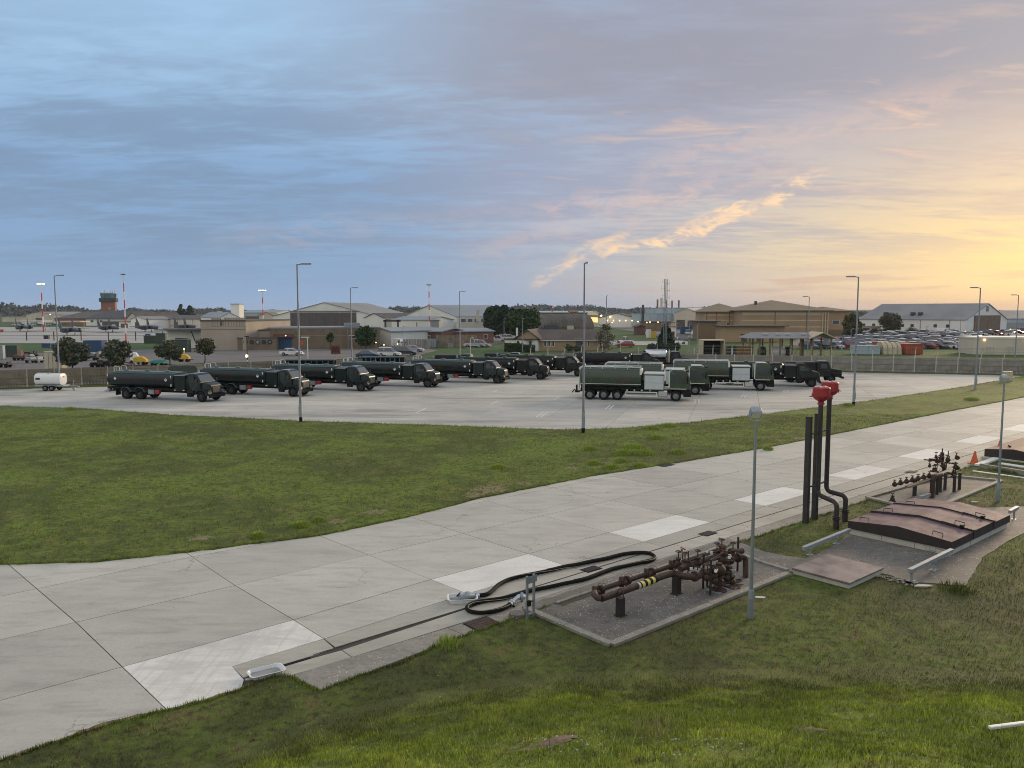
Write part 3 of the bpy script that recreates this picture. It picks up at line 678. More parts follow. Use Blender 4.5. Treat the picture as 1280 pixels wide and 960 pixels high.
# sheets beyond the fence
def psheet(name, px, z, m): return sheet(name, [P2(*q) for q in px], z, m)
psheet('yard', [(-80, 466), (60, 461.5), (180, 456.5), (330, 452), (440, 448.5), (520, 445.2), (548, 438), (500, 432), (420, 436), (330, 437), (300, 438), (240, 435), (180, 437), (100, 441), (-80, 441)], .02, 'asphalt')
psheet('airfield_ramp', [(-300, 429), (330, 429), (330, 409.5), (-300, 408.5)], .02, 'far_concrete')
psheet('car_park', [(985, 431), (1035, 437), (1215, 434), (1360, 424), (1500, 403), (1030, 404)], .02, 'asphalt')
psheet('van_yard', [(838, 423), (935, 425), (935, 411), (800, 409), (760, 409)], .02, 'asphalt')
psheet('service_road', [(585, 436), (632, 428), (700, 420), (700, 413), (610, 413), (560, 428)], .02, 'asphalt')
psheet('pickup_road', [(690, 432), (860, 431), (860, 426.5), (690, 427)], .024, 'far_concrete')
# ================================================================== FENCES
def yaw(d): return math.atan2(d.y, d.x)
fence = thing('timber_fence', 'long close-boarded timber fence round the far side of the vehicle apron', 'fence', (12.7, 126.7, 0))
def fence_run(a, b, side, material, step=2.72):
    d = (b - a); L = d.length; n = int(L / step); rz = yaw(d); d.normalize()
    pm = MB()                                   # one bay: boards with their own edges, and two rails
    nb = 17; bw = (step - .16) / nb
    for k in range(nb):
        x = .08 + k * bw; dz = random.uniform(-.03, .03); dy = random.uniform(0, .014)
        pm.box(x + .006, x + bw - .006, -.012 + dy, .012 + dy, .09, 2.08 + dz)
    for z in (.4, 1.1, 1.8): pm.box(.05, step - .05, min(side * .03, side * .085), max(side * .03, side * .085), z, z + .09)
    pm.box(.05, step - .05, -.03, .03, .0, .085)
    pme = pm.mesh('fence_panel', material); post = MB().box(-.065, .065, -.075, .075, 0, 2.16).box(-.04, .04, -.05, .05, 2.16, 2.2).mesh('fence_post', 'fence_post' if material == 'fence_wood' else 'conc_post')
    for k in range(n + 1):
        p = a + d * (k * step)
        vis = abs((p.x / p.y)) < .72
        if not vis: continue
        for nm, me in (('fence_panel', pme), ('fence_post', post)):
            o = bpy.data.objects.new(nm, me); COL.objects.link(o); o.parent = fence
            o.location = (p.x - 12.7, p.y - 126.7, 0); o.rotation_euler[2] = rz
FC = Vector((12.7, 126.7)); FL = Vector((-70, 81.9)); FR = Vector((92, 101.2))
dL = (FL - FC).normalized(); mid = FC + dL * 36
fence_run(mid, FL, 1, 'fence_wood'); fence_run(FC, mid - dL * .6, 1, 'fence_grey'); fence_run(FC, FR, -1, 'fence_grey')
sec = thing('security_fence', 'wire security fence on pale concrete posts with cranked tops behind the timber fence', 'fence', (30, 135, 0))
pst = MB(); pst.box(-.06, .06, -.06, .06, 0, 2.6); pst.tube([(0, 0, 2.55), (.02, -.08, 2.85), (.05, -.34, 3.1)], .05, 6); pme = pst.mesh('post', 'conc_post')
def sec_run(a, b, step=3.0):
    d = b - a; n = int(d.length / step); d.normalize(); rz = yaw(d)
    wm = MB()
    for z in (.3, 1.1, 1.9, 2.5): wm.tube([(0, 0, z), (n * step, 0, z)], .012, 4)
    for z, y in ((2.85, -.1), (3.05, -.3)): wm.tube([(0, y, z), (n * step, y, z)], .012, 4)
    for k in range(int(n * step / .5)): wm.tube([(k * .5, .01, .05), (k * .5, .01, 2.5)], .006, 3)
    o = wm.build('wire', 'wire', sec, loc=(a.x - 30, a.y - 135, 0), rz=rz); 
    for k in range(n + 1):
        p = a + d * (k * step); o = bpy.data.objects.new('post', pme); COL.objects.link(o); o.parent = sec; o.location = (p.x - 30, p.y - 135, 0); o.rotation_euler[2] = rz
sec_run(Vector((3, 128.5)), Vector((15, 133))); sec_run(Vector((15, 133)), Vector((36, 130.5))); sec_run(Vector((36, 130.5)), Vector((92, 113)))
# ================================================================== LAMP POSTS
def lamp_post(px, base_y, top_y, arm, label, group='tall grey lamp posts', r=.09, double=False):
    b = P(px, base_y, .05); h = Z(top_y, b.y) - .05
    t = thing('lamp_post', label, 'lamp post', b, 0, group)
    MB().tube([(0, 0, 0), (0, 0, 1.5)], r * 1.35, 10).build('base_sleeve', 'galv', t)
    if base_y > 500: MB().tube([(0, 0, .01), (0, 0, .35)], r * 1.42, 10).build('root_band', 'black', t)
    MB().tube([(0, 0, 1.5), (0, 0, 1.7), (0, 0, h)], [r * 1.35, r, r * .62], 10).build('pole', 'lamp_pole', t)
    MB().box(-r * 1.3, r * 1.3, -r * 1.55, -r * 1.2, .6, 1.2).build('door', 'galv', t)
    for s in ((arm,) if not double else (-1, 1)):
        mb = MB(); mb.tube([(0, 0, h - .06), (s * .35, 0, h + .02)], .04, 6); mb.build('arm', 'lamp_pole', t)
        hd = MB(); hd.loft([[(s * x, y * w, h + z) for y, z in ((-.14, -.04), (.14, -.04), (.10, .08), (-.10, .08))] for x, w in ((.3, .6), (.5, 1), (.95, 1), (1.1, .5))], sm=False); hd.build('lantern', 'lamp_pole', t)
    return t
lamp_post(376, 527, 331, 1, 'tall grey lamp post at the grass edge in front of the second and third tankers')
lamp_post(729, 541, 329.5, 0.25, 'tall grey lamp post at the grass edge by the tail of the nearest green tanker')
lamp_post(1067, 507, 346.5, -1, 'tall grey lamp post on the grass right of the red capped vent pipes')
lamp_post(75, 486, 345, 1, 'tall grey lamp post at the left behind the white bowser trailer')
lamp_post(440, 462, 360, 1, 'slim lamp post behind the fence beside the round tree', r=.1)
lamp_post(575, 447, 364.5, 1, 'slim lamp post beside the small red brick building', r=.11)
lamp_post(1219, 487, 360, -1, 'tall grey lamp post on the apron edge at the right')
lamp_post(1268, 462, 369, -1, 'slim lamp post near the right edge of the picture by the fence')
lamp_post(757.5, 440, 370, 0.3, 'slim lamp post beside the bare brown tree behind the fence', r=.12)
lamp_post(1009, 452, 371, -1, 'slim lamp post standing behind the open shed with the pitched roof', r=.09)
lamp_post(630, 439, 398, .4, 'short lamp post at the corner of the white walled bungalow end', 'short lamp posts', r=.08)
lamp_post(653, 440, 398, .4, 'short lamp post just right of the dark conifers by the bungalow', 'short lamp posts', r=.08)
lamp_post(504, 440, 408, .4, 'short lamp post beside the parked estate cars', 'short lamp posts', r=.07)
for px, by, ty, w in ((861, 440, 405, 'left of the white vans'), (871, 440, 405, 'in front of the white vans'), (1063, 440, 411, 'left of the crowded car park'), (1052, 443, 419, 'by the gabled end of the shed'), (1200, 420, 396, 'by the brown hangar door'), (1136, 415, 404, 'beside the round tree in the car park'), (1157, 431, 408, 'among the middle rows of parked cars'), (845, 430, 404, 'beside the lattice mast')):
    lamp_post(px, by, ty, .5, 'thin short lamp post ' + w, 'short lamp posts', r=.08)
def flood_pole(px, by, ty, label):
    b = P(px, by, .06); h = Z(ty, b.y + .2) - .1
    t = thing('floodlight_pole', label, 'floodlight', b, R(-20), 'floodlight poles beside the taxiway')
    r = .085
    MB().tube([(0, 0, 0), (0, 0, .78), (0, 0, .84)], [r, r, r * .7], 14).build('base_sleeve', 'steel_grey', t)
    MB().box(-.05, .05, -r - .012, -r + .02, .25, .6).build('door', 'steel_grey', t, bevel=.004)
    MB().tube([(0, 0, .84), (0, 0, h)], [r * .62, r * .42], 14).build('pole', 'steel_grey', t)
    br = MB(); br.tube([(-.16, 0, h + .22), (-.16, 0, h + .04), (0, 0, h), (.16, 0, h + .04), (.16, 0, h + .22)], .014, 6); br.build('bracket', 'galv', t)
    hd = MB(); hd.loft([[(x, y, z) for x, z in ((-.15 * k, -.13 * k), (.15 * k, -.13 * k), (.15 * k, .13 * k), (-.15 * k, .13 * k))] for y, k in ((-.16, .6), (-.08, .95), (.08, 1), (.1, 1))], sm=False)
    o = hd.build('lamp_head', 'galv', t, bevel=.01); o.location = (-.02, 0, h + .24); o.rotation_euler = (R(-38), 0, R(205))
    gl = MB(); gl.box(-.13, .13, .101, .106, -.11, .11); g_ = gl.build('lens', 'white_plastic', o)
    return t
flood_pole(938, 773, 524, 'grey floodlight pole on the grass beside the nearer valve manifold')
flood_pole(1247, 627, 478, 'grey floodlight pole on the grass at the right beside the hatch cover')
# ================================================================== TANKERS
def wheel(parent, x, y, r=.48, w=.28, rim='rim_dark', dual=False):
    s = 1 if y > 0 else -1; ww = w * (2.1 if dual else 1)
    mb = MB(); rings = []
    for k, rr in ((-.5, r * .62), (-.5, r * .93), (-.38, r), (.38, r), (.5, r * .93), (.5, r * .62)):
        rings.append([(x + rr * math.cos(a), y + k * ww, r + rr * math.sin(a)) for a in [2 * math.pi * j / 22 for j in range(22)]])
    mb.loft(rings, caps=False); o = mb.build('wheel', 'tyre', parent)
    rm = MB(); yy = y + s * ww * .42; rings = []
    for dy, rr in ((-.02, r * .58), (.01, r * .55), (-.05, r * .46), (-.08, r * .3), (.02, r * .24), (.04, r * .14)):
        rings.append([(x + rr * math.cos(a), yy + s * dy, r + rr * math.sin(a)) for a in [2 * math.pi * j / 16 for j in range(16)]])
    rm.loft(rings, caps=True); rm.build('rim', rim, o)
    return o
def ring(x, cy, cz, hw, hh, n=28, p=2.6):
    out = []
    for j in range(n):
        a = 2 * math.pi * j / n; c, s = math.cos(a), math.sin(a)
        out.append((x, cy + hw * math.copysign(abs(c) ** (2 / p), c), cz + hh * math.copysign(abs(s) ** (2 / p), s)))
    return out
def tankmb(x0, x1, cz, hw, hh, p=2.6, dome=.18):
    mb = MB(); mb.loft([ring(x0 - dome, 0, cz, hw * .55, hh * .55, p=p), ring(x0 - dome * .6, 0, cz, hw * .86, hh * .86, p=p), ring(x0, 0, cz, hw, hh, p=p), ring(x1, 0, cz, hw, hh, p=p), ring(x1 + dome * .6, 0, cz, hw * .86, hh * .86, p=p), ring(x1 + dome, 0, cz, hw * .55, hh * .55, p=p)])
    return mb
def text_mesh(txt, size, m, parent, loc, rot):
    cu = bpy.data.curves.new('t', 'FONT'); cu.body = txt; cu.size = size; cu.extrude = .003; cu.align_x = 'CENTER'; cu.resolution_u = 2
    tmp = bpy.data.objects.new('t', cu); COL.objects.link(tmp); dg = bpy.context.evaluated_depsgraph_get(); me = bpy.data.meshes.new_from_object(tmp.evaluated_get(dg)); bpy.data.objects.remove(tmp)
    me.materials.clear(); me.materials.append(M[m]); o = bpy.data.objects.new('lettering', me); COL.objects.link(o); o.parent = parent; o.location = loc; o.rotation_euler = rot; return o
def diamond(parent, x, z, yo, s=.17):
    o = None
    for sg in (-1,):
        mb = MB(); k = len(mb.v); y = sg * yo
        mb.v += [(x, y, z - s), (x + s, y, z), (x, y, z + s), (x - s, y, z), (x, y + .02, z - s), (x + s, y + .02, z), (x, y + .02, z + s), (x - s, y + .02, z)]
        mb.face((0, 1, 2, 3)); mb.face((7, 6, 5, 4))
        for q in range(4): mb.face((q, (q + 1) % 4, 4 + (q + 1) % 4, 4 + q))
        o = mb.build('placard', 'placard', parent)
        c = MB(); c.box(x - .035, x + .05, y - .006, y - .001, z + .01, z + .1); c.build('placard_mark', 'red_letters', o)
    return o
def bonnet_tanker(mt='tanker_dark', top='tanker_top', toplite=True, placard=True, hoops=True, label='', lettering=True):
    t = thing('fuel_tanker', label, 'fuel tanker')
    fr = MB(); fr.box(-9.8, 1.2, -.45, -.3, .72, .98).box(-9.8, 1.2, .3, .45, .72, .98)
    for x in (-9.5, -7.2, -5, -3, -1, 1): fr.box(x - .06, x + .06, -.31, .31, .74, .95)
    fr.box(-8.4, -5.9, -.95, .95, .42, .55); fr.box(-.1, .1, -.95, .95, .42, .55)
    fr.box(-9.9, -2.9, -1.0, 1.0, .98, 1.16)
    fr.build('chassis', 'black', t)
    for x, d in ((-7.95, True), (-6.5, True), (0, False)):
        for s in (-1, 1): wheel(t, x, s * (.88 if d else 1.0), .5, .26, dual=d)
    tankmb(-9.75, -3.05, 1.93, 1.2, .72, 3.0).build('tank', mt, t)
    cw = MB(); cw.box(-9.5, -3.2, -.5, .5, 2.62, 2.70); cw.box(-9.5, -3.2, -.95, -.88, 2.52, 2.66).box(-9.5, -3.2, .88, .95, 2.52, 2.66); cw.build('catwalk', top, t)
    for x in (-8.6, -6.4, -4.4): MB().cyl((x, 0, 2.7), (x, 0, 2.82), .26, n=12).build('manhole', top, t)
    if hoops:
        for s in (-.45, .45):
            MB().tube([(-9.55, s, 2.65), (-9.6, s, 3.0), (-9.5, s, 3.12), (-9.1, s, 3.12), (-9.0, s, 3.0), (-9.0, s, 2.66)], .025, 6).build('handrail', 'rail_white', t)
    MB().tube([(-9.98, .3, .9), (-9.98, .3, 2.9)], .02, 5).tube([(-9.98, .7, .9), (-9.98, .7, 2.9)], .02, 5).build('ladder', 'rail_white', t)
    # tandem mudguards, pale edge arcs
    for x in (-7.95, -6.5):
        for s in (-1, 1):
            mb = MB(); o_ = []; 
            pts = [(x + .66 * math.cos(a), .5 + .66 * math.sin(a)) for a in [math.pi * (k / 9) for k in range(1, 9)]]
            for k in range(len(pts) - 1):
                (ax, az), (bx, bz) = pts[k], pts[k + 1]
                y0, y1 = (s * .62, s * 1.2); kk = len(mb.v)
                mb.v += [(ax, y0, az), (ax, y1, az), (bx, y1, bz), (bx, y0, bz), (ax, y0, az + .03), (ax, y1, az + .03), (bx, y1, bz + .03), (bx, y0, bz + .03)]
                for q in ((3, 2, 1, 0), (4, 5, 6, 7), (0, 1, 5, 4), (1, 2, 6, 5), (2, 3, 7, 6), (3, 0, 4, 7)): mb.face([kk + i for i in q])
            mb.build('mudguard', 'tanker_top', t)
    MB().box(-8.9, -8.84, -1.2, -.6, .35, .95).box(-8.9, -8.84, .6, 1.2, .35, .95).build('mudflap', 'black', t)
    MB().box(-3.0 + .14, -1.62, -1.2, 1.2, .98, 2.5).build('pump_module', mt, t, bevel=.03)
    dr = MB()
    for a, b in ((-2.78, -2.26), (-2.22, -1.7)): dr.box(a, b, -1.215, -1.20, 1.1, 2.38)
    dr.build('locker_door', mt, t, bevel=.004)
    MB().box(-2.9, -2.72, -1.225, -1.2, 1.02, 1.1).box(-1.9, -1.72, -1.225, -1.2, 1.02, 1.1).box(-2.86, -1.62, -1.21, -1.2, 2.44, 2.47).build('latch', 'rail_white', t)
    cab = MB(); cab.slab([(-1.55, .62, 1.1), (-1.55, 1.9, 1.13), (-1.55, 2.45, 1.02), (-1.45, 2.6, .92), (-.45, 2.64, .92), (-.22, 2.56, .94), (.33, 1.86, 1.1), (.33, 1.0, 1.12), (-.55, 1.0, 1.12), (-.62, .62, 1.1)]); cab.build('cab', mt, t, bevel=.03)
    hood = MB(); hood.slab([(.3, 1.0, 1.0), (.3, 1.82, .92), (.9, 1.74, .84), (1.25, 1.62, .74), (1.36, 1.45, .72), (1.38, .75, .74), (.6, .95, .98)]); hood.build('bonnet', mt, t, bevel=.04)
    for s in (-1, 1):
        fe = MB(); pts = [(-.72, .75), (-.62, .98), (-.4, 1.14), (0, 1.22), (.4, 1.18), (.75, 1.05), (1.2, 1.0), (1.32, .78)]; inn = [(-.6, .72), (-.5, .9), (-.3, 1.03), (0, 1.08), (.3, 1.02), (.52, .82), (.58, .62), (1.3, .6)]
        for k in range(len(pts) - 1):
            kk = len(fe.v)
            for yy in (s * .72, s * 1.19):
                for (a, b) in (pts[k], pts[k + 1], inn[k + 1], inn[k]): fe.v.append((a, yy, b))
            for q in ((0, 1, 2, 3), (7, 6, 5, 4), (0, 4, 5, 1), (1, 5, 6, 2), (2, 6, 7, 3), (3, 7, 4, 0)): fe.face([kk + i for i in q])
        fe.build('wing', mt, t)
        w_ = MB(); w_.box(-1.15, -.42, s * 1.105 - .02, s * 1.105 + .02, 1.78, 2.38); w_.slab([(-.38, 1.78, .001), (-.38, 2.38, .001), (-.12, 2.3, .001), (.12, 1.95, .001), (.12, 1.78, .001)]) if False else None
        o = w_.build('side_window', 'glass', t); 
        MB().box(-.36, .02, s * 1.1 - .02, s * 1.1 + .02, 1.8, 2.12).build('quarter_window', 'glass', t)
        MB().box(-1.3, -1.27, s * 1.13 - .012, s * 1.13 + .012, .95, 2.4).build('door_seam', 'black', t)
        MB().box(.28, .34, s * 1.28 - .1, s * 1.28 + .1, 1.7, 2.15).tube([(.3, s * 1.1, 1.85), (.3, s * 1.25, 1.9)], .015, 5).build('mirror', 'black', t)
        MB().box(1.3, 1.40, s * .92 - .14, s * .92 + .14, .92, 1.10).build('headlight', 'windscreen', t)
        MB().box(1.36, 1.43, s * .98 - .09, s * .98 + .09, .62, .86).build('marker_lamp', 'orange', t)
        MB().box(-1.45, -.75, s * 1.0 - .18, s * 1.0 + .18, .45, .85).build('step', 'black', t, bevel=.03)
    ws = MB(); ws.quad((-.165, -.86, 2.50), (-.165, .86, 2.50), (.325, 1.0, 1.90), (.325, -1.0, 1.90)); o = ws.build('windscreen', 'windscreen', t, fixn=False); o.location = (.02, 0, .012)
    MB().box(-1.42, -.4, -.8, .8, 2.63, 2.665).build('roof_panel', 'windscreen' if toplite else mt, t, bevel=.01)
    MB().box(1.37, 1.41, -.55, .55, .86, 1.48).build('grille', 'grille', t)
    gb = MB()
    for k in range(6): gb.box(1.41, 1.425, -.52, .52, .92 + k * .09, .945 + k * .09)
    gb.build('grille_bar', 'steel_grey', t)
    MB().box(1.36, 1.55, -1.15, 1.15, .42, .70).build('bumper', 'black', t, bevel=.03)
    MB().box(-4.85, -4.45, -1.18, -.85, .62, 1.0).build('extinguisher_box', 'red_paint', t, bevel=.03)
    MB().box(-5.6, -5.0, -1.15, -.5, .55, 1.0).build('side_locker', 'steel_grey', t, bevel=.02)
    MB().box(-10.35, -9.85, -.9, .9, .62, .75).box(-10.2, -9.95, -.7, -.3, .75, .98).box(-10.2, -9.95, .2, .7, .75, .95).build('hose_tray', 'steel_grey', t, bevel=.02)
    tl = MB().box(-10.36, -10.33, -.85, -.7, .64, .73).box(-10.36, -10.33, .7, .85, .64, .73).build('tail_light', 'red_paint', t)
    for x, z in ((-9.7, 2.3), (-9.7, 1.5), (-3.2, 2.3), (-3.2, 1.5)): MB().box(x - .05, x + .05, -1.215, -1.195, z - .12, z + .12).build('reflector', 'rail_white', t)
    if placard: diamond(t, -8.9, 2.0, 1.225); diamond(t, -3.7, 2.0, 1.225)
    if lettering:
        text_mesh('FLAMMABLE', .34, 'red_letters', t, (-7.0, -1.212, 1.78), (R(90), 0, 0))
        text_mesh('JP-8', .42, 'red_letters', t, (-4.7, -1.212, 1.78), (R(90), 0, 0))
    xs_, ys_ = [-10.4, -2.9, -1.6, -.2, .33, 1.0, 1.4, 1.6], [-11.8, -3.02, -1.7, -.62, -.08, .62, .88, 1.05]
    bpy.context.view_layer.update()
    for o in [c for c in t.children_recursive if c.type == 'MESH']:
        if o.name.split('.')[0] == 'lettering': o.location.x = float(np.interp(o.location.x, xs_, ys_)); continue
        me = o.data; co = np.empty(len(me.vertices) * 3, np.float32); me.vertices.foreach_get('co', co); co = co.reshape(-1, 3); mn = (co[:, 0].min() + co[:, 0].max()) / 2; ext = co[:, 0].max() - co[:, 0].min(); nm = o.name.split('.')[0]
        if nm in ('wheel', 'rim', 'mudguard', 'manhole', 'placard', 'placard_mark'): co[:, 0] += (np.interp(mn, xs_, ys_) - mn) if abs(mn) > .3 else 0
        elif nm == 'wing': co[:, 0] = np.where(co[:, 0] > .5, .5 + (co[:, 0] - .5) * .5, co[:, 0])
        else: co[:, 0] = np.interp(co[:, 0], xs_, ys_)
        me.vertices.foreach_set('co', co.ravel()); me.update()
    return t
def cabover_tanker(label):
    t = thing('fuel_tanker', label, 'fuel tanker'); mt = 'tanker_green'
    fr = MB(); fr.box(-9.2, .9, -.45, -.3, .72, 1.0).box(-9.2, .9, .3, .45, .72, 1.0)
    for x in (-9, -7.5, -6.2, -4, -2, 0): fr.box(x - .06, x + .06, -.31, .31, .74, .97)
    for x in (-8.2, -6.85, -5.55, 0): fr.box(x - .08, x + .08, -.95, .95, .42, .56)
    fr.box(-9.1, -2.9, -.95, .95, 1.0, 1.22); fr.build('chassis', 'black', t)
    for x, d in ((-8.2, True), (-6.85, True), (-5.55, True), (0, False)):
        for s in (-1, 1): wheel(t, x, s * (.92 if d else 1.04), .5, .28, rim='rim', dual=d)
    tankmb(-9.1, -3.3, 2.12, 1.24, .95, 2.9, .12).build('tank', mt, t)
    MB().box(-9.1, -3.3, -1.262, -1.235, 1.55, 1.59).box(-9.1, -3.3, 1.235, 1.262, 1.55, 1.59).build('tank_band', 'rail_white', t)
    MB().box(-3.42, -3.22, -1.25, 1.25, 2.5, 3.0).build('end_rail', 'rail_white', t, bevel=.02)
    tr = MB()
    for s in (-1, 1): tr.tube([(-9.3, s * .85, 2.9), (-9.2, s * .85, 3.14), (-9.0, s * .85, 3.2), (-3.3, s * .85, 3.2)], .045, 6)
    for x in (-8.2, -7, -5.8, -4.6, -3.4): tr.tube([(x, -.85, 3.2), (x, -.85, 3.0)], .03, 5).tube([(x, .85, 3.2), (x, .85, 3.0)], .03, 5)
    tr.build('top_rail', 'rail_white', t)
    MB().box(-9.0, -3.4, -.45, .45, 3.06, 3.1).build('catwalk', 'tanker_top', t)
    for x in (-8, -6.2, -4.4): MB().cyl((x, 0, 3.1), (x, 0, 3.2), .27).build('manhole', 'galv', t)
    MB().tube([(-9.35, -.6, .9), (-9.2, -.6, 3.1)], .03, 5).tube([(-9.35, -.25, .9), (-9.2, -.25, 3.1)], .03, 5).build('ladder', 'rail_white', t)
    for s in (-1, 1):
        mg = MB()
        for x in (-8.2, -6.85, -5.55):
            pts = [(x + .62 * math.cos(a), .52 + .62 * math.sin(a)) for a in [math.pi * (k / 8) for k in range(1, 8)]]
            for k in range(len(pts) - 1):
                kk = len(mg.v)
                for yy in (s * .6, s * 1.24):
                    for (a, b), dz in ((pts[k], 0), (pts[k + 1], 0), (pts[k + 1], .04), (pts[k], .04)): mg.v.append((a, yy, b + dz))
                for q in ((0, 1, 2, 3), (7, 6, 5, 4), (0, 4, 5, 1), (1, 5, 6, 2), (2, 6, 7, 3), (3, 7, 4, 0)): mg.face([kk + i for i in q])
        mg.build('mudguard', 'black', t)
        sg = MB(); sg.box(-4.75, -1.75, s * 1.2 - .02, s * 1.2 + .02, .78, .88).box(-4.75, -1.75, s * 1.2 - .02, s * 1.2 + .02, .42, .52)
        for x in (-4.75, -1.82): sg.box(x, x + .08, s * 1.2 - .025, s * 1.2 + .025, .42, .88)
        sg.build('side_guard', 'rail_white', t)
        MB().box(-1.65, -.75, s * 1.0 - .22, s * 1.0 + .22, .42, 1.0).build('fuel_tank', 'chrome', t, bevel=.06)
        cabn = MB(); cabn.box(-2.95, -1.15, s * 1.24 - .03, s * 1.24 + .03, 1.12, 2.45); cabn.build('shutter', 'cabinet', t, bevel=.02)
        MB().box(-2.95, -1.15, s * 1.275 - .008, s * 1.275 + .008, 1.74, 1.77).build('shutter_rail', 'galv', t)
        for a, b in ((.62, 1.1),): MB().box(-.30, .80, s * 1.225 - .02, s * 1.225 + .02, 1.72, 2.55).build('side_window', 'glass', t)
        MB().slab([(.60, 1.78, .0), (.60, 2.5, .0), (.78, 2.5, .0), (.98, 1.78, .0)]) 
        MB().box(-.56, .98, s * 1.236 - .01, s * 1.236 + .01, 1.18, 1.24).build('cab_stripe', 'rail_white', t)
        mr = MB(); mr.box(1.0, 1.1, s * 1.42 - .11, s * 1.42 + .11, 1.75, 2.35).tube([(.95, s * 1.2, 2.5), (1.02, s * 1.42, 2.45), (1.04, s * 1.42, 2.3)], .025, 5); mr.build('mirror', 'black', t)
        MB().box(1.36, 1.43, s * .98 - .17, s * .98 + .17, .72, .92).build('headlight', 'windscreen', t)
        MB().box(-.68, -.58, s * 1.1 - .12, s * 1.1 + .12, 1.3, 2.8).build('air_deflector', 'rail_white', t)
    MB().box(-2.98, -1.12, -1.21, 1.21, 1.02, 2.55).build('pump_module', mt, t, bevel=.03)
    MB().box(-3.02, -1.05, -1.25, 1.25, 2.55, 2.66).build('module_roof', 'cabinet', t, bevel=.02)
    cab = MB(); cab.slab([(-.55, 1.15, 1.22), (-.55, 2.78, 1.2), (-.4, 2.95, 1.1), (.7, 2.98, 1.08), (1.02, 2.8, 1.12), (1.36, 1.7, 1.2), (1.38, 1.15, 1.2)]); cab.build('cab', mt, t, bevel=.04)
    lo = MB(); lo.slab([(-.6, .55, 1.2), (-.6, 1.16, 1.21), (1.38, 1.16, 1.19), (1.42, .45, 1.15), (.72, .45, 1.19), (.66, .8, 1.2), (.45, 1.06, 1.21), (0, 1.13, 1.21), (-.42, 1.06, 1.21)]); lo.build('cab_skirt', 'black', t)
    ws = MB(); ws.quad((1.04, -1.02, 2.72), (1.04, 1.02, 2.72), (1.335, 1.1, 1.80), (1.335, -1.1, 1.80)); o = ws.build('windscreen', 'windscreen', t, fixn=False); o.location = (.03, 0, .01)
    MB().box(.95, 1.2, -1.15, 1.15, 2.84, 2.93).build('sun_visor', 'black', t)
    gb = MB()
    for k in range(5): gb.box(1.385, 1.41, -.8, .8, 1.0 + k * .13, 1.07 + k * .13)
    gb.build('grille', 'chrome', t)
    MB().box(-.45, .6, -.95, .95, 2.98, 3.04).build('roof_panel', 'cabinet', t, bevel=.02)
    MB().box(-9.75, -9.3, -.6, .6, .62, .72).tube([(-9.5, -.5, .7), (-9.8, -.5, .9), (-10.0, -.5, .62)], .07, 6).box(-9.6, -9.45, -.9, -.6, .7, 1.4).build('hose_gear', 'black', t)
    for x in (-4.6, -3.9, -3.2, -2.4): MB().cyl((x, -1.0, 1.0), (x, -1.18, 1.0), .09, n=10).build('coupling', 'chrome', t)
    text_mesh('FLAMMABLE', .30, 'red_letters', t, (-4.75, -1.262, 1.88), (R(90), 0, 0)).active_material = M['red_paint_faded']
    text_mesh('JP-8', .26, 'red_letters', t, (-7.6, -1.262, 1.95), (R(90), 0, 0))
    return t
mat('red_paint_faded', (.20, .03, .018), .5)
TG = 'bonneted fuel tankers parked in a row on the apron'
def place(o, fx, fy, rz):           # near-side front wheel stands at pixel (fx, fy)
    p = P(fx, fy, .03); c, s = math.cos(rz), math.sin(rz); off = Vector((0 * c - (-1.14) * s, 0 * s + (-1.14) * c))
    o.location = (p.x - off.x, p.y - off.y, .03); o.rotation_euler[2] = rz
row = [(251.5, 502.6, -18, 'dark green bonneted fuel tanker nearest the left, beside the white bowser trailer'),
       (365.6, 496, -17, 'dark green bonneted fuel tanker second from the left, behind the lamp post'),
       (450.6, 489.4, -17, 'dark green bonneted fuel tanker third from the left, in front of a long barred rack'),
       (534, 484.5, -17, 'dark green bonneted fuel tanker fourth from the left, before the yellow crate rack'),
       (621, 479.6, -15, 'dark green bonneted fuel tanker fifth from the left in the row'),
       (675, 474.8, -13, 'bonneted fuel tanker with a smooth sloping nose, sixth from the left')]
tk = bonnet_tanker(label=row[0][3]); tk['group'] = TG
tk2 = bonnet_tanker(top='tanker_green', mt='tanker_black', hoops=False, toplite=False, label=row[5][3]); tk2['group'] = TG
for k, (x, y, a, lb) in enumerate(row):
    o = tk if k == 0 else tk2 if k == 5 else dup(tk, (0, 0, 0), 0, lb, TG)
    o['label'] = lb; place(o, x, y, R(a))
for x, y, a, lb in ((722, 470.7, -13, 'bonneted fuel tanker at the rear, nose hidden behind the nearest green tanker'), (1014.6, 484, -14, 'black bonneted fuel tanker right of the green cab-over tankers'), (817, 465, -6, 'fuel tanker parked broadside along the far fence beside the silver tank lorry')):
    o = dup(tk2, (0, 0, 0), 0, lb, TG); place(o, x, y, R(a))
ct = cabover_tanker('nearest green cab-over fuel tanker with white side guards and pale cabinet'); CG = 'green cab-over fuel tankers parked side by side'; ct['group'] = CG; place(ct, 844.5, 501.9, R(-12))
for x, y, a, lb in ((868.7, 494, -12, 'middle green cab-over fuel tanker, mostly hidden behind the nearest one'), (950.4, 488.6, -12, 'rearmost green cab-over fuel tanker, nearest to the black tanker')):
    place(dup(ct, (0, 0, 0), 0, lb, CG), x, y, R(a))
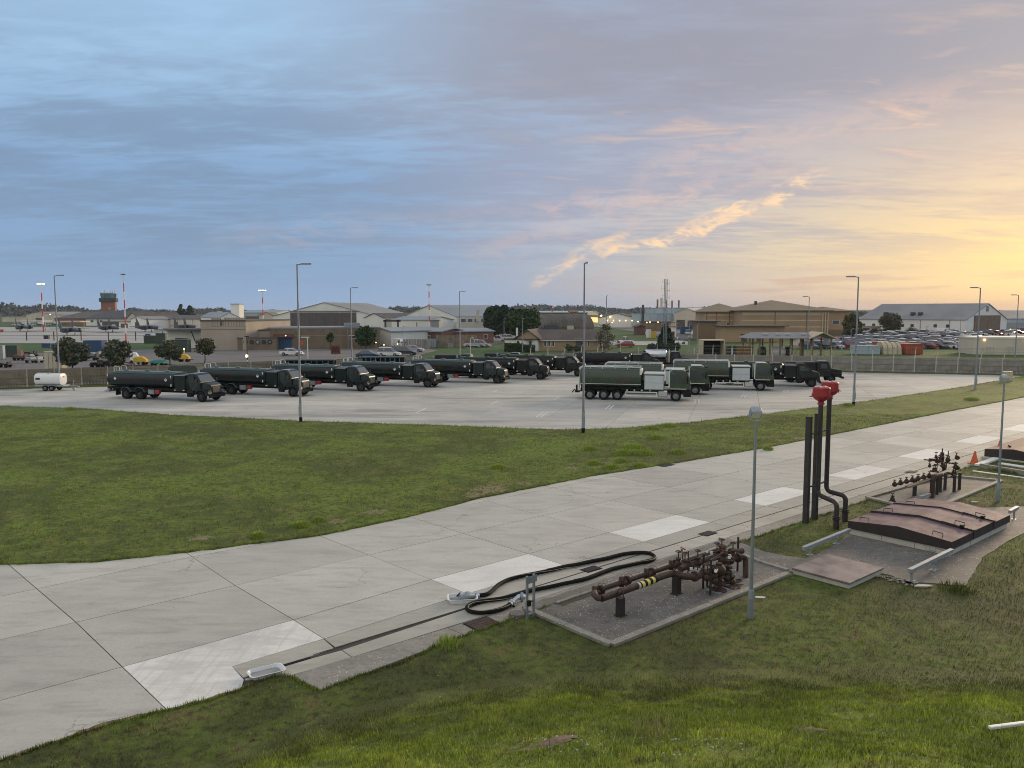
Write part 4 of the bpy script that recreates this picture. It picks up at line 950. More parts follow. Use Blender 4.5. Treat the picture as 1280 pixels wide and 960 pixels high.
def army_truck(label, body='tanker_black', tank=False, cat='lorry'):
    t = thing('military_truck', label, cat)
    MB().box(-5.2, 1.1, -.42, .42, .7, .95).box(-4.9, -3.2, -.9, .9, .45, .57).build('chassis', 'black', t)
    for x, d in ((-4.6, True), (-3.4, True), (0, False)):
        for s in (-1, 1): wheel(t, x, s * .95, .52, .3, dual=d)
    cab = MB(); cab.slab([(-1.6, .8, 1.12), (-1.6, 2.45, 1.1), (-1.5, 2.58, 1.05), (-.35, 2.58, 1.05), (-.05, 1.75, 1.12), (-.05, .8, 1.12)]); cab.build('cab', body, t, bevel=.03)
    hd = MB(); hd.slab([(-.08, .95, .82), (-.08, 1.72, .82), (1.15, 1.58, .74), (1.25, 1.45, .72), (1.25, .75, .72), (-.08, .75, .8)]); hd.build('bonnet', body, t, bevel=.03)
    for s in (-1, 1):
        fe = MB(); fe.slab([(-.75, .9, .1), (-.6, 1.22, .1), (.6, 1.25, .1), (1.2, 1.15, .1), (1.2, 1.05, .1), (.7, 1.08, .1), (.5, 1.1, .1), (-.5, 1.08, .1)])
        for i in range(len(fe.v)): a = fe.v[i]; fe.v[i] = (a[0], s * .98 + a[1] * 2.2, a[2])
        fe.build('wing', body, t)
        MB().box(-1.2, -.5, s * 1.1 - .02, s * 1.1 + .02, 1.75, 2.3).build('side_window', 'glass', t)
        MB().box(1.2, 1.29, s * .58 - .1, s * .58 + .1, 1.15, 1.32).build('headlight', 'windscreen', t)
        MB().box(.0, .05, s * 1.28 - .09, s * 1.28 + .09, 1.7, 2.1).build('mirror', 'black', t)
    ws = MB(); ws.quad((-.33, -.92, 2.48), (-.33, .92, 2.48), (-.08, 1.0, 1.8), (-.08, -1.0, 1.8)); o = ws.build('windscreen', 'windscreen', t, fixn=False); o.location = (.02, 0, 0)
    MB().box(1.2, 1.45, -1.1, 1.1, .55, .8).build('bumper', 'black', t, bevel=.02)
    MB().box(-1.45, -.4, -.95, .95, 2.585, 2.61).build('roof_panel', 'tanker_top', t)
    if tank:
        tankmb(-5.2, -2.3, 2.15, .8, .72, 2.0, .25).build('tank', 'chrome', t); MB().box(-5.2, -2.2, -.9, .9, 1.0, 1.4).build('tank_cradle', 'black', t)
        MB().cyl((-1.8, -.8, 1.0), (-1.8, -.8, 2.9), .08).build('exhaust', 'rail_white', t); MB().cyl((-6.3, 0, 1.8), (-5.6, 0, 1.8), .4, n=14).build('hose_reel', 'galv', t)
        MB().box(-5.5, -5.3, -.7, .7, .9, 2.7).build('rear_frame', 'black', t)
    else:
        MB().box(-5.3, -1.75, -1.15, 1.15, .95, 1.1).build('load_bed', body, t); MB().box(-5.3, -1.75, -1.2, 1.2, 1.1, 2.5).build('canopy', body, t, bevel=.12)
    return t
a1 = army_truck('black snub-bonnet army lorry at the right end of the parked tankers'); place(a1, 1038.7, 479, R(-12))
a2 = army_truck('lorry with a shiny silver tank parked against the far fence', tank=True); a2.location = Q(851, 120); a2.rotation_euler[2] = R(-4)
for px, yy, lb, rz in ((592, 112, 'dark lorry parked by the fence behind the fifth tanker, only its top showing', -6), (652, 116, 'dark lorry parked by the fence behind the sixth tanker, only its top showing', -6)):
    o = dup(a1, Q(px, yy, .03), R(rz), lb)
# bowser trailer
bt = thing('bowser_trailer', 'small white twin-axle bowser trailer standing by the fence at the left', 'trailer', P(59, 488, .03), R(-3))
tk_ = tankmb(-.95, 1.85, 1.24, .68, .62, 2.8, .06); tk_.build('tank', 'white_paint', bt)
MB().box(-1.1, 2.2, -.55, .55, .48, .62).tube([(2.2, -.3, .5), (3.6, 0, .5)], .045, 6).tube([(2.2, .3, .5), (3.6, 0, .5)], .045, 6).build('frame', 'galv', bt)
for x in (.25, .95):
    for s in (-1, 1): wheel(bt, x, s * .68, .3, .18, rim='rim')
MB().box(-.15, 1.35, -.8, -.56, .62, .66).box(-.15, 1.35, .56, .8, .62, .66).build('mudguard', 'galv', bt)
MB().tube([(-.9, -.3, 1.84), (-.85, -.3, 1.96), (.6, -.3, 1.96), (.7, -.3, 1.84)], .02, 5).cyl((.3, 0, 1.84), (.3, 0, 1.93), .2).build('top_rail', 'galv', bt)
MB().cyl((3.0, 0, .1), (3.0, 0, 1.1), .035).cyl((3.0, -.06, .16), (3.0, .06, .16), .15).box(3.4, 3.6, -.08, .08, .4, .48).build('jockey_wheel', 'galv', bt)
MB().box(1.915, 1.925, -.14, .14, 1.4, 1.58).build('warning_plate', 'orange', bt); MB().box(-.8, -.3, -.695, -.683, 1.22, 1.42).build('side_plate', 'red_letters', bt)
# barred racks and tarpaulin box in front of the fence
def rack(px0, px1, yt, Y, label, crate=False):
    a = Q(px0, Y, .03); L = (px1 - px0) / F * Y; h = Z(yt, Y); t = thing('equipment_rack', label, 'rack', a, R(4), 'long barred racks against the fence')
    MB().box(0, L, 0, 1.8, .1, .25).box(0, L, 1.7, 1.8, .25, h - .1).build('bin', 'black', t)
    MB().box(-.05, L + .05, -.05, 1.85, h - .1, h).build('roof', 'container_green', t)
    n = 9
    for k in range(n + 1): MB().box(L * k / n - .05, L * k / n + .05, -.04, .04, .25, h - .1).build('bar', 'tanker_top' if crate else 'container_green', t)
    if crate: MB().box(L * .22, L * .42, .1, 1.0, .5, h - .9).build('crate', 'yellow', t)
rack(353, 416, 450, 100, 'long dark green barred rack against the fence behind the third tanker')
rack(451, 505, 446.5, 107, 'long barred rack with a yellow crate inside, behind the fourth tanker', True)
tb = thing('covered_trailer', 'dark green ribbed tarpaulin cover showing above the first tanker', 'trailer', Q(212, 90, .03), R(-3))
mb = MB(); mb.slab([(0, .8, 1.0), (.2, 2.3, 1.0), (.5, 2.55, .9), (3.2, 2.55, .9), (3.5, 2.3, 1.0), (3.6, .8, 1.0)]); mb.build('tarpaulin', 'olive', tb, bevel=.04)
for k in range(5): MB().slab([(.5 + k * .65, 2.5, .95), (.5 + k * .65, 2.59, .95), (.56 + k * .65, 2.59, .95), (.56 + k * .65, 2.5, .95)]).build('rib', 'container_green', tb)
MB().box(.1, 3.5, -.9, .9, .6, .8).build('frame', 'black', tb)
for x in (1.3, 2.2):
    for s in (-1, 1): wheel(tb, x, s * .95, .4, .22)
# ================================================================== NEAR EQUIPMENT
LR = math.atan2(LU.y, LU.x)
def LP(i, j, z=0.0): p = LN(i, j); return Vector((p.x, p.y, z))
def tsheet(name, pts, m, z=.085, parent=None): return sheet(name, rough(pts, .3, .02, closed=True), z, m, thick=.07, parent=parent)
hs = tsheet('hard_standing', HSP, 'old_concrete', .078)
pad = tsheet('manifold_pad', [LN(2.10, -1.06), LN(2.04, -2.0), LN(4.07, -1.99), LN(4.4, -1.3), LN(4.62, -1.0)], 'old_concrete', .084)
def kerb(pts, w=.22, h=.06, z=.07, m='rough_kerb', parent=None):
    for a, b in zip(pts, pts[1:]):
        a = Vector(a); b = Vector(b); L = (b - a).length; n = max(1, round(L / 1.4)); d = (b - a) / L; rz = yaw(d)
        for k in range(n):
            l = L / n; s = MB().box(.006, l - .006, -w / 2, w / 2, 0, h + .04).build('kerb_block', m, parent, bevel=.012)
            c = a + d * (k * l); s.location = (c.x, c.y, z - .01 + random.uniform(-.004, .004)); s.rotation_euler[2] = rz
kerb([LN(2.07, -1.12), LN(2.03, -2.05), LN(4.06, -2.04)], parent=pad)
gut = MB(); a = LN(2.3, -1.235); b = LN(4.2, -1.19); d = (b - a).normalized(); w = Vector((-d.y, d.x)) * .10
gut.quad((*(a - w), .091), (*(b - w), .091), (*(b + w), .091), (*(a + w), .091)); gut.build('gutter_channel', 'joint', pad)
kerb([LN(2.3, -1.195), LN(4.3, -1.14)], .12, .03, .075, parent=pad)
kerb([P2(922, 694), P2(952, 706), P2(985, 716)], .16, .03, .075, parent=hs)
pad2 = tsheet('second_manifold_pad', [LN(7.1, -1.12), LN(6.9, -1.9), LN(9.05, -1.85), LN(9.1, -1.30), LN(7.9, -1.17)], 'old_concrete', .082)
kerb([LN(7.95, -1.14), LN(7.08, -1.10), LN(6.98, -1.5)], parent=pad2); kerb([LN(9.0, -1.28), LN(9.13, -1.85), LN(7.0, -1.9)], parent=pad2)
kerb([LN(7.9, -1.14), LN(9.0, -1.27)], .12, .04, parent=pad2)
# loose white grit on the pad
gr = MB()
for _ in range(420):
    i = random.gauss(2.5, .35) if random.random() < .6 else random.uniform(2.1, 4.2); j = random.uniform(-2.0, -1.3)
    p = LN(i, j)
    if i < 2.1: continue
    r_ = random.uniform(.008, .022); gr.sphere((p.x, p.y, .086 + r_ * .3), r_, 5, 3, 0, (1, .8, .6))
tag(gr.build('grit', 'plinth'), kind='stuff')
# manhole plates and hydrant covers along the drain
for px, py, sx, sy, m, lb in ((603, 780, .42, .36, 'pipe', 'rusty brown square cover plate in the concrete beside the looped hose'), (739, 711.5, .34, .2, 'dark_metal', 'small dark grate on the slot drain inside the hose loop'), (885, 667, .36, .22, 'dark_metal', 'small dark grate on the slot drain behind the valve manifold'), (1139, 590, .36, .22, 'dark_metal', 'small dark grate on the slot drain near the far manifold'), (832, 581.5, .5, .3, 'dark_metal', 'small dark cover plate at the grassy far edge of the taxiway')):
    p = P(px, py, .03); t = thing('cover_plate', lb, 'cover plate', p, LR, None)
    MB().box(-sx, sx, -sy, sy, 0, .012).build('frame', 'rough_kerb' if sx > .5 else 'black', t); MB().box(-sx + .04, sx - .04, -sy + .04, sy - .04, .012, .02).build('plate', m, t, bevel=.004)
    for k in range(5): MB().box(-sx + .08, sx - .08, -sy * .8 + k * sy * .4 - .01, -sy * .8 + k * sy * .4 + .01, .02, .026).build('rib', m, t)
# small concrete footing by the sign
tag(MB().cyl((0, 0, 0), (0, 0, .12), .24, .22, 12).build('concrete_footing', 'old_concrete', loc=P(646, 771, .03)), 'weathered round concrete lump at the foot of the two-legged stand', 'footing')
# ---- large hatch cover
hc = thing('hatch_cover', 'large low steel hatch cover with three red-brown ridged lids on a concrete upstand', 'hatch cover', LP(5.5, -2.27, .07), LR)
HL, HW = 5.66, 1.80
kb = MB(); kb.box(.04, HL - .04, -HW, HW, 0, .26); kb.build('upstand', 'plinth', hc, bevel=.015)
for y in (-HW - .002, HW + .002):
    for x in (1.9, 3.8): MB().box(x - .006, x + .006, y - .003, y + .003, 0, .26).build('upstand_joint', 'joint', hc)
for y in (-.6, .6): MB().box(.036, .042, y - .006, y + .006, 0, .26).build('upstand_joint', 'joint', hc)
cuts = [(-.03, .345 * HL, 0), (.345 * HL, .70 * HL, .035), (.70 * HL, HL + .03, 0)]
ez, pz = .53, .70
for k, (a, b, dz) in enumerate(cuts):
    mb = MB(); W = HW + .07
    for x in (a + .004, b - .004):
        for y, z in ((-W, .24), (-W, ez + dz), (0, pz + dz), (W, ez + dz), (W, .24)): mb.v.append((x, y, z))
    mb.face((0, 1, 2, 3, 4), 1); mb.face((9, 8, 7, 6, 5), 1); mb.face((1, 6, 7, 2), 0); mb.face((2, 7, 8, 3), 0); mb.face((0, 5, 6, 1), 1); mb.face((3, 8, 9, 4), 1); mb.face((4, 9, 5, 0), 1)
    o = mb.build('lid', ['hatch_red', 'hatch_black'], hc)
    for y in (-1.45, 1.2): MB().tube([(a + .3, y, ez + dz + .06 + (.17 * (1 - abs(y) / 1.87))- .06), (a + .3, y, ez + dz + .12 + (.17 * (1 - abs(y) / 1.87))), (a + .3 + .0, y + .34, ez + dz + .12 + (.17 * (1 - abs(y + .34) / 1.87))), (a + .3, y + .34, ez + dz + (.17 * (1 - abs(y + .34) / 1.87)))], .016, 6).build('handle', 'hatch_black', o)
for x in (.345 * HL, .70 * HL):
    mb = MB(); W = HW + .10
    for xx in (x - .06, x + .06):
        for y, z in ((-W, .30), (-W, ez + .085), (0, pz + .085), (W, ez + .085), (W, .30), (W - .02, ez + .0), (0, pz), (-W + .02, ez)): mb.v.append((xx, y, z))
    mb.face(range(8)); mb.face(range(15, 7, -1))
    for q in range(8): mb.face((q, (q + 1) % 8, 8 + (q + 1) % 8, 8 + q))
    mb.build('seam_strip', 'hatch_black', hc)
    MB().box(x - .12, x - .02, -1.55, -1.42, ez + .06, ez + .19).build('latch', 'black', hc, bevel=.01)
    MB().tube([(x - .25, -1.35, ez + .08), (x - .25, -1.35, ez + .18), (x - .25, -.85, ez + .24), (x - .25, -.85, ez + .12)], .018, 6).build('handle', 'hatch_black', hc)
sh = thing('access_hatch', 'small flat rectangular steel hatch plate on a low concrete base beside the nearer manifold', 'hatch', LP(4.09, -2.32, .06), LR)
MB().box(.03, 2.28, -.94, .94, 0, .15).build('concrete_base', 'plinth', sh, bevel=.015)
MB().box(0, 2.31, -.97, .97, .15, .215).build('plate', 'hatch_small', sh, bevel=.008)
# ---- galvanised guard rails
def guard(a, b, label, posts=(.12, .8)):
    a = Vector(a); b = Vector(b); d = b - a; L = d.to_2d().length; t = thing('guard_rail', label, 'rail', (a.x, a.y, .06), yaw(d), 'galvanised rails along the hatch cover')
    z = a.z - .06
    o = MB().box(0, L, -.05, .05, z - .06, z + .06).box(0, L, -.07, .07, z + .06, z + .068).build('rail', 'galv', t, bevel=.004)
    for p in posts:
        MB().box(L * p - .04, L * p + .04, -.03, .03, 0, z - .06).box(L * p - .12, L * p + .12, -.09, .09, 0, .02).box(L * p - .1, L * p + .1, -.06, .06, z - .09, z - .06).build('post', 'galv', t)
    return t
guard(P(1004, 686, .38), P(1062, 660, .46), 'galvanised rail running to the left corner of the big hatch cover', (.14, .7))
guard(P(1137, 714, .42), P(1190, 686, .48), 'galvanised rail at the near corner of the big hatch cover', (.05, .55))
guard(P(1262, 640, .48), P(1272, 634.5, .48), 'short galvanised rail at the far right corner of the big hatch cover', (.6,))
guard(P(1150, 622, .42), P(1162, 617.5, .45), 'short galvanised rail behind the big hatch cover beside the far manifold', (.2,))
rb = MB(); 
for _ in range(60):
    f_ = random.random(); p = P(1101 + 45 * f_, 720 + 12 * f_, .08); rb.box(-.08, .08, -.03, .03, 0, .03, 0, random.uniform(0, 3), (p.x + random.gauss(0, .1), p.y + random.gauss(0, .06)))
for k, v in enumerate(rb.v): rb.v[k] = (v[0], v[1], v[2] + .075)
tag(rb.build('rubble', 'rough_kerb'), kind='stuff')
# ---- vent pipes
vz = .05
v1 = P(1007, 654, vz); v2 = P(1018, 649.5, vz); v3 = P(1021, 652.5, vz); v4 = P(1031.5, 647, vz); b3 = P(1045, 661.5, vz); b4 = P(1056, 652, vz)
pt = thing('vent_post', 'plain dark steel post, leftmost of the vent pipe group', 'post', v1, LR); MB().box(-.1, .1, -.1, .1, 0, Z(522, v1.y) - vz).build('post', 'vent_pipe', pt, bevel=.01); MB().box(-.11, .11, -.11, .11, Z(522, v1.y) - vz, Z(522, v1.y) - vz + .02).build('cap', 'dark_metal', pt)
pt = thing('vent_post', 'plain dark steel post tucked behind the nearer red capped vent pipe', 'post', v2, LR); MB().box(-.1, .1, -.1, .1, 0, Z(518, v2.y) - vz).build('post', 'vent_pipe', pt, bevel=.01); MB().box(-.11, .11, -.11, .11, Z(518, v2.y) - vz, Z(518, v2.y) - vz + .02).build('cap', 'dark_metal', pt)
def vent(c, b, label, ztop):
    t = thing('vent_pipe', label, 'vent pipe', b); o = c - b; o.z = 0
    e = 1.32; q = []
    q.append(Vector((0, 0, 0))); q.append(Vector((0, 0, .88)))
    for k in range(1, 6): a = k / 6 * math.pi / 2; q.append(o * (.25 * (1 - math.cos(a))) + Vector((0, 0, .88 + .2 * math.sin(a))))
    for k in range(0, 6): a = k / 5 * math.pi / 2; q.append(o * (.75 + .25 * math.sin(a)) + Vector((0, 0, 1.12 + .25 * (1 - math.cos(a)))))
    q.append(o + Vector((0, 0, ztop)))
    MB().tube(q, .095, 14).build('pipe', 'vent_pipe', t)
    MB().cyl((0, 0, .38), (0, 0, .44), .15).cyl((0, 0, .47), (0, 0, .53), .15).build('flange', 'vent_pipe', t)
    MB().cyl((0, 0, 0), (0, 0, .38), .11).build('root_sleeve', 'vent_pipe', t)
    cp = MB(); O = lambda z: (o.x, o.y, ztop + z)
    cp.tube([O(-.06), O(.0)], [.14, .14], 20).tube([O(0), O(.07)], [.10, .12], 20)
    cp.tube([O(.07), O(.13), O(.20), O(.27)], [.12, .22, .29, .325], 28).tube([O(.27), O(.30)], [.37, .37], 28).tube([O(.305), O(.335)], [.37, .37], 28).tube([O(.335), O(.60)], [.335, .335], 28).tube([O(.60), O(.63), O(.65)], [.345, .33, .28], 28)
    cap = cp.build('cap', 'red_paint', t)
    bl = MB()
    for k in range(6):
        a = k * math.pi / 3 + .3; x = o.x + .355 * math.cos(a); y = o.y + .37 * math.sin(a); bl.cyl((x, y, ztop + .23), (x, y, ztop + .37), .022, n=8)
    bl.cyl((o.x - .47, o.y, ztop + .27), (o.x + .47, o.y, ztop + .27), .02, n=6); bl.build('bolt', 'red_paint', cap)
    rb_ = MB()
    for k in range(5):
        a = k * 1.2566 + .5; rb_.box(-.05, .05, -.05, .05, ztop + .64, ztop + .68, 0, a, (o.x + .2 * math.cos(a), o.y + .2 * math.sin(a)))
    rb_.build('vent_slot', 'placard', cap)
    return t
vent(v3, b3, 'tall black vent pipe with red cap, the nearer one with the lower bend', Z(504, v3.y) - vz)
vent(v4, b4, 'tall black vent pipe with red cap, the farther one on the right', Z(497, v4.y) - vz)
for a_, b_, z_ in ((v1, v3, 3.7), (v3, v4, 3.75), (v1, v3, 1.55), (v3, v4, 1.6)):
    tag(MB().tube([(a_.x, a_.y, z_), (b_.x, b_.y, z_)], .035, 6).build('pipe_bracket', 'vent_pipe'), 'short steel bracket bar tying the vent pipe group together', 'bracket', 'bracket bars between the vent pipes')
# ---- pipe manifolds
def arc(a, b, c, n=5):
    a, b, c = Vector(a), Vector(b), Vector(c); return [(a * (1 - t) ** 2 + b * 2 * t * (1 - t) + c * t * t) for t in [k / n for k in range(n + 1)]]
def flange(t, c, d, r=.17, n=2, w=.035):
    c = Vector(c); d = Vector(d).normalized(); mb = MB()
    for k in range(n): o = c + d * (k * (w + .012) - w); mb.cyl(o, o + d * w, r, n=14)
    s = d.orthogonal().normalized(); u = d.cross(s)
    for k in range(8):
        a = k * math.pi / 4; q = c + (s * math.cos(a) + u * math.sin(a)) * (r * .8); mb.cyl(q - d * (w * 1.7), q + d * (w * 1.9), .016, n=6)
    mb.build('flange', 'pipe', t)
def valve(t, c, s=1.0, wheel_m='pipe', h=.35, wr=.11):
    c = Vector(c); mb = MB(); mb.sphere(c, .13 * s, 12, 8, 0, (1, 1, .95)); mb.cyl(c, c + Vector((0, 0, .18 * s)), .07 * s, n=10).cyl(c + Vector((0, 0, .16 * s)), c + Vector((0, 0, .21 * s)), .11 * s, n=12); o = mb.build('valve', 'pipe', t)
    st = MB(); st.cyl(c + Vector((0, 0, .2 * s)), c + Vector((0, 0, h)), .018, n=6); st.build('stem', 'galv' if wheel_m != 'pipe' else 'pipe', o)
    wh = MB(); pts = [c + Vector((wr * math.cos(6.2832 * k / 14), wr * math.sin(6.2832 * k / 14), h)) for k in range(15)]; wh.tube(pts, .014, 6, caps=False)
    for k in range(3): a = k * 2.094; wh.tube([c + Vector((0, 0, h)), c + Vector((wr * math.cos(a), wr * math.sin(a), h))], .01, 5)
    wh.build('handwheel', wheel_m, o)
def gauge(t, c, d=(-.5, -.85, .1), r=.065):
    c = Vector(c); d = Vector(d).normalized(); o = MB().cyl(c - d * .02, c + d * .03, r, n=14).tube([c - Vector((0, 0, .02)), c - Vector((0, 0, .25))], .012, 5).build('gauge', 'dark_metal', t); MB().cyl(c + d * .03, c + d * .034, r * .82, n=14).build('dial', 'placard', o)
base = P(775, 769, .085)
mf = thing('pipe_manifold', 'rusty brown fuel pipe manifold with valves and a yellow striped pipe on the nearer pad', 'pipework', (0, 0, 0))
zz = .66
A_ = [P(752, 748, zz), P(775, 740, zz), P(812, 726.5, zz)]; mp = A_[:2] + arc(P(806, 729, zz), P(832, 717.5, zz), P(842, 717, zz)) + arc(P(846, 717.5, zz), P(856, 722, zz), P(872, 720.5, zz)) + [P(888, 714, zz), P(902, 708, zz)]
MB().tube(mp, .100, 14).build('pipe', 'pipe', mf)
bk = [P(744, 739, .52), P(778, 727.5, .52), P(810, 717, .52), P(842, 706.5, .56), P(870, 697, .62)]
MB().tube(bk, .07, 12).build('pipe', 'pipe', mf)
MB().tube([P(752, 748, zz), P(747, 747.5, zz), P(743.5, 744, .62), P(743, 740, .56), P(746, 738, .52)], .088, 12).build('elbow', 'pipe', mf)
du = Vector((LU.x, LU.y, 0)).normalized(); dv = Vector((LV.x, LV.y, 0)).normalized()
for c in (P(744.5, 739.5, .54), P(778, 727.5, .52), P(809, 717, .52), P(840, 706.5, .56)):
    flange(mf, c, dv - du * .6, .16, 3); flange(mf, c + du * .22, du, .14, 2)
    MB().tube([c, c - dv * .16 - Vector((0, 0, .02))], .075, 10).build('stub', 'pipe', mf)
    MB().tube(arc(c + Vector((0, 0, .1)), c + du * .2 + Vector((0, 0, .34)), c + du * .5 + Vector((0, 0, .05))), .006, 5).build('bond_wire', 'black', mf)
mp2 = [P(850, 711, .80), P(868, 705, .80), P(890, 698, .80), P(912, 692, .80), P(928, 688.5, .80)]
MB().tube(mp2, .095, 14).build('pipe', 'pipe', mf)
e0 = P(924, 697, .72); MB().tube([P(900, 703, .72)] + arc(P(921, 696.5, .72), P(933, 694, .72), P(932, 701, .56)) + [P(932, 721.5, .085)], .09, 14).build('pipe', 'pipe', mf)
for c in (P(868, 720.5, zz), P(880, 717.5, zz), P(893, 712, zz), P(912, 700, .72), P(922, 697, .72), P(862, 707, .8), P(902, 695, .8), P(915, 691, .8)): flange(mf, c, du, .155)
for px, py, w_ in ((775.3, 769.4, .1), (845.6, 742, .11)):
    p = P(px, py, .085); s = MB(); s.box(-w_, w_, -.09, .09, 0, .52, 0, LR, (p.x, p.y)); s.box(-.15, .15, -.13, .13, 0, .02, 0, LR, (p.x, p.y))
    for k, v in enumerate(s.v): s.v[k] = (v[0], v[1], v[2] + .085)
    s.build('support', 'hatch_black', mf); c = p + Vector((0, 0, .6)); MB().tube([c + dv * .1 - Vector((0, 0, .1)), c + dv * .1 + Vector((0, 0, .1)), c + Vector((0, 0, .19)), c - dv * .1 + Vector((0, 0, .1)), c - dv * .1 - Vector((0, 0, .1))], .018, 6).build('clamp', 'pipe', mf)
for px, py, h in ((887.8, 744, 1.1), (879, 727, 1.1), (922, 706, 1.15), (853, 716, .9), (860, 715, .9)):
    p = P(px, py, .085) if py > 730 else P(px, py, .3); MB().cyl((p.x, p.y, .085), (p.x, p.y, .085 + h), .035 if h > 1 else .02, n=8).build('upright', 'hatch_black', mf)
# yellow striped band on the main pipe
f0, f1 = P(799, 732, zz), P(820.5, 723.5, zz); dd = (f1 - f0)
MB().tube([f0 - dd * .02, f0 + dd * .96], .102, 14).build('band', 'black', mf)
for k in range(3): MB().tube([f0 + dd * (.06 + k * .3), f0 + dd * (.21 + k * .3)], .104, 14).build('stripe', 'yellow', mf)
MB().tube([f0 - dd * .1, f0 - dd * .02], .1035, 14).build('stripe', 'cabinet', mf)
# valve tree
tr = P(898, 738, .085)
MB().cyl((tr.x, tr.y, .085), (tr.x, tr.y, .12), .26, n=14).cyl((tr.x, tr.y, .12), (tr.x, tr.y, .95), .10, n=12).cyl((tr.x, tr.y, .5), (tr.x, tr.y, .56), .17, n=12).cyl((tr.x, tr.y, .3), (tr.x, tr.y, .34), .17, n=12).build('riser', 'pipe', mf)
MB().sphere((tr.x, tr.y, .72), .2, 14, 8).build('strainer', 'pipe', mf)
MB().box(-.3, .3, -.22, .22, .0, .03).build('base_plate', 'galv', mf, loc=(tr.x, tr.y, .086), rz=LR)
for px, py, z, s, m in ((848, 704, .75, .8, 'pipe'), (856, 706, .75, .8, 'pipe'), (872, 704, .8, 1, 'pipe'), (884, 722, .6, 1, 'pipe'), (893, 726, .5, .9, 'pipe'), (905, 700, .78, 1.1, 'pipe'), (911, 716, .5, 1, 'pipe'), (902, 690, .85, 1.1, 'pipe'), (916, 694, .8, 1, 'pipe'), (896, 694, .8, .9, 'pipe'), (915, 727, .25, .9, 'galv'), (908, 722, .4, .9, 'pipe')):
    valve(mf, P(px, py, z), s, m, .28 + .12 * s, .09)
for px, py, z in ((853, 691, .95), (904, 691, 1.0)):
    c = P(px, py, z); o = MB().tube([c - Vector((0, 0, .15)), c, c + Vector((.0, 0, .12))], .018, 6).build('lever_stem', 'galv', mf); MB().tube([c + Vector((-.02, 0, .04)), c + Vector((-.05, .02, .17)), c + Vector((.1, 0, .10))], .026, 6).build('lever', 'red_paint', o)
for px, py, z in ((895, 713.5, .9), (884, 689, 1.0), (912, 696.5, .95)): gauge(mf, P(px, py, z))
for pts, r_ in (([(858, 702, .95), (880, 694, 1.0), (900, 688, 1.0), (915, 691, .95)], .022), ([(862, 705, .9), (884, 713, .85), (893, 708, .9)], .018), ([(879, 706, 1.0), (900, 696, 1.0)], .022), ([(888, 700, 1.05), (906, 690, 1.05), (921, 688, 1.05)], .022), ([(870, 698, .9), (872, 712, .7)], .018), ([(902, 712, .7), (912, 717, .4), (910, 727, .25)], .03), ([(893, 735, .25), (905, 729, .25), (915, 727, .25)], .05), ([(884, 722, .6), (884, 733, .25), (895, 736, .2)], .035)):
    MB().tube([P(*q) for q in pts], r_, 8).build('small_pipe', 'pipe', mf)
for px, py, z in ((864, 711, .85), (912, 695, .98), (889, 691, 1.02)): c = P(px, py, z); MB().box(-.045, .045, -.01, .01, -.04, .05).build('tag_plate', 'placard', mf, loc=c, rz=.2)
dbr = MB()
for _ in range(40):
    p = P(random.uniform(895, 925), random.uniform(724, 736), .09); dbr.box(-.12, .12, -.012, .012, .088, .10, 0, random.uniform(0, 3), (p.x, p.y))
tag(dbr.build('rusty_debris', 'pipe'), kind='stuff')
# second manifold
m2 = thing('pipe_manifold', 'rusty brown pipe manifold with a row of hose couplings on the farther kerbed pad', 'pipework', (0, 0, 0))
q0, q1 = P(1117, 606, .95), P(1172, 592.5, 1.0); 
MB().tube([q0, q1], .05, 10).build('pipe', 'pipe', m2)
MB().box(-1.6, 1.0, -.1, .1, -.04, .04).build('shelf', 'wall_brown', m2, loc=P(1153, 602.5, .86), rz=LR)
for k in range(7):
    c = q0.lerp(q1, .02 + k * .13); valve(m2, c, .62, 'pipe', .2, .06); flange(m2, c, du, .10, 2, .03)
for px, py in ((1143, 619.5), (1165, 622), (1175, 615), (1181, 612.5), (1192.5, 615), (1199, 612), (1171, 618)):
    p = P(px, py, .085); MB().box(-.09 if px < 1170 else -.04, .09 if px < 1170 else .04, -.06, .06, 0, .82).build('support', 'hatch_black', m2, loc=p, rz=LR)
pz2 = P(1165, 622, .085); MB().tube([pz2, pz2 + Vector((0, 0, .6))] + arc(pz2 + Vector((0, 0, .65)), pz2 + Vector((0, 0, .98)), pz2 + du * .35 + Vector((0, 0, .95))) + [pz2 + du * .9 + Vector((0, 0, .95))], .11, 12).build('pipe', 'pipe', m2)
random.seed(31)
for k in range(16):
    c = P(random.uniform(1166, 1196), random.uniform(584, 606), random.uniform(.6, 1.15)); c = P(1180, 604, .085) + Vector((random.uniform(-.55, .75), random.uniform(-.5, .5), random.uniform(.45, 1.25))); valve(m2, c, random.uniform(.55, .9), 'pipe', .25, .07)
    if k % 2: flange(m2, c + du * .12, du, .11)
for k in range(14):
    c = P(1180, 604, .085) + Vector((random.uniform(-.5, .7), random.uniform(-.4, .4), random.uniform(.3, 1.2))); d = random.choice([du, dv, Vector((0, 0, 1))]) * random.uniform(.3, .7); MB().tube([c, c + d], random.uniform(.02, .045), 7).build('small_pipe', 'pipe', m2)
c = P(1176, 604, .085); MB().cyl(c + Vector((0, 0, .8)), c + Vector((0, 0, 1.75)), .03).cyl(c + Vector((0, 0, 1.4)), c + Vector((0, 0, 1.55)), .09).sphere(c + Vector((0, 0, 1.3)), .12).build('upright', 'pipe', m2)
for a_, z_ in ((-.55, 1.35), (.6, 1.25)): MB().tube([c + du * a_ + Vector((0, 0, .7)), c + du * a_ + Vector((0, 0, z_)), c + du * (a_ + .35) + Vector((0, 0, z_)), c + du * (a_ + .35) + Vector((0, 0, 1.1))], .022, 6).build('frame', 'pipe', m2)
gauge(m2, c + Vector((-.25, -.4, .75))); gauge(m2, c + Vector((.62, -.1, .9)))
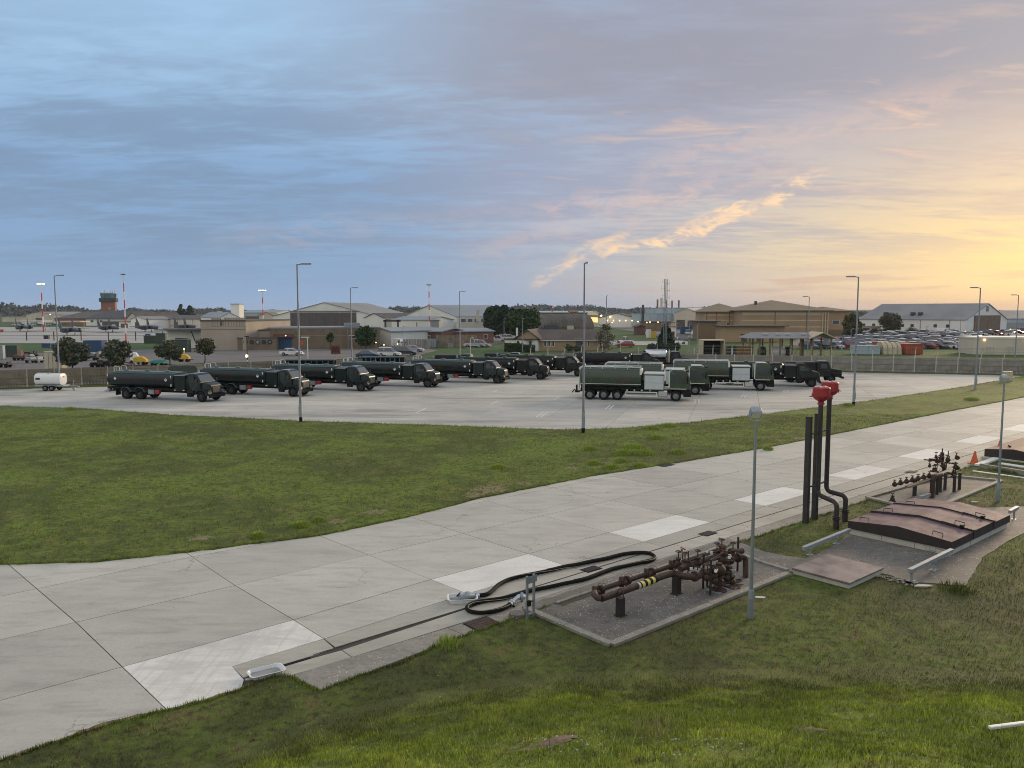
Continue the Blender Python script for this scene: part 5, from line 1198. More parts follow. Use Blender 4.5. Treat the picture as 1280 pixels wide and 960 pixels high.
pb = P(1115.5, 626.5, .085); vv = thing('bleed_valve', 'small rusty bleed valve on the pad in front of the far manifold', 'valve', (0, 0, 0)); valve(vv, pb + Vector((0, 0, .1)), .8, 'pipe', .25, .07); MB().box(-.12, .12, -.1, .1, 0, .04).build('foot', 'pipe', vv, loc=pb)
# ---- hoses, trays, stand
def smooth_pts(pts, n=4):
    out = []
    for i in range(len(pts) - 1):
        p0 = pts[max(i - 1, 0)]; p1 = pts[i]; p2 = pts[i + 1]; p3 = pts[min(i + 2, len(pts) - 1)]
        for k in range(n):
            t = k / n; out.append(.5 * ((2 * p1) + (p2 - p0) * t + (2 * p0 - 5 * p1 + 4 * p2 - p3) * t * t + (3 * p1 - p0 - 3 * p2 + p3) * t ** 3))
    out.append(pts[-1]); return out
hp = [(598, 744.4), (609, 742.6), (616, 737.6), (623, 731), (634, 725), (648.4, 720.8), (669.5, 716.6), (690.6, 712.3), (704.7, 708.8), (720, 706.2), (738.8, 702), (757, 698.5), (769, 695.3), (782, 692.5), (799, 691), (812, 692), (818.5, 696), (814, 700.5), (795, 704.7), (767, 711), (748, 717.8), (730, 724.3), (704.7, 729.5), (687, 733.5), (669.5, 737), (648, 742.6), (627, 748), (606, 751), (592, 753.8), (584, 758.8), (587, 763.7), (599, 765.8), (613, 764.4), (627.3, 760.9), (637, 756)]
pth = smooth_pts([P(x, y, .03 + .075) for x, y in hp], 6)
hose = thing('fuel_hose', 'long black fuel hose laid in a loop along the taxiway edge', 'hose', (0, 0, 0))
MB().tube(pth, .062, 12).build('hose_wall', 'rubber', hose)
stp = MB(); prev = None; acc = 0; P_ = []
for i, p in enumerate(pth):
    d = (pth[min(i + 1, len(pth) - 1)] - pth[max(i - 1, 0)]).normalized(); s = Vector((0, 0, 1)).cross(d)
    if i: acc += (p - pth[i - 1]).length
    a = acc * .85; P_.append(p + (s * math.cos(a) + Vector((0, 0, 1)) * math.sin(a)) * .060)
P_ = smooth_pts(P_, 2)
stp.tube(P_, .006, 5); stp.build('spiral_stripe', 'wall_tan_light', hose)
P_2 = pth[40:130]; st2 = MB(); st2.tube([p + Vector((0, .045, .045)) for p in P_2], .018, 6); st2.build('tie_line', 'rubber', hose)
for a, b in ((P(598, 744.4, .105), P(594, 744.6, .12)), (P(637, 756, .105), P(641, 752, .13))):
    MB().cyl(a, b, .085, n=14).cyl(a.lerp(b, .5), a.lerp(b, .75), .10, n=14).build('coupling', 'chrome', hose)
nz = thing('hose_nozzle', 'grey hydrant coupler with black lever lying in the white tray', 'nozzle', (0, 0, 0))
MB().tube([P(594, 744.6, .13), P(588, 745, .16), P(582, 746, .18), P(575, 748, .18), P(569, 750, .14)], [.06, .08, .11, .085, .07], 12).build('body', 'steel_grey', nz)
MB().cyl(P(586, 744.5, .15), P(583, 744.8, .16), .13).cyl(P(577, 746.5, .18), P(574, 747.5, .18), .12).build('collar', 'galv', nz); MB().tube([P(571, 745, .22), P(575, 741, .42)], .018, 6).build('lever', 'black', nz)
cp2 = thing('hose_coupling', 'chrome hose coupler with strap lying on the concrete behind the two-legged stand', 'coupler', (0, 0, 0))
MB().tube([P(641, 752, .13), P(645, 748.5, .17), P(648, 746.5, .18), P(653, 745.5, .17), P(657, 746.5, .15)], [.07, .06, .085, .10, .08], 12).build('body', 'chrome', cp2); MB().cyl(P(651, 746, .17), P(654, 746, .17), .14).build('collar', 'steel_grey', cp2); MB().tube([P(640, 757, .05), P(643, 758.5, .06), P(640, 755, .08)], .03, 6).build('strap', 'black', cp2)
def tray(px, py, lx, ly, label, rz, h=.13):
    t = thing('drip_tray', label, 'tray', P(px, py, .034), rz)
    def rr(s, z, k=5):
        pts = []
        for cx, cy, a0 in ((lx - .12, ly - .12, 0), (-lx + .12, ly - .12, 90), (-lx + .12, -ly + .12, 180), (lx - .12, -ly + .12, 270)):
            for q in range(k): a = R(a0 + 90 * q / (k - 1)); pts.append(((cx + .12 * math.cos(a)) * s, (cy + .12 * math.sin(a)) * s, z))
        return pts
    mb = MB(); mb.loft([rr(.90, 0), rr(1.0, h), rr(1.06, h), rr(1.06, h + .012), rr(.97, h + .012), rr(.86, .02)]); mb.build('shell', 'white_plastic', t); 
    MB().loft([rr(.85, .021), rr(.84, .026)]).build('residue', 'wall_grey', t); return t
tray(333, 842.5, .40, .235, 'white plastic drip tray at the near end of the slot drain', LR - .12, .085)
tray(578, 751, .43, .27, 'white plastic drip tray holding the hose nozzle', R(8), .12)
sg = thing('hose_stand', 'grey two-legged metal stand with a small top plate at the corner of the manifold pad', 'stand', P(663, 772.5, .06), LR + .1)
hh = Z(726, sg.location.y) - .06
for x in (-.14, .14): MB().box(x - .03, x + .03, -.03, .03, 0, hh).build('leg', 'steel_grey', sg, bevel=.004)
MB().box(-.22, .22, -.045, -.031, hh - .22, hh - .03).build('plate', 'steel_grey', sg); MB().box(-.17, .17, -.03, .03, 0.1, .14).box(-.17, .17, .031, .06, .42, .48).build('cross_bar', 'steel_grey', sg); MB().box(-.18, -.08, -.1, -.031, .4, .55).build('hook', 'black', sg)
# flowers of litter: a white scrap by the pole
tag(MB().prism([(-.16, -.04), (.1, -.07), (.18, .02), (.02, .06), (-.12, .05)], 0, .02).build('litter', 'white_plastic', loc=P(950, 747, .065)), 'small white scrap of litter on the grass beside the nearer floodlight pole', 'litter')
tag(MB().prism([(-.2, -.04), (.1, -.07), (.2, .02), (.02, .08), (-.12, .05)], 0, .03).build('stone', 'plinth', loc=P(1218, 628, .065)), 'flat pale stone lying on the grass behind the hatch cover', 'stone')
tag(MB().prism([(-.3, -.08), (.1, -.1), (.35, .02), (.02, .1), (-.12, .09)], 0, .04).build('stone', 'plinth', loc=P(1153, 733, .08)), 'flat pale stone at the foot of the hatch cover rail', 'stone')
# cones
def cone(px, py, m, label, h=.85):
    t = thing('traffic_cone', label, 'traffic cone', P(px, py, .034), .3)
    MB().box(-.25, .25, -.25, .25, 0, .04).build('base', 'black' if m == 'cone_red' else m, t, bevel=.01); MB().tube([(0, 0, .04), (0, 0, h)], [.21, .03], 16).build('body', m, t)
cone(1218, 579.5, 'cone', 'faded orange traffic cone on the taxiway beside the concrete basin', .72)
cone(1249, 568, 'cone_red', 'bright red traffic cone at the corner of the far pit cover', .85)
# the far pit cover and basin at the right edge
pc = thing('pit_cover', 'far steel pit cover with a pale orange-brown lid beside the red cone', 'pit cover', P(1270, 576, .03), LR)
MB().box(-.6, 7, -2.0, 1.6, 0, .12).build('upstand', 'plinth', pc)
mb = MB()
for x in (-.5, 6.9):
    for y, z in ((-1.9, .12), (-1.9, .48), (0, .72), (1.5, .55), (1.5, .12)): mb.v.append((x, y, z))
mb.face((0, 1, 2, 3, 4), 1); mb.face((9, 8, 7, 6, 5), 1); mb.face((1, 6, 7, 2), 0); mb.face((2, 7, 8, 3), 0); mb.face((0, 5, 6, 1), 1); mb.face((3, 8, 9, 4), 1); mb.face((4, 9, 5, 0), 1)
mat('lid_tan', (.30, .20, .165), .7, 0, .1, spec=.2); mb.build('lid', ['lid_tan', 'hatch_black'], pc)
for x, y, z in ((.2, -.9, .62), (.8, -.6, .66), (.5, .5, .68), (1.0, .7, .66)): MB().box(x - .06, x + .06, y - .05, y + .05, z - .02, z + .08).build('lug', 'hatch_black', pc)
bs_ = thing('concrete_basin', 'shallow white-walled concrete basin with weeds inside in front of the far pit cover', 'basin', (0, 0, 0))
def wall(a, b, w, h, m, nm='wall'):
    a, b = P2(*a), P2(*b); d = b - a; MB().box(0, d.length, -w / 2, w / 2, 0, h).build(nm, m, bs_, loc=(a.x, a.y, .05), rz=yaw(d), bevel=.01)
wall((1222, 584), (1249, 574), .35, .12, 'wall_white', 'wall'); wall((1225, 586), (1290, 597), .16, .25, 'rough_kerb'); wall((1216, 590.5), (1290, 600.5), .2, .05, 'wall_white', 'coping'); wall((1250, 581), (1290, 587), .5, .06, 'wall_white', 'slab')
for k in range(7): clump(P(1243 + k * 6.5 + random.uniform(-2, 2), 588 + k * .9, .06), 90, .28, .3, .014, 'blades', 'weed_clump', 'dark green weed growing inside the white-walled basin', 'weed', 'weeds in the basin')
# grey cabinet on the right verge
cb = thing('control_cabinet', 'grey and buff electrical cabinet standing on the grass at the right', 'cabinet', P(1259, 476.5, .055), R(-20))
MB().box(-.5, .5, -.3, .3, 0, 1.15).build('body', 'wall_tan_light', cb, bevel=.02); MB().box(-.52, -.5, -.27, .27, .05, 1.1).box(-.52, .52, -.32, .32, 1.15, 1.2).build('door', 'galv', cb)
# ================================================================== VEGETATION
def tree(px, base_y, top_y, wpx, m, label, shape='round', group=None, leaves=2600, Y=None, name='tree', cs=None, trunk_frac=.28, ls=1.35, dens=.9):
    b = P(px, base_y, .05) if Y is None else Q(px, Y, .05); Y = b.y
    h = Z(top_y, Y) - .05; r = wpx / F * Y / 2; cs = cs or trunk_frac
    t = thing(name, label, 'tree', b, 0, group)
    tb_ = MB(); k0 = h * cs
    tb_.tube([(0, 0, -.05), (.02 * h, 0, k0 * .6), (0, .02 * h, k0 + h * .2), (0, 0, h * .7)], [h * .028, h * .02, h * .015, h * .006], 8)
    for q in range(7):
        a = q * 2.4; z = k0 + h * .04 * q; tb_.tube([(0, 0, z), (r * .4 * math.cos(a), r * .4 * math.sin(a), z + h * .12), (r * .72 * math.cos(a), r * .72 * math.sin(a), z + h * .2)], [h * .012, h * .008, h * .003], 6)
    tb_.build('trunk', 'bark', t)
    rg = np.random.default_rng(int(px * 7 + base_y)); C_ = []
    nb = 60; leaves = int(leaves * 1.5)
    for q in range(nb):
        u = rg.random(); a = rg.random() * 6.283
        if shape == 'round':
            ph = math.acos(1 - 2 * rg.random()); rr = .78 * rg.random() ** .4
            C_.append((r * rr * math.sin(ph) * math.cos(a), r * rr * math.sin(ph) * math.sin(a), k0 + (h - k0) * (.5 + .5 * rr * math.cos(ph)), r * rg.uniform(.26, .46)))
        elif shape == 'cone':
            zf = u; w = r * (1 - zf) ** .6 * .85; C_.append((w * math.cos(a), w * math.sin(a), k0 + (h - k0) * zf * .95, r * (.36 - .22 * zf)))
        else:
            rr = .8 * math.sqrt(rg.random()); zf = rg.random(); w = r * rr * (.5 + .6 * math.sin(math.pi * min(1, zf + .15))); C_.append((w * math.cos(a), w * math.sin(a), k0 + (h - k0) * zf * .93, r * rg.uniform(.20, .34)))
    C_ = np.array(C_); idx = rg.integers(0, len(C_), leaves); c = C_[idx]
    d = rg.normal(size=(leaves, 3)); d /= np.linalg.norm(d, axis=1)[:, None]; rad = (rg.random(leaves) ** .35)[:, None]
    pos = c[:, :3] + d * rad * c[:, 3:4] * np.array([1, 1, .85]); s = (h * .022 + .03) * ls * rg.uniform(.6, 1.4, leaves)[:, None]
    pos[:, 2] = np.clip(pos[:, 2], k0 * .8, h)
    a1 = rg.normal(size=(leaves, 3)); a1 /= np.linalg.norm(a1, axis=1)[:, None]; a2 = np.cross(a1, rg.normal(size=(leaves, 3))); a2 /= np.linalg.norm(a2, axis=1)[:, None]
    V = np.stack([pos + a1 * s, pos + a2 * s, pos - a1 * s, pos - a2 * s], 1).reshape(-1, 3); k = (np.arange(leaves) * 4)[:, None]
    T_ = np.concatenate([k + np.array([[0, 1, 2]]), k + np.array([[0, 2, 3]])], 1).reshape(-1, 3)
    o = raw_mesh('crown', V, T_, m); o.parent = t; return t
YT = 'young bushy trees behind the fence'
tree(90, 463, 421, 38, 'leaf_grey', 'bushy grey-green tree beside the cream site cabin, leftmost behind the fence', 'round', YT, 4200, cs=.14)
tree(147, 463, 423, 34, 'leaf_grey', 'bushy grey-green tree between the blue container and the yellow machine behind the fence', 'round', YT, 4000, cs=.14)
tree(212, 456.5, 423, 32, 'leaf_grey', 'bushy grey-green tree behind the fence left of the yellow machine with a beacon', 'round', YT, 3800, cs=.16)
tree(256, 454, 423, 26, 'leaf_olive', 'small thin olive tree behind the fence in front of the beige block', 'round', YT, 1300, trunk_frac=.35)
tree(457, 436, 406, 27, 'leaf_green', 'dense round green tree at the end of the long tan wall', 'round', None, 3000, cs=.08)
tree(413, 437, 415, 10, 'leaf_green', 'thin young tree against the middle of the long tan wall', 'round', None, 600, trunk_frac=.4)
tree(620, 424, 379, 32, 'leaf_dark', 'tall dark conifer, left one of the dark group right of the white hangar', 'round', None, 7000, cs=.02, ls=1.5)
tree(634, 424, 378, 26, 'leaf_dark', 'tall dark conifer, middle one of the dark group right of the white hangar', 'round', None, 6000, cs=.02, ls=1.5)
tree(655, 427, 384, 44, 'leaf_green', 'broad dark willow-like tree in front of the brown rounded shelter', 'round', None, 8000, cs=.02, ls=1.4)
tree(757, 440, 404, 30, 'leaf_olive', 'sparse brown autumn tree at the right end of the brick bungalow', 'other', None, 1000, trunk_frac=.12, ls=.7)
tree(832, 437, 404, 22, 'leaf_dark', 'small ragged conifer at the foot of the lattice mast', 'cone', None, 2200, cs=.04)
tree(1064, 424, 390, 26, 'leaf_olive', 'tall olive green tree between the tan building and the big grey roofed hangar', 'other', None, 2600, cs=.05)
tree(1112, 415, 391, 27, 'leaf_olive', 'large domed olive tree in front of the big grey roofed hangar', 'round', None, 4200, cs=.05, Y=300)
tree(1138, 416, 409, 18, 'leaf_olive', 'low domed bush right of the domed olive tree in the car park', 'round', None, 900, cs=.02, Y=290)
tree(1092, 420, 408, 12, 'leaf_olive', 'low dark bush left of the domed olive tree in the car park', 'round', None, 700, cs=.02, Y=270)
tree(1214, 416, 408, 10, 'leaf_olive', 'small bush in front of the brown hangar door at the right', 'round', None, 600, cs=.02, Y=310)
tree(228, 401, 380, 17, 'leaf_dark', 'dark pointed tree, left of the pair behind the long cream shed', 'cone', None, 2200, Y=520, cs=.03)
tree(239, 401, 381.5, 16, 'leaf_dark', 'dark pointed tree, right of the pair behind the long cream shed', 'cone', None, 2200, Y=525, cs=.03)
tree(711, 440, 429, 12, 'leaf_green', 'clipped dark round bush in front of the brick bungalow', 'round', None, 1200, cs=.01)
tree(721, 440, 430, 10, 'leaf_green', 'second clipped dark bush beside the doorway of the brick bungalow', 'round', None, 900, cs=.01)
for px, w in ((815, 14), (826, 12), (838, 14), (846, 10)): tree(px, 439, 427 + (px % 3), w, 'leaf_dark', 'dark bush in the row under the lattice mast', 'round', 'dark bushes under the lattice mast', 900, cs=.01)
# hedge by bungalow
hg = MB(); rg = np.random.default_rng(5)
def hedge(pa, pb, hh, w, m, label):
    a = P(*pa, .05); b = P(*pb, .05); d = b - a; n = 2600; t_ = rg.random(n)[:, None]; nrm = Vector((-d.y, d.x, 0)).normalized()
    pos = np.array(a)[None] + t_ * np.array(d)[None] + np.array(nrm)[None] * (rg.random(n)[:, None] - .5) * w + np.array([[0, 0, 1]]) * rg.random(n)[:, None] * hh
    a1 = rg.normal(size=(n, 3)) * .12; a2 = rg.normal(size=(n, 3)) * .12
    V = np.stack([pos + a1, pos + a2, pos - a1, pos - a2], 1).reshape(-1, 3); k = (np.arange(n) * 4)[:, None]
    o = raw_mesh('hedge', V, np.concatenate([k + np.array([[0, 1, 2]]), k + np.array([[0, 2, 3]])], 1).reshape(-1, 3), m); return tag(o, label, 'hedge')
hedge((631, 439.5), (654, 439.5), 1.7, 1.2, 'leaf_green', 'clipped green hedge under the white end wall of the bungalow')
hedge((655, 440), (668, 440), 1.4, 1.2, 'leaf_green', 'short dark hedge at the doorway end of the white walled bungalow')
# distant woodland belt on low rising ground
def woods():
    hl = MB(); n = 220; R0 = [1500, 1700, 2100, 3600]
    for k in range(n + 1):
        a = -1.0 + 2.0 * k / n
        for rr, z in zip(R0, (0, 3, 9 + 4 * math.sin(a * 7) + 3 * math.sin(a * 17), -5)): hl.v.append((rr * math.sin(a), rr * math.cos(a), z))
    for k in range(n):
        for q in range(3): i = k * 4 + q; hl.face((i, i + 1, i + 5, i + 4), 0, True)
    tag(hl.build('hills', 'far_grass'), kind='structure')
    N = 34000; a = rg.uniform(-.72, .72, N); rr = rg.uniform(1450, 1900, N) + 120 * np.sin(a * 13)
    prof = 13 + 4.5 * np.sin(a * 9 + 1) + 2.5 * np.sin(a * 31) + 1.8 * np.sin(a * 83) + 1.2 * np.sin(a * 211); prof = prof * np.where(a > .25, .75, 1.0)
    base = np.stack([rr * np.sin(a), rr * np.cos(a), rg.random(N) ** .6 * prof * rg.uniform(.8, 1.12, N)], 1)
    s = rg.uniform(1.5, 3.4, N)[:, None]; a1 = rg.normal(size=(N, 3)); a1 /= np.linalg.norm(a1, axis=1)[:, None]; a2 = rg.normal(size=(N, 3)); a2 /= np.linalg.norm(a2, axis=1)[:, None]
    V = np.stack([base + a1 * s, base + a2 * s, base - a1 * s, base - a2 * s], 1).reshape(-1, 3); k = (np.arange(N) * 4)[:, None]
    o = raw_mesh('far_woodland', V, np.concatenate([k + np.array([[0, 1, 2]]), k + np.array([[0, 2, 3]])], 1).reshape(-1, 3), 'leaf_far'); tag(o, kind='stuff')
woods()
# ================================================================== BUILDINGS
def building(name, label, pxa, ya, pxb, yb, eave_y, depth, wallm, roofm, roof='flat', ridge_y=None, Ya=None, Yb=None, over=.4, wins=(), doors=(), bands=(), rails=(), winm='glass', cat='building', doorm='door_brown', z_e=None):
    a = P(pxa, ya, 0) if Ya is None else Q(pxa, Ya); b = P(pxb, yb, 0) if Yb is None else Q(pxb, Yb)
    d = b - a; L = d.length; rz = yaw(d); he = Z(eave_y, a.y) if z_e is None else z_e; hr = Z(ridge_y, (a.y + b.y) / 2) if ridge_y else he
    t = thing(name, label, cat, a, rz); D_ = depth
    w = MB()
    if roof == 'gabley':
        prof = [(0, 0), (L, 0), (L, he), (L / 2, hr), (0, he)]
        for y in (0, D_): w.v += [(x, y, z) for x, z in prof]
        w.face((0, 1, 2, 3, 4)); w.face((9, 8, 7, 6, 5)); w.face((1, 6, 7, 2)); w.face((4, 9, 5, 0)[::-1])
        w.build('wall', wallm, t)
        rf = MB(); th = .25
        for s in (0, 1):
            x0, x1 = (0 - over, L / 2) if s == 0 else (L + over, L / 2); sl = (hr - he) / (L / 2); z0 = he - over * sl + .03; z1 = hr + .03
            k = len(rf.v)
            for y in (-over, D_ + over): rf.v += [(x0, y, z0), (x1, y, z1), (x1, y, z1 + th), (x0, y, z0 + th)]
            for q in ((0, 1, 2, 3), (7, 6, 5, 4), (0, 4, 5, 1), (1, 5, 6, 2), (2, 6, 7, 3), (3, 7, 4, 0)): rf.face([k + i for i in q])
        ro = rf.build('roof', roofm, t)
    elif roof == 'gablex':
        prof = [(0, 0), (D_, 0), (D_, he), (D_ / 2, hr), (0, he)]
        for x in (0, L): w.v += [(x, y, z) for y, z in prof]
        w.face((0, 1, 2, 3, 4)); w.face((9, 8, 7, 6, 5)); w.face((1, 6, 7, 2)); w.face((4, 9, 5, 0)[::-1])
        w.build('wall', wallm, t); rf = MB(); th = .22
        for s in (0, 1):
            y0, y1 = (-over, D_ / 2) if s == 0 else (D_ + over, D_ / 2); sl = (hr - he) / (D_ / 2); z0 = he - over * sl + .03; z1 = hr + .03; k = len(rf.v)
            for x in (-over, L + over): rf.v += [(x, y0, z0), (x, y1, z1), (x, y1, z1 + th), (x, y0, z0 + th)]
            for q in ((0, 1, 2, 3), (7, 6, 5, 4), (0, 4, 5, 1), (1, 5, 6, 2), (2, 6, 7, 3), (3, 7, 4, 0)): rf.face([k + i for i in q])
        ro = rf.build('roof', roofm, t)
    elif roof == 'hip':
        w.box(0, L, 0, D_, 0, he); w.build('wall', wallm, t); rf = MB(); q = min(D_, L) / 2; o = over
        rf.v = [(-o, -o, he), (L + o, -o, he), (L + o, D_ + o, he), (-o, D_ + o, he), (q, D_ / 2, hr), (L - q, D_ / 2, hr), (-o, -o, he + .25), (L + o, -o, he + .25), (L + o, D_ + o, he + .25), (-o, D_ + o, he + .25)]
        for f in ((3, 2, 1, 0), (0, 1, 7, 6), (1, 2, 8, 7), (2, 3, 9, 8), (3, 0, 6, 9), (6, 7, 5, 4), (7, 8, 5), (8, 9, 4, 5), (9, 6, 4)): rf.face(f)
        ro = rf.build('roof', roofm, t)
    else:
        w.box(0, L, 0, D_, 0, he); w.build('wall', wallm, t)
        ro = MB().box(-over, L + over, -over, D_ + over, he + .002, he + .3).build('roof', roofm, t)
    for u0, u1, z0, z1 in wins:
        f = MB(); f.box(L * u0 - .1, L * u1 + .1, -.06, .02, z0 - .1, z1 + .1); fo = f.build('window', 'wall_white' if winm != 'lit_window' else 'wall_grey', t)
        MB().box(L * u0, L * u1, -.09, -.061, z0, z1).build('pane', winm, fo)
    for u0, u1, z1 in doors:
        dm = MB(); n = max(1, int((u1 - u0) * L / 4)); 
        for k in range(n): dm.box(L * (u0 + (u1 - u0) * k / n) + .04, L * (u0 + (u1 - u0) * (k + 1) / n) - .04, -.12, -.003, 0, z1)
        dm.build('door', doorm, t)
        MB().box(L * u0 - .25, L * u1 + .25, -.2, -.004, z1 + .002, z1 + .35).build('lintel', wallm, t)
    for z0, z1, m in bands: MB().box(-.03, L + .03, -.035, -.003, z0, z1).build('cladding_band', m, t)
    for u, m in rails: MB().box(L * u - .15, L * u + .15, -.09, -.04, 0, he - .01).build('pilaster', m, t)
    return t, L, he, hr
def gutter(t, L, he, m='wall_grey'): MB().box(-.3, L + .3, -.55, -.41, he - .12, he + .02).build('gutter', m, t)
B = building
# left: far side of the airfield
B('hangar', 'low cream hangar with a shallow roof at the far left beyond the jets', 35, 0, 69, 0, 393.5, 30, 'wall_cream', 'roof_grey', 'gabley', 390, Ya=620, Yb=600, doors=((.35, .6, 3.5),), over=.3)
B('shed', 'long low buff shed left of the far cream hangar', 5, 0, 36, 0, 396, 15, 'wall_cream', 'roof_tan', 'flat', Ya=650, Yb=640)
B('shed', 'long brown-roofed shed between the cream hangar and the control tower', 70, 0, 118, 0, 398, 40, 'wall_brick', 'roof_brown', 'gablex', 390, Ya=500, Yb=480)
t_, L_, he_, hr_ = B('terminal_building', 'white-walled building with a wide dark roof around the foot of the control tower', 109, 0, 168, 0, 398, 34, 'wall_white', 'roof_dark', 'gablex', 389, Ya=480, Yb=470, wins=((.1, .16, 2, 3.2), (.3, .36, 2, 3.2)), doors=((.35, .8, 2.6),), over=1)
B('shed', 'white gabled shed end right of the control tower', 160, 0, 174, 0, 398, 30, 'wall_cream', 'roof_brown', 'gabley', 391, Ya=470, Yb=465)
B('shed', 'long cream workshop with many dark posts behind the parked jets', 178, 0, 262, 0, 398.5, 22, 'wall_cream', 'roof_brown', 'gablex', 394.5, Ya=430, Yb=400, wins=((.38, .44, 4, 4.8),), doors=((.5, .56, 3),), rails=tuple((k / 9, 'roof_brown') for k in range(10)))
B('shed', 'low dark open lean-to at the left of the long cream workshop', 150, 0, 172, 0, 402.5, 8, 'wall_white', 'roof_dark', 'flat', Ya=420, Yb=415, doors=((.1, .5, 2.2),))
B('shed', 'white shed with a dark doorway beside the jets', 165, 0, 182, 0, 399, 15, 'wall_white', 'roof_grey', 'gabley', 396, Ya=410, Yb=405, doors=((.3, .6, 3),))
B('roof_block', 'sunlit orange flat-topped block beyond the long cream workshop', 246, 0, 262, 0, 392.8, 20, 'wall_cream', 'roof_brown', 'flat', Ya=620, Yb=615)
B('roof_block', 'small sunlit square block beyond the long cream workshop', 266, 0, 273, 0, 389.5, 10, 'wall_cream', 'roof_grey', 'flat', Ya=640, Yb=640)
B('white_house', 'white gabled building with a dark window and a tall slab tower behind', 276, 0, 300, 0, 397, 24, 'wall_white', 'roof_bluegrey', 'gabley', 391, Ya=330, Yb=335, wins=((.42, .56, 4.8, 5.8),), over=.3)
B('slab_tower', 'tall white slab tower with a sloping top behind the white gabled building', 290, 0, 300.5, 0, 380.5, 6, 'wall_white', 'roof_grey', 'flat', Ya=352, Yb=352, over=.2)
B('hangar', 'long blue-grey hangar behind the slab tower', 296, 0, 345, 0, 391, 40, 'wall_blue', 'roof_bluegrey', 'gablex', 388, Ya=560, Yb=555)
B('shed', 'dark brown low shed in front of the blue-grey hangar', 308, 0, 344, 0, 396, 12, 'wall_brown', 'roof_brown', 'flat', Ya=470, Yb=470)
B('shed', 'orange sunlit gabled shed beside the lit floodlight mast', 325, 0, 343, 0, 394.5, 14, 'wall_cream', 'roof_tan', 'gabley', 390.5, Ya=450, Yb=450)
# beige block with awning wing and round windows
t_, L_, he_, hr_ = B('beige_block', 'large windowless beige two-storey block left of the long tan wall', 252, 437, 308, 437.5, 401.5, 22, 'wall_beige', 'roof_brown', 'flat', over=.15)
for x0, x1, z0, z1, m in ((.24, .46, 5.2, 7.2, 'wall_brown'), (.52, .97, 5.2, 7.2, 'wall_brown')): MB().box(L_ * x0, L_ * x1, -.05, -.003, z0, z1).build('panel', 'wall_beige', t_, bevel=.02)
for k in range(12): MB().box(L_ * (.26 + k * .06), L_ * (.26 + k * .06) + .06, -.09, -.051, 5.3, 7.1).build('joint_strip', 'wall_brown', t_)
MB().box(L_ * .44, L_ * .47, -.1, -.06, 5.4, 6.8).build('slot_window', 'glass', t_); MB().box(-.02, L_ + .02, -.06, -.002, 4.55, 4.62).build('string_course', 'wall_brown', t_)
t2_, L2_, he2_, _ = B('awning_building', 'low pale building with a broad flat dark awning at the left of the beige block', 209, 0, 254, 0, 412, 12, 'wall_white', 'roof_dark', 'flat', Ya=195, Yb=186, over=.6, doors=((.25, .6, 2.2),))
MB().box(0, L2_ * .99, -3.2, -.6, he2_ - .1, he2_ + .14).build('awning', 'roof_dark', t2_); MB().tube([(L2_ * .8, -.1, 1.6), (L2_ * .97, -2.6, he2_ - .1)], .12, 6).build('brace', 'roof_dark', t2_)
B('round_window_wing', 'low beige wing to the right of the big beige block', 308, 436, 345, 436, 413.5, 14, 'wall_beige', 'roof_brown', 'flat', over=.1)
t_, L_, he_, _ = B('round_window_wall', 'brown wall with a row of five round dark windows', 297, 437.5, 346, 437.2, 423.5, 3, 'wall_brown', 'roof_brown', 'flat', over=.05)
for k in range(5):
    x = L_ * (.21 + .155 * k); fo = MB().cyl((x, -.08, 1.75), (x, .02, 1.75), .52, n=18).build('window', 'dark_metal', t_); MB().cyl((x, -.11, 1.75), (x, -.085, 1.75), .36 if k < 4 else .2, n=18).build('pane', 'glass' if k % 2 else 'steel_grey', fo)
t_, L_, he_, _ = B('long_tan_wall', 'long flat-roofed tan brick building with a dark recessed doorway at its left end', 338, 436.5, 475, 435, 411, 18, 'wall_brown', 'roof_grey', 'flat', over=.1, wins=((.715, .775, 2.4, 2.9),))
MB().box(L_ * .05, L_ * .19, -.12, -.003, 0, 2.7).build('doorway', 'container_blue', t_); MB().box(L_ * .03, L_ * .21, -1.1, -.003, 2.7, 3.5).build('canopy', 'wall_redbrown', t_); MB().sphere((L_ * .14, -1.15, 3.1), .13).build('lamp', 'lit_warm', t_)
MB().box(-.02, L_ + .02, -.05, -.003, 3.0, 3.07).build('string_course', 'wall_beige', t_); MB().box(L_ * .70, L_ * .705, -.06, -.003, 0, he_ - .3).build('wall_joint', 'wall_beige', t_)
MB().box(L_ * .68, L_ * .82, 2, 8, he_ + .3, he_ + 1.2).build('roof_plant', 'roof_bluegrey', t_)
# big white hangar
t_, L_, he_, hr_ = B('hangar', 'big white hangar with a wide dark grey-brown sliding door', 342, 0, 473, 0, 395.5, 62, 'wall_white', 'roof_grey', 'gabley', 378.5, Ya=415, Yb=405, over=.4, doors=((.17, .80, 8.0),))
MB().box(L_ * .16, L_ * .83, -.3, -.005, 8.36, 8.8).build('door_head', 'roof_dark', t_)
B('shed', 'white lean-to on the right flank of the big white hangar', 456, 0, 480, 0, 397.5, 40, 'wall_white', 'roof_dark', 'gabley', 392, Ya=402, Yb=398)
B('shed', 'low grey flat shed between the two white hangars', 478, 0, 502, 0, 399.5, 20, 'wall_cream', 'roof_grey', 'flat', Ya=400, Yb=400)
B('hangar', 'white hangar with a lit side wall and grey ridged roof, right of the big one', 506, 0, 571, 0, 395.3, 34, 'wall_white', 'roof_bluegrey', 'gabley', 382, Ya=395, Yb=352, over=.3)
tw = Q(571, 352); t_ = thing('lit_annex', 'glazed side annex with orange lit windows on the second white hangar', 'annex', (tw.x + .6, tw.y + 1, 0), R(34))
MB().box(0, 26, -1, 0, 0, 6.1).build('wall', 'wall_cream', t_)
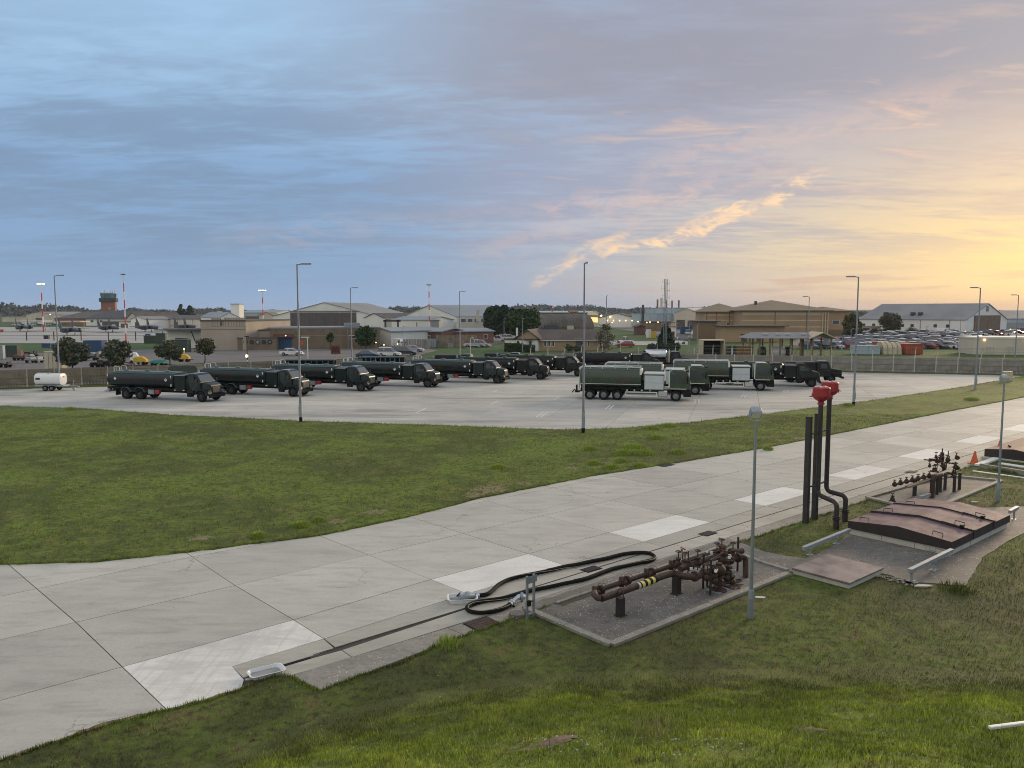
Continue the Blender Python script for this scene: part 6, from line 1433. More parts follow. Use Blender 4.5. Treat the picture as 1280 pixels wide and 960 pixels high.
for k in range(7):
    f = MB().box(k * 3.5 + .5, k * 3.5 + 3.4, -1.1, -1.0, 3.6, 5.4).build('window', 'wall_white', t_); MB().box(k * 3.5 + .7, k * 3.5 + 3.2, -1.14, -1.11, 3.8, 5.3).build('pane', 'lit_window' if k > 3 else 'windscreen', f)
MB().box(8.5, 10, -1.6, -1.15, 4, 9).build('flue', 'wall_cream', t_)
t_, L_, he_, _ = B('shed', 'white shed with a blue-grey roof in front of the second white hangar', 490, 0, 536, 0, 400, 18, 'wall_white', 'roof_bluegrey', 'gablex', 396, Ya=345, Yb=335, wins=((.68, .7, 2, 4),))
B('shed', 'grey concrete block in front of the second white hangar', 538, 0, 549, 0, 400.5, 8, 'wall_grey', 'roof_grey', 'flat', Ya=325, Yb=325)
tg = thing('gantry', 'dark steel gantry frame beside the white shed', 'gantry', Q(481, 320), 0)
for x in (0, 5): MB().box(x, x + .7, 0, .7, 0, 5.2).build('leg', 'roof_dark', tg)
MB().box(-.5, 6.5, 0, .7, 4.4, 5.2).build('beam', 'roof_dark', tg)
# white/grey gable huts and brick buildings
B('hut', 'small hut with a white gable end and grey roof left of the white van', 466, 0, 489, 0, 414, 16, 'wall_white', 'roof_bluegrey', 'gabley', 410.5, Ya=205, Yb=200)
B('brick_building', 'dark red brick building with a grey roof behind the parked vans', 489, 0, 551, 0, 414, 12, 'wall_redbrown', 'roof_bluegrey', 'gablex', 410.8, Ya=215, Yb=207, wins=((.55, .62, 1.2, 2.3), (.72, .79, 1.2, 2.3)), doors=((.63, .68, 2.2),))
t_, L_, he_, hr_ = B('brick_building', 'orange-brown brick building with small square windows and a pale grey roof', 549, 430, 617, 428.5, 415.3, 10, 'wall_brick', 'roof_bluegrey', 'gablex', 411.5, wins=((.06, .10, 1.2, 2.3), (.23, .28, 1.2, 2.3), (.82, .88, 1.2, 2.2), (.48, .53, 1.6, 2.0)), doors=((.62, .67, 2.2), (.09, .12, 2.2)))
fn = thing('timber_screen', 'tall dark timber screen fence in front of the brick buildings', 'fence', P(545, 434, 0), 0)
for k in range(16): MB().box(k * .62, k * .62 + .58, 0, .05, 0, 2.9).build('board', 'fence_wood', fn)
fn = thing('timber_screen', 'grey slatted compound fence beside the white van', 'fence', P(504, 436, 0), 0)
for k in range(10): MB().box(k * .62, k * .62 + .56, 0, .05, 0, 2.2).build('board', 'fence_grey', fn)
def cabinet(px, by, wpx, hpx, m, label, cat='cabinet', nm='kiosk', seams=2, Y=None, dd=None, rz=0.0):
    a = P(px, by, .02) if Y is None else Q(px, Y, .02); w = wpx / F * a.y; h = hpx / F * a.y; t = thing(nm, label, cat, a, rz)
    MB().box(0, w, 0, dd or w * .6, 0, h).build('body', m, t, bevel=.03)
    for k in range(seams): x = w * (k + 1) / (seams + 1); MB().box(x - .02, x + .02, -.02, -.002, .1, h - .1).build('seam', 'dark_metal', t)
    MB().box(-.05, w + .05, -.06, (dd or w * .6) + .05, h + .002, h + .1).build('lid', m, t)
    return t
cabinet(528, 434.5, 17, 10, 'steel_grey', 'pale grey gas bottle cage beside the timber screen', seams=5); cabinet(560, 434.5, 6, 5, 'wall_grey', 'small grey cabinet in front of the timber screen')
# rounded aircraft shelter and neighbours
def shelter(px0, px1, Y, top, depth, m, label):
    a = Q(px0, Y); L = (px1 - px0) / F * Y; H_ = Z(top, Y); t = thing('aircraft_shelter', label, 'shelter', a, 0)
    mb = MB(); n = 14; rings = []
    for x in [L * k / 16 for k in range(17)]:
        rings.append([(x + (0.02 if k % 2 else 0), depth / 2 - depth / 2 * math.cos(math.pi * k / n), H_ * math.sin(math.pi * k / n) ** .8) for k in range(n + 1)])
    mb.loft(rings, caps=True, sm=False); mb.build('vault', m, t)
    for k in range(17): 
        rr = [(L * k / 16, depth / 2 - (depth / 2 + .08) * math.cos(math.pi * q / n), (H_ + .08) * math.sin(math.pi * q / n) ** .8) for q in range(n + 1)]
        MB().tube(rr, .10, 5).build('rib', m, t)
    return t, L, H_
t_, L_, H_ = shelter(667, 745, 330, 392.5, 34, 'shelter_roof', 'large rounded brown earth-toned aircraft shelter behind the brick bungalow')
t_.rotation_euler[2] = R(10)
MB().box(L_ * .18, L_ * .38, -1.5, 2.0, 0, 3).build('entrance', 'roof_dark', t_); MB().box(L_ * .55, L_ * .65, -1.0, 1.0, 0, 2.6).build('vent_box', 'wall_cream', t_)
B('shelter_end', 'bright sunlit yellow end wall beyond the rounded shelter', 733, 0, 748, 0, 394.5, 20, 'wall_cream', 'roof_tan', 'flat', Ya=470, Yb=430, ridge_y=None, wins=((.05, .95, 2.5, 5.2),), winm='lit_window')  # glowing pane across the wall stands for the sunlight on it
B('hangar', 'low green-grey roof showing above the rounded shelter', 664, 0, 734, 0, 390.8, 40, 'container_green', 'wall_blue', 'gablex', 389, Ya=520, Yb=510)
B('shed', 'reddish low roof above the right end of the rounded shelter', 712, 0, 722, 0, 390, 10, 'wall_brick', 'wall_brick', 'gablex', 388.6, Ya=480, Yb=480)
tr_ = thing('radar', 'small dark radar aerial above the rounded shelter', 'radar', Q(690, 520), 0); MB().cyl((0, 0, 0), (0, 0, 8.5), .4).build('mast', 'dark_metal', tr_); MB().slab([(-2.4, 11.5, .3), (0, 9.5, .3), (2.4, 11.5, .3), (1.2, 10.2, .3), (0, 8.4, .3), (-1.2, 10.2, .3)]).build('dish', 'mast_red', tr_)
# brick bungalow
t_, L_, he_, hr_ = B('bungalow', 'long brick bungalow with a brown tiled roof and a doorway recess', 671, 438.5, 762, 438, 425, 11, 'wall_tan', 'roof_brown', 'gablex', 413.8, over=.5, wins=((.10, .125, 1, 2.1), (.155, .18, 1, 2.1), (.21, .235, 1, 2.1), (.70, .72, 1, 2.1), (.86, .88, 1, 2.1)), doors=((.53, .64, 2.3), (.005, .03, 2.2)))
gutter(t_, L_, he_, 'wall_white')
t_, L_, he_, hr_ = B('bungalow_wing', 'gabled brick wing with white rendered walls at the left end of the bungalow', 631, 0, 672, 0, 424.6, 12, 'wall_white', 'roof_brown', 'flat', Ya=175, Yb=173, over=.2, wins=((.38, .44, .9, 2.2),), doors=((.74, .82, 2.1),))
g_ = MB(); g_.v = [(L_ * .35, -.02, he_ + .3), (L_ + .1, -.02, he_ + .3), (L_ * .7, -.02, he_ + 2.1), (L_ * .35, 9, he_ + .3), (L_ + .1, 9, he_ + .3), (L_ * .7, 9, he_ + 2.1)]
for f in ((0, 1, 2), (5, 4, 3), (0, 3, 4, 1)): g_.face(f)
g_.build('gable', 'wall_tan', t_)
r_ = MB()
for x0, x1 in ((L_ * .35 - .6, L_ * .7), (L_ + .7, L_ * .7)):
    k = len(r_.v)
    for y in (-.5, 9): r_.v += [(x0, y, he_ + .05), (x1, y, he_ + 2.15), (x1, y, he_ + 2.35), (x0, y, he_ + .25)]
    for q in ((0, 1, 2, 3), (7, 6, 5, 4), (0, 4, 5, 1), (1, 5, 6, 2), (2, 6, 7, 3), (3, 7, 4, 0)): r_.face([k + i for i in q])
r_.build('gable_roof', 'roof_brown', t_); MB().cyl((L_ * .3, 2, he_), (L_ * .3, 2, he_ + 2.6), .22).build('flue', 'wall_white', t_); MB().box(L_ * .66, L_ * .86, -1.2, -.003, 2.35, 2.5).build('canopy', 'container_green', t_)
# industrial building
t_, L_, he_, _ = B('industrial_plant', 'tall blue-grey clad industrial building with a row of chimneys', 806, 0, 842, 0, 385.5, 30, 'wall_blue', 'roof_bluegrey', 'flat', Ya=440, Yb=415, over=.1, rails=((.33, 'roof_bluegrey'), (.66, 'roof_bluegrey'), (.9, 'roof_bluegrey')))
for u, r__, h_, m in ((.0, .5, 15, 'wall_brown'), (.1, .7, 15.8, 'wall_cream'), (.22, .45, 14.5, 'wall_brown'), (.36, .45, 14.2, 'wall_brown'), (.52, .45, 14.3, 'wall_brown')):
    MB().tube([(L_ * (.1 + u * 1.4), 6, he_), (L_ * (.1 + u * 1.4), 6, h_)], r__, 10).build('chimney', m, t_)
B('industrial_plant_wing', 'lower blue-grey clad wing at the left of the chimneys', 789, 0, 820, 0, 392.5, 24, 'wall_blue', 'roof_bluegrey', 'flat', Ya=425, Yb=410, over=.1, rails=((.35, 'roof_bluegrey'), (.75, 'roof_bluegrey')))
tc_ = thing('chimney', 'lone dark chimney left of the blue-grey plant', 'chimney', Q(803, 405), 0); MB().tube([(0, 0, 0), (0, 0, 11.8)], [.9, .55], 10).build('stack', 'roof_dark', tc_)
B('hangar', 'cream hangar with two dark doors right of the blue-grey plant', 842, 0, 873, 0, 391, 36, 'wall_cream', 'wall_cream', 'gabley', 385.5, Ya=386, Yb=376, doors=((.1, .45, 4.5), (.55, .95, 4.2)), over=.3)
t_, L_, he_, _ = B('shed', 'low white gabled shed with rows of lit lamps left of the industrial plant', 748, 0, 793, 0, 397.5, 26, 'wall_white', 'roof_dark', 'gabley', 391.8, Ya=430, Yb=425)
for k in range(5): MB().sphere((L_ * (.25 + k * .17), -1, 3.6), .28).build('lamp', 'lit_warm', t_)
for x, z in ((.08, 6.2), (.33, 5.6)): MB().sphere((L_ * x, -1.2, z), .5).build('lamp', 'lit_warm', t_)
B('shed', 'low dark-roofed shed in front of the industrial plant', 800, 0, 838, 0, 402.5, 10, 'wall_brown', 'roof_dark', 'flat', Ya=350, Yb=345)
for px, py in ((797, 402), (808, 403), (812, 402.5), (822, 402.5), (765, 403), (875, 404), (470, 428), (480, 431), (497, 430), (65, 393), (1180, 397)):
    Y_ = 340 if py < 410 else 170; c = Q(px, Y_); tl_ = thing('bulkhead_lamp', 'small lit lamp on a post ' + {797: 'at the left foot of the industrial plant', 808: 'before the plant chimneys', 812: 'just right of the plant chimneys', 822: 'under the industrial plant near the lattice mast', 765: 'left of the low white lamp-lit shed', 875: 'at the left end of the tan hall', 470: 'left of the white box van', 480: 'beside the white box van', 497: 'right of the white box van', 65: 'by the far cream hangar', 1180: 'on the big grey roofed hangar'}[px], 'lamp', c, 0, 'small lit lamps among the far buildings'); h_ = Z(py, Y_); MB().cyl((0, 0, 0), (0, 0, h_), .06).build('post', 'lamp_pole', tl_); MB().sphere((0, 0, h_), Y_ * .0007).build('bulb', 'lit_warm', tl_)
B('shed', 'dark red low building behind the yellow container', 796, 0, 806, 0, 408.5, 8, 'wall_redbrown', 'wall_redbrown', 'gabley', 406.5, Ya=290, Yb=290)
cabinet(808, 0, 5.5, 10, 'wall_white', 'white upright cabinet beside the yellow container', Y=260); cabinet(813.5, 0, 6, 8, 'sheet_yellow', 'bright yellow container on the grass by the lattice mast', 'container', Y=255)
B('shed', 'white flat-roofed cabin right of the lattice mast', 833, 0, 845, 0, 408.5, 6, 'wall_white', 'roof_grey', 'flat', Ya=270, Yb=270); cabinet(851, 0, 13, 9, 'container_blue', 'blue container beside the white vans', 'container', Y=300); cabinet(838, 0, 5, 8, 'wall_redbrown', 'dark red and white upright kiosk near the lattice mast', Y=255)
tm_ = thing('lattice_mast', 'tall steel lattice radio mast bristling with aerials', 'mast', Q(831, 175), R(20)); H_ = Z(349, 175)
for a in range(3): MB().cyl((.42 * math.cos(a * 2.094), .42 * math.sin(a * 2.094), 0), (.34 * math.cos(a * 2.094), .34 * math.sin(a * 2.094), H_), .06, n=6).build('leg', 'lamp_pole', tm_)
lb = MB(); n = 22
for k in range(n):
    z0 = H_ * k / n; z1 = H_ * (k + 1) / n
    for a in range(3):
        c0, s0, c1, s1 = .41 * math.cos(a * 2.094), .41 * math.sin(a * 2.094), .41 * math.cos((a + 1) * 2.094), .41 * math.sin((a + 1) * 2.094); lb.cyl((c0, s0, z0), (c1, s1, z1), .022, n=4).cyl((c0, s0, z0), (c1, s1, z0), .018, n=4)
lb.build('bracing', 'lamp_pole', tm_)
for k in range(20):
    z = H_ * (.35 + .65 * k / 20); a = k * 2.1; x, y = math.cos(a) * random.uniform(.8, 1.2), math.sin(a) * .9; MB().tube([(0, 0, z), (x, y, z)], .03, 4).tube([(x, y, z - .4), (x, y, z + .6)], .035, 4).build('aerial', 'galv', tm_)
MB().cyl((0, 0, H_), (0, 0, H_ + 1.4), .03).build('tip', 'lamp_pole', tm_)
# big tan building
t_, L_, he_, hr_ = B('tan_hall', 'large tan banded hall with a wide hipped brown roof', 927, 0, 1035, 0, 388.7, 46, 'wall_tan', 'roof_tan', 'hip', 374, Ya=265, Yb=262, over=1.2, rails=((.38, 'wall_tan_dark'), (.745, 'wall_tan_dark')), bands=((7.3, 8.2, 'wall_tan_light'), (5.4, 5.75, 'wall_tan_light'), (3.3, 3.65, 'wall_tan_light'), (0, 1.8, 'wall_tan_dark')))
for k in range(3): MB().box(L_ - 2.2 + k * .8, L_ - 1.9 + k * .8, -.5, -.1, 0, he_ - .4).build('pilaster', 'wall_tan_light', t_)
MB().box(L_ * .22, L_ * .22 + .8, 12, 12.8, he_ + 2, he_ + 3.4).build('roof_vent', 'roof_dark', t_)
B('tan_hall_wing', 'lower left wing of the tan banded hall', 880, 0, 930, 0, 390.2, 40, 'wall_tan', 'roof_tan', 'hip', 378.5, Ya=285, Yb=283, over=1.2, rails=((.05, 'wall_tan_dark'), (.3, 'wall_tan_dark'), (.62, 'wall_tan_dark')), bands=((7.0, 7.6, 'wall_tan_light'), (5.2, 5.6, 'wall_tan_light')), wins=((.56, .62, 3.6, 4.6),))
B('tan_hall_wing', 'shaded right wing of the tan banded hall', 1034, 0, 1061, 0, 389.2, 30, 'wall_tan', 'roof_tan', 'hip', 383, Ya=280, Yb=280, over=1.0, wins=((.2, .5, 4.2, 5.4),), bands=((0, 2.2, 'wall_tan_dark'),))
B('canopy_building', 'low dark flat canopy in front of the tan hall at the left', 873, 0, 896, 0, 402, 8, 'wall_tan_dark', 'roof_dark', 'flat', Ya=240, Yb=240, over=.8)
B('canopy_building', 'low dark flat roofed entrance in front of the tan hall', 903, 0, 980, 0, 408, 8, 'wall_tan', 'roof_dark', 'flat', Ya=225, Yb=225, over=1.0, doors=((.3, .4, 2.2), (.55, .62, 2.2)))
# big grey roofed hangar on the right
t_, L_, he_, hr_ = B('hangar', 'white hangar with a long grey roof and a brown sliding door at the right', 1072, 0, 1206, 0, 399, 40, 'wall_white', 'roof_grey', 'gablex', 380, Ya=332, Yb=300, over=.3, wins=((.04, .07, 2.4, 3.6), (.14, .17, 2.4, 3.6), (.42, .45, 2.4, 3.6), (.51, .54, 2.4, 3.6), (.72, .75, 2.4, 3.6), (.83, .86, 2.4, 3.6)), rails=((.27, 'wall_grey'), (.6, 'wall_grey'), (.86, 'wall_grey')))
ge = MB(); n = 8
for k in range(n): ge.box(L_ + .05, L_ + .3, 7 + k * 3.2 + .05, 7 + (k + 1) * 3.2 - .05, 0, 7.0)
ge.build('sliding_door', 'door_tan', t_); MB().box(L_ + .05, L_ + .25, 18.5, 20.5, 8.6, 10.6).build('gable_window', 'glass', t_)
for u in (.2, .46, .53): MB().box(L_ * u, L_ * u + 1.2, 4, 6, he_ + 1.2, he_ + 2.9).build('roof_vent', 'roof_dark', t_)
B('shed', 'low white lean-to with dark doors at the left foot of the grey roofed hangar', 1072, 0, 1100, 0, 408.5, 6, 'wall_cream', 'roof_grey', 'flat', Ya=312, Yb=310, doors=((.2, .5, 2.2),))
B('hangar', 'pale blue-grey hangar at the far right edge with a red car in front', 1253, 0, 1330, 0, 398.5, 40, 'wall_blue', 'roof_grey', 'gablex', 388.5, Ya=400, Yb=395, bands=((0, 3, 'wall_grey'),))
t_, L_, he_, _ = B('site_building', 'long white portable building with two yellow wall lamps behind the right fence', 1216, 443, 1330, 444, 422.8, 8, 'wall_cream', 'wall_white', 'flat', over=.15)
for u in (.12, .58): MB().sphere((L_ * u, -.2, 2.9), .22).build('lamp', 'lit_warm', t_)
for a, b in ((.12, .2), (.35, .42)):
    rl = MB()
    for k in range(6): x = L_ * (a + (b - a) * k / 5); rl.cyl((x, -1.2, 0), (x, -1.2, 1.5), .03, n=5)
    rl.tube([(L_ * a, -1.2, 1.5), (L_ * b, -1.2, 1.5)], .035, 5); rl.build('handrail', 'galv', t_)
cabinet(1133, 443, 23, 12.5, 'container_orange', 'orange-red shipping container behind the right fence', 'container', 'shipping_container', 8, dd=12, rz=R(8)).name
cabinet(1070, 443, 30, 10.5, 'wall_blue', 'blue and white site cabin with two windows behind the right fence', 'cabin', 'site_cabin', 1)
t_ = thing('polytunnel', 'small buff barrel-roofed shelter between the blue cabin and the orange container', 'shelter', P(1103, 443, 0)); mb = MB(); mb.loft([[(x, 1.6 - 1.8 * math.cos(math.pi * k / 8), 2.4 * math.sin(math.pi * k / 8) ** .7) for k in range(9)] for x in (0, 1, 2, 3, 3.8)], sm=False); mb.build('cover', 'wall_tan_light', t_)
for x in (.02, 1, 2, 3, 3.78): MB().tube([(x, 1.6 - 1.84 * math.cos(math.pi * k / 8), 2.44 * math.sin(math.pi * k / 8) ** .7) for k in range(9)], .05, 5).build('hoop', 'wall_brown', t_)
# open shed
a = P(938, 450, 0); t_ = thing('open_shed', 'open-sided shed on dark posts with a grey roof and a pitched sunlit end', 'shed', Q(937, 140), R(-3)); 
for k in range(7):
    for y in (0, 5): MB().box(k * 1.75 - .11, k * 1.75 + .11, y - .11, y + .11, 0, 3.9).build('post', 'wall_tan_dark', t_)
rf = MB(); rf.v = [(-.8, -.8, 3.9), (10.6, -.8, 3.9), (10.6, 5.8, 3.9), (-.8, 5.8, 3.9), (.8, 2.5, 4.9), (10.6, 2.5, 4.9)]
for f in ((3, 2, 1, 0), (0, 1, 5, 4), (1, 2, 5), (2, 3, 4, 5), (3, 0, 4)): rf.face(f)
rf.build('roof', 'roof_grey', t_)
for x in (2.4, 4.6, 6.2, 9): MB().box(x, x + .9, .6, 1.1, 4.62, 4.66).build('rooflight', 'placard', t_).rotation_euler = (R(0), 0, 0)
for x in (10.7, 13.9): 
    for y in (-.3, 5): MB().box(x - .12, x + .12, y - .12, y + .12, 0, 3.9).build('post', 'wall_tan_dark', t_)
rf = MB()
for x0, x1 in ((9.9, 12.3), (14.7, 12.3)):
    k = len(rf.v)
    for y in (-1, 5.8): rf.v += [(x0, y, 3.75), (x1, y, 4.85), (x1, y, 5.0), (x0, y, 3.9)]
    for q in ((0, 1, 2, 3), (7, 6, 5, 4), (0, 4, 5, 1), (1, 5, 6, 2), (2, 6, 7, 3), (3, 7, 4, 0)): rf.face([k + i for i in q])
rf.build('pitched_end', 'wall_tan_light', t_)
br = MB()
for x0, x1 in ((7.1, 8.8), (8.8, 7.1), (10.8, 13.8), (13.8, 10.8)): br.tube([(x0, -.1, .2), (x1, -.1, 2.6)], .05, 5)
br.build('cross_brace', 'wall_tan_dark', t_)
for px, m, w_, lb, sc in ((952.5, 'tanker_green', 9, 'dark round tank under the open shed, left of the white one', 1), (972, 'white_paint', 19, 'white and buff cylindrical tank under the open shed', 1.5), (985, 'tanker_black', 8, 'dark round tank under the open shed, right of the white one', 1)):
    c = Q(px, 143); t2 = thing('storage_tank', lb, 'tank', c); r_ = 1.0; mb = MB(); w2 = w_ * .143 / 2; mb.loft([[(x, r_ * k_ * math.cos(6.283 * q / 14), 1.35 + r_ * k_ * math.sin(6.283 * q / 14)) for q in range(14)] for x, k_ in ((-w2, .6), (-w2 * .75, .95), (-w2 * .4, 1), (w2 * .4, 1), (w2 * .75, .95), (w2, .6))]); mb.build('vessel', m, t2); MB().box(-w2 * .8, -w2 * .6, -.7, .7, 0, .7).box(w2 * .6, w2 * .8, -.7, .7, 0, .7).build('cradle', 'galv', t2)
# dark open container and crates
a = Q(878, 138); t_ = thing('open_container', 'pale framed open-fronted container with a black interior behind the right fence', 'container', a)
w, h = 28 * .138, Z(424.5, 138); fr = MB(); fr.box(0, .18, 0, 3, 0, h).box(w - .18, w, 0, 3, 0, h).box(.18, w - .18, 0, 3, h - .18, h).box(.18, w - .18, 2.9, 3, 0, h - .18); fr.build('shell', 'wall_tan_light', t_); MB().box(.2, w - .2, 2.5, 2.88, .02, h - .2).build('interior', 'black', t_)
for k in range(4): MB().box(.3, w - .3, 2.0, 2.45, .5 + k * .65, .58 + k * .65).build('shelf', 'dark_metal', t_)
def crates(px, Y, nx_, nz_, m, label, s=.85):
    for i in range(nx_):
        for k in range(nz_):
            nm = 'pallet' ; o = thing(nm, label + ', %s column, %s' % (('left', 'middle', 'right')[i] if nx_ == 3 else ('left', 'right')[i], ('bottom one', 'second up', 'third up', 'fourth up', 'top one')[k]), 'pallet', Q(px, Y) + Vector((i * s, 0, k * .55)), 0, label)
            MB().box(.03, s - .05, 0, .8, .05, .14).box(.03, s - .05, 0, .8, .42, .5).build('deck', m, o)
            MB().box(.03, .14, 0, .8, 0.14, .42).box(s / 2 - .06, s / 2 + .05, 0, .8, .14, .42).box(s - .16, s - .05, 0, .8, .14, .42).build('block', m, o)
crates(908.5, 137, 2, 5, 'roof_dark', 'dark pallet beside the open-fronted container'); crates(921, 137, 3, 5, 'timber', 'orange timber pallet right of the dark pallets')
# control tower
c = Q(138.5, 560); t_ = thing('control_tower', 'airfield control tower with a brick shaft, dark gallery and glazed cab', 'control tower', c, R(18)); 
s = 560 / F
MB().box(-4.3, 4.3, -4.3, 4.3, 0, Z(377.5, 560)).build('shaft', 'tower_brick', t_)
z = Z(377.5, 560); MB().box(-5.3, 5.3, -5.3, 5.3, z + .003, z + 2.6).build('gallery', 'roof_dark', t_, bevel=.2)
cabr = [[(r * math.cos(math.pi / 4 * k + .39), r * math.sin(math.pi / 4 * k + .39), zz_) for k in range(8)] for r, zz_ in ((4.7, z + 2.6), (5.1, z + 5.8))]
MB().loft(cabr, sm=False).build('cab', 'tower_glass', t_)
for k in range(8):
    a0 = math.pi / 4 * k + .39; MB().cyl((4.75 * math.cos(a0), 4.75 * math.sin(a0), z + 2.6), (5.15 * math.cos(a0), 5.15 * math.sin(a0), z + 5.8), .18, n=5).build('mullion', 'roof_dark', t_)
MB().cyl((0, 0, z + 5.81), (0, 0, z + 6.4), 5.5, 5.2, 8, sm=False).build('roof', 'wall_blue', t_)
for k in range(9): a0 = k * .7; MB().cyl((3.8 * math.cos(a0), 3.8 * math.sin(a0), z + 6.3), (3.8 * math.cos(a0), 3.8 * math.sin(a0), z + random.uniform(6.8, 8.4)), .14, n=5).build('aerial', 'mast_white' if k % 2 else 'mast_red', t_)
MB().box(-4.4, -4.3, -.5, .5, z - 8, z - 4).build('slot', 'glass', t_); MB().cyl((1.0, -4.35, z - 4.5), (1.0, -4.45, z - 4.5), 1.0, n=16).build('clock', 'wall_tan', t_)
# red and white masts
def rw_mast(px, Y, top, lit, label, ndiv=7):
    t = thing('floodlight_mast', label, 'mast', Q(px, Y), 0, 'red and white banded floodlight masts'); h = Z(top, Y); r = Y * .0009
    for k in range(ndiv):
        f = 1 - .35 * k / ndiv; MB().tube([(0, 0, h * k / ndiv), (0, 0, h * (k + 1) / ndiv)], [r * f, r * f * .96], 8).build('band', 'mast_red' if k % 2 == 0 else 'mast_white', t)
    MB().box(-r * 3.2, r * 3.2, -r, r, h, h + r * .9).build('head_frame', 'dark_metal', t)
    for k in range(5): x = (-2.8 + 1.4 * k) * r * (1.6 if lit else 1); MB().sphere((x, -r, h + (r * 1.3 if lit else r)), r * (.72 if lit else .6), 8, 5).build('floodlamp', 'flood' if lit else 'wall_grey', t)
    if not lit: MB().sphere((0, 0, h + r * 2.5), r * .8).build('beacon', 'placard', t)
    return t
rw_mast(55.5, 330, 356.5, True, 'red and white mast with blazing floodlights at the far left', 6)
rw_mast(158, 225, 344, False, 'red and white mast with unlit lamps right of the control tower', 8)
rw_mast(330, 420, 364.5, True, 'red and white mast with blazing floodlights left of the big white hangar', 6)
rw_mast(537, 300, 357, False, 'slender red and white mast in front of the second white hangar', 8)
# jets
def jet():
    t = thing('fighter_jet', '', 'fighter jet')
    fz = MB(); sec = [(-9.0, .25, .25, 2.0), (-8.2, .42, .38, 2.02), (-6.5, .62, .62, 2.1), (-4.5, .8, .8, 2.15), (-2, 1.1, .75, 2.1), (3, 1.2, .7, 2.1), (8, 1.0, .6, 2.1)]
    fz.loft([[(w_ * math.cos(6.283 * k / 14), x, zc + hh_ * math.sin(6.283 * k / 14)) for k in range(14)] for x, w_, hh_, zc in sec]); fz.build('fuselage', 'jet_grey', t)
    for s in (-1, 1):
        i_ = MB(); i_.loft([[(s * 1.45 + a * .55, y, 2.0 + b) for a, b in ((-1, -.75), (1, -.75), (1, .65), (-1, .65))] for y in (-3.6, 8.2)], sm=False); i_.build('intake', 'jet_grey', t, bevel=.05); MB().box(s * 1.45 - .42, s * 1.45 + .42, -3.66, -3.62, 1.4, 2.5).build('intake_mouth', 'black', t)
        w_ = MB(); w_.v = [(s * 1.9, -1.5, 2.3), (s * 6.5, 3.0, 2.25), (s * 6.5, 4.6, 2.25), (s * 1.9, 5.5, 2.3), (s * 1.9, -1.5, 2.48), (s * 6.5, 3.0, 2.33), (s * 6.5, 4.6, 2.33), (s * 1.9, 5.5, 2.48)]
        for q in ((3, 2, 1, 0), (4, 5, 6, 7), (0, 1, 5, 4), (1, 2, 6, 5), (2, 3, 7, 6), (3, 0, 4, 7)): w_.face(q)
        w_.build('wing', 'jet_grey', t)
        f_ = MB(); f_.v = [(s * 1.9, 5.2, 2.5), (s * 2.0, 8.8, 2.5), (s * 2.15, 9.4, 5.6), (s * 2.15, 8.0, 5.6), (s * 2.0, 5.2, 2.5), (s * 2.1, 8.8, 2.5), (s * 2.22, 9.4, 5.6), (s * 2.22, 8.0, 5.6)]
        for q in ((3, 2, 1, 0), (4, 5, 6, 7), (0, 1, 5, 4), (1, 2, 6, 5), (2, 3, 7, 6), (3, 0, 4, 7)): f_.face(q)
        f_.build('tail_fin', 'jet_grey', t)
        h_ = MB(); h_.v = [(s * 2.0, 7.2, 2.1), (s * 4.3, 9.2, 2.1), (s * 4.3, 10.2, 2.1), (s * 2.0, 9.6, 2.1), (s * 2.0, 7.2, 2.2), (s * 4.3, 9.2, 2.18), (s * 4.3, 10.2, 2.18), (s * 2.0, 9.6, 2.2)]
        for q in ((3, 2, 1, 0), (4, 5, 6, 7), (0, 1, 5, 4), (1, 2, 6, 5), (2, 3, 7, 6), (3, 0, 4, 7)): h_.face(q)
        h_.build('tailplane', 'jet_grey', t)
        MB().cyl((s * 1.4, 1.5, .4), (s * 1.3, 1.5, 1.6), .12).cyl((s * 1.3 - .14, 1.5, .42), (s * 1.3 + .14, 1.5, .42), .42, n=12).build('main_gear', 'mast_white', t)
        MB().tube([(s * 2.8, -1.5, 1.6), (s * 2.8, -.9, 1.6), (s * 2.8, 3, 1.6), (s * 2.8, 4, 1.6)], [.05, .28, .28, .05], 8).build('pylon_tank', 'jet_grey', t)
    MB().cyl((0, -5.0, .4), (0, -4.8, 1.6), .1).cyl((-.1, -5, .32), (.1, -5, .32), .32, n=12).build('nose_gear', 'mast_white', t)
    cn = MB(); cn.loft([[(.48 * k_ * math.cos(6.283 * q / 12), y, 2.7 + .62 * k_ * math.sin(6.283 * q / 12)) for q in range(12)] for y, k_ in ((-6.4, .15), (-5.6, .7), (-4.4, 1), (-3.0, .95), (-1.6, .3))]); cn.build('canopy', 'jet_light', t)
    MB().box(-3, -1, -.2, 1.5, 1.0, 1.5).build('pods', 'jet_grey', t)
    return t
j0 = jet(); JL = [(32, 335, 38, 'fighter jet farthest left, by the lit red and white mast'), (91, 285, 42, 'nearest fighter jet, right of the tall lamp post at the left'), (139, 325, 44, 'fighter jet parked below the control tower'), (188, 330, 44, 'fighter jet right of the red and white mast, fins showing'), (235, 350, 44, 'fighter jet farthest right, partly hidden by the awning')]
for k, (px, Y, a, lb) in enumerate(JL):
    o = j0 if k == 0 else dup(j0, (0, 0, 0), 0); o.location = Q(px, Y, .02); o.rotation_euler[2] = R(a); o['label'] = lb; o['group'] = 'fighter jets parked on the far ramp'
for px, Y, w_, lb in ((26, 345, 36, 'thin open sun shelter over the leftmost jet'), (77, 330, 30, 'thin open sun shelter over the second jet')):
    t_ = thing('sun_shelter', lb, 'shelter', Q(px, Y)); MB().box(-w_ * .17, w_ * .17, 6, 14, 4.0, 4.5).build('roof', 'wall_cream', t_)
    for x in (-w_ * .16, w_ * .16): MB().box(x - .1, x + .1, 9, 9.3, 0, 4).build('post', 'wall_grey', t_)
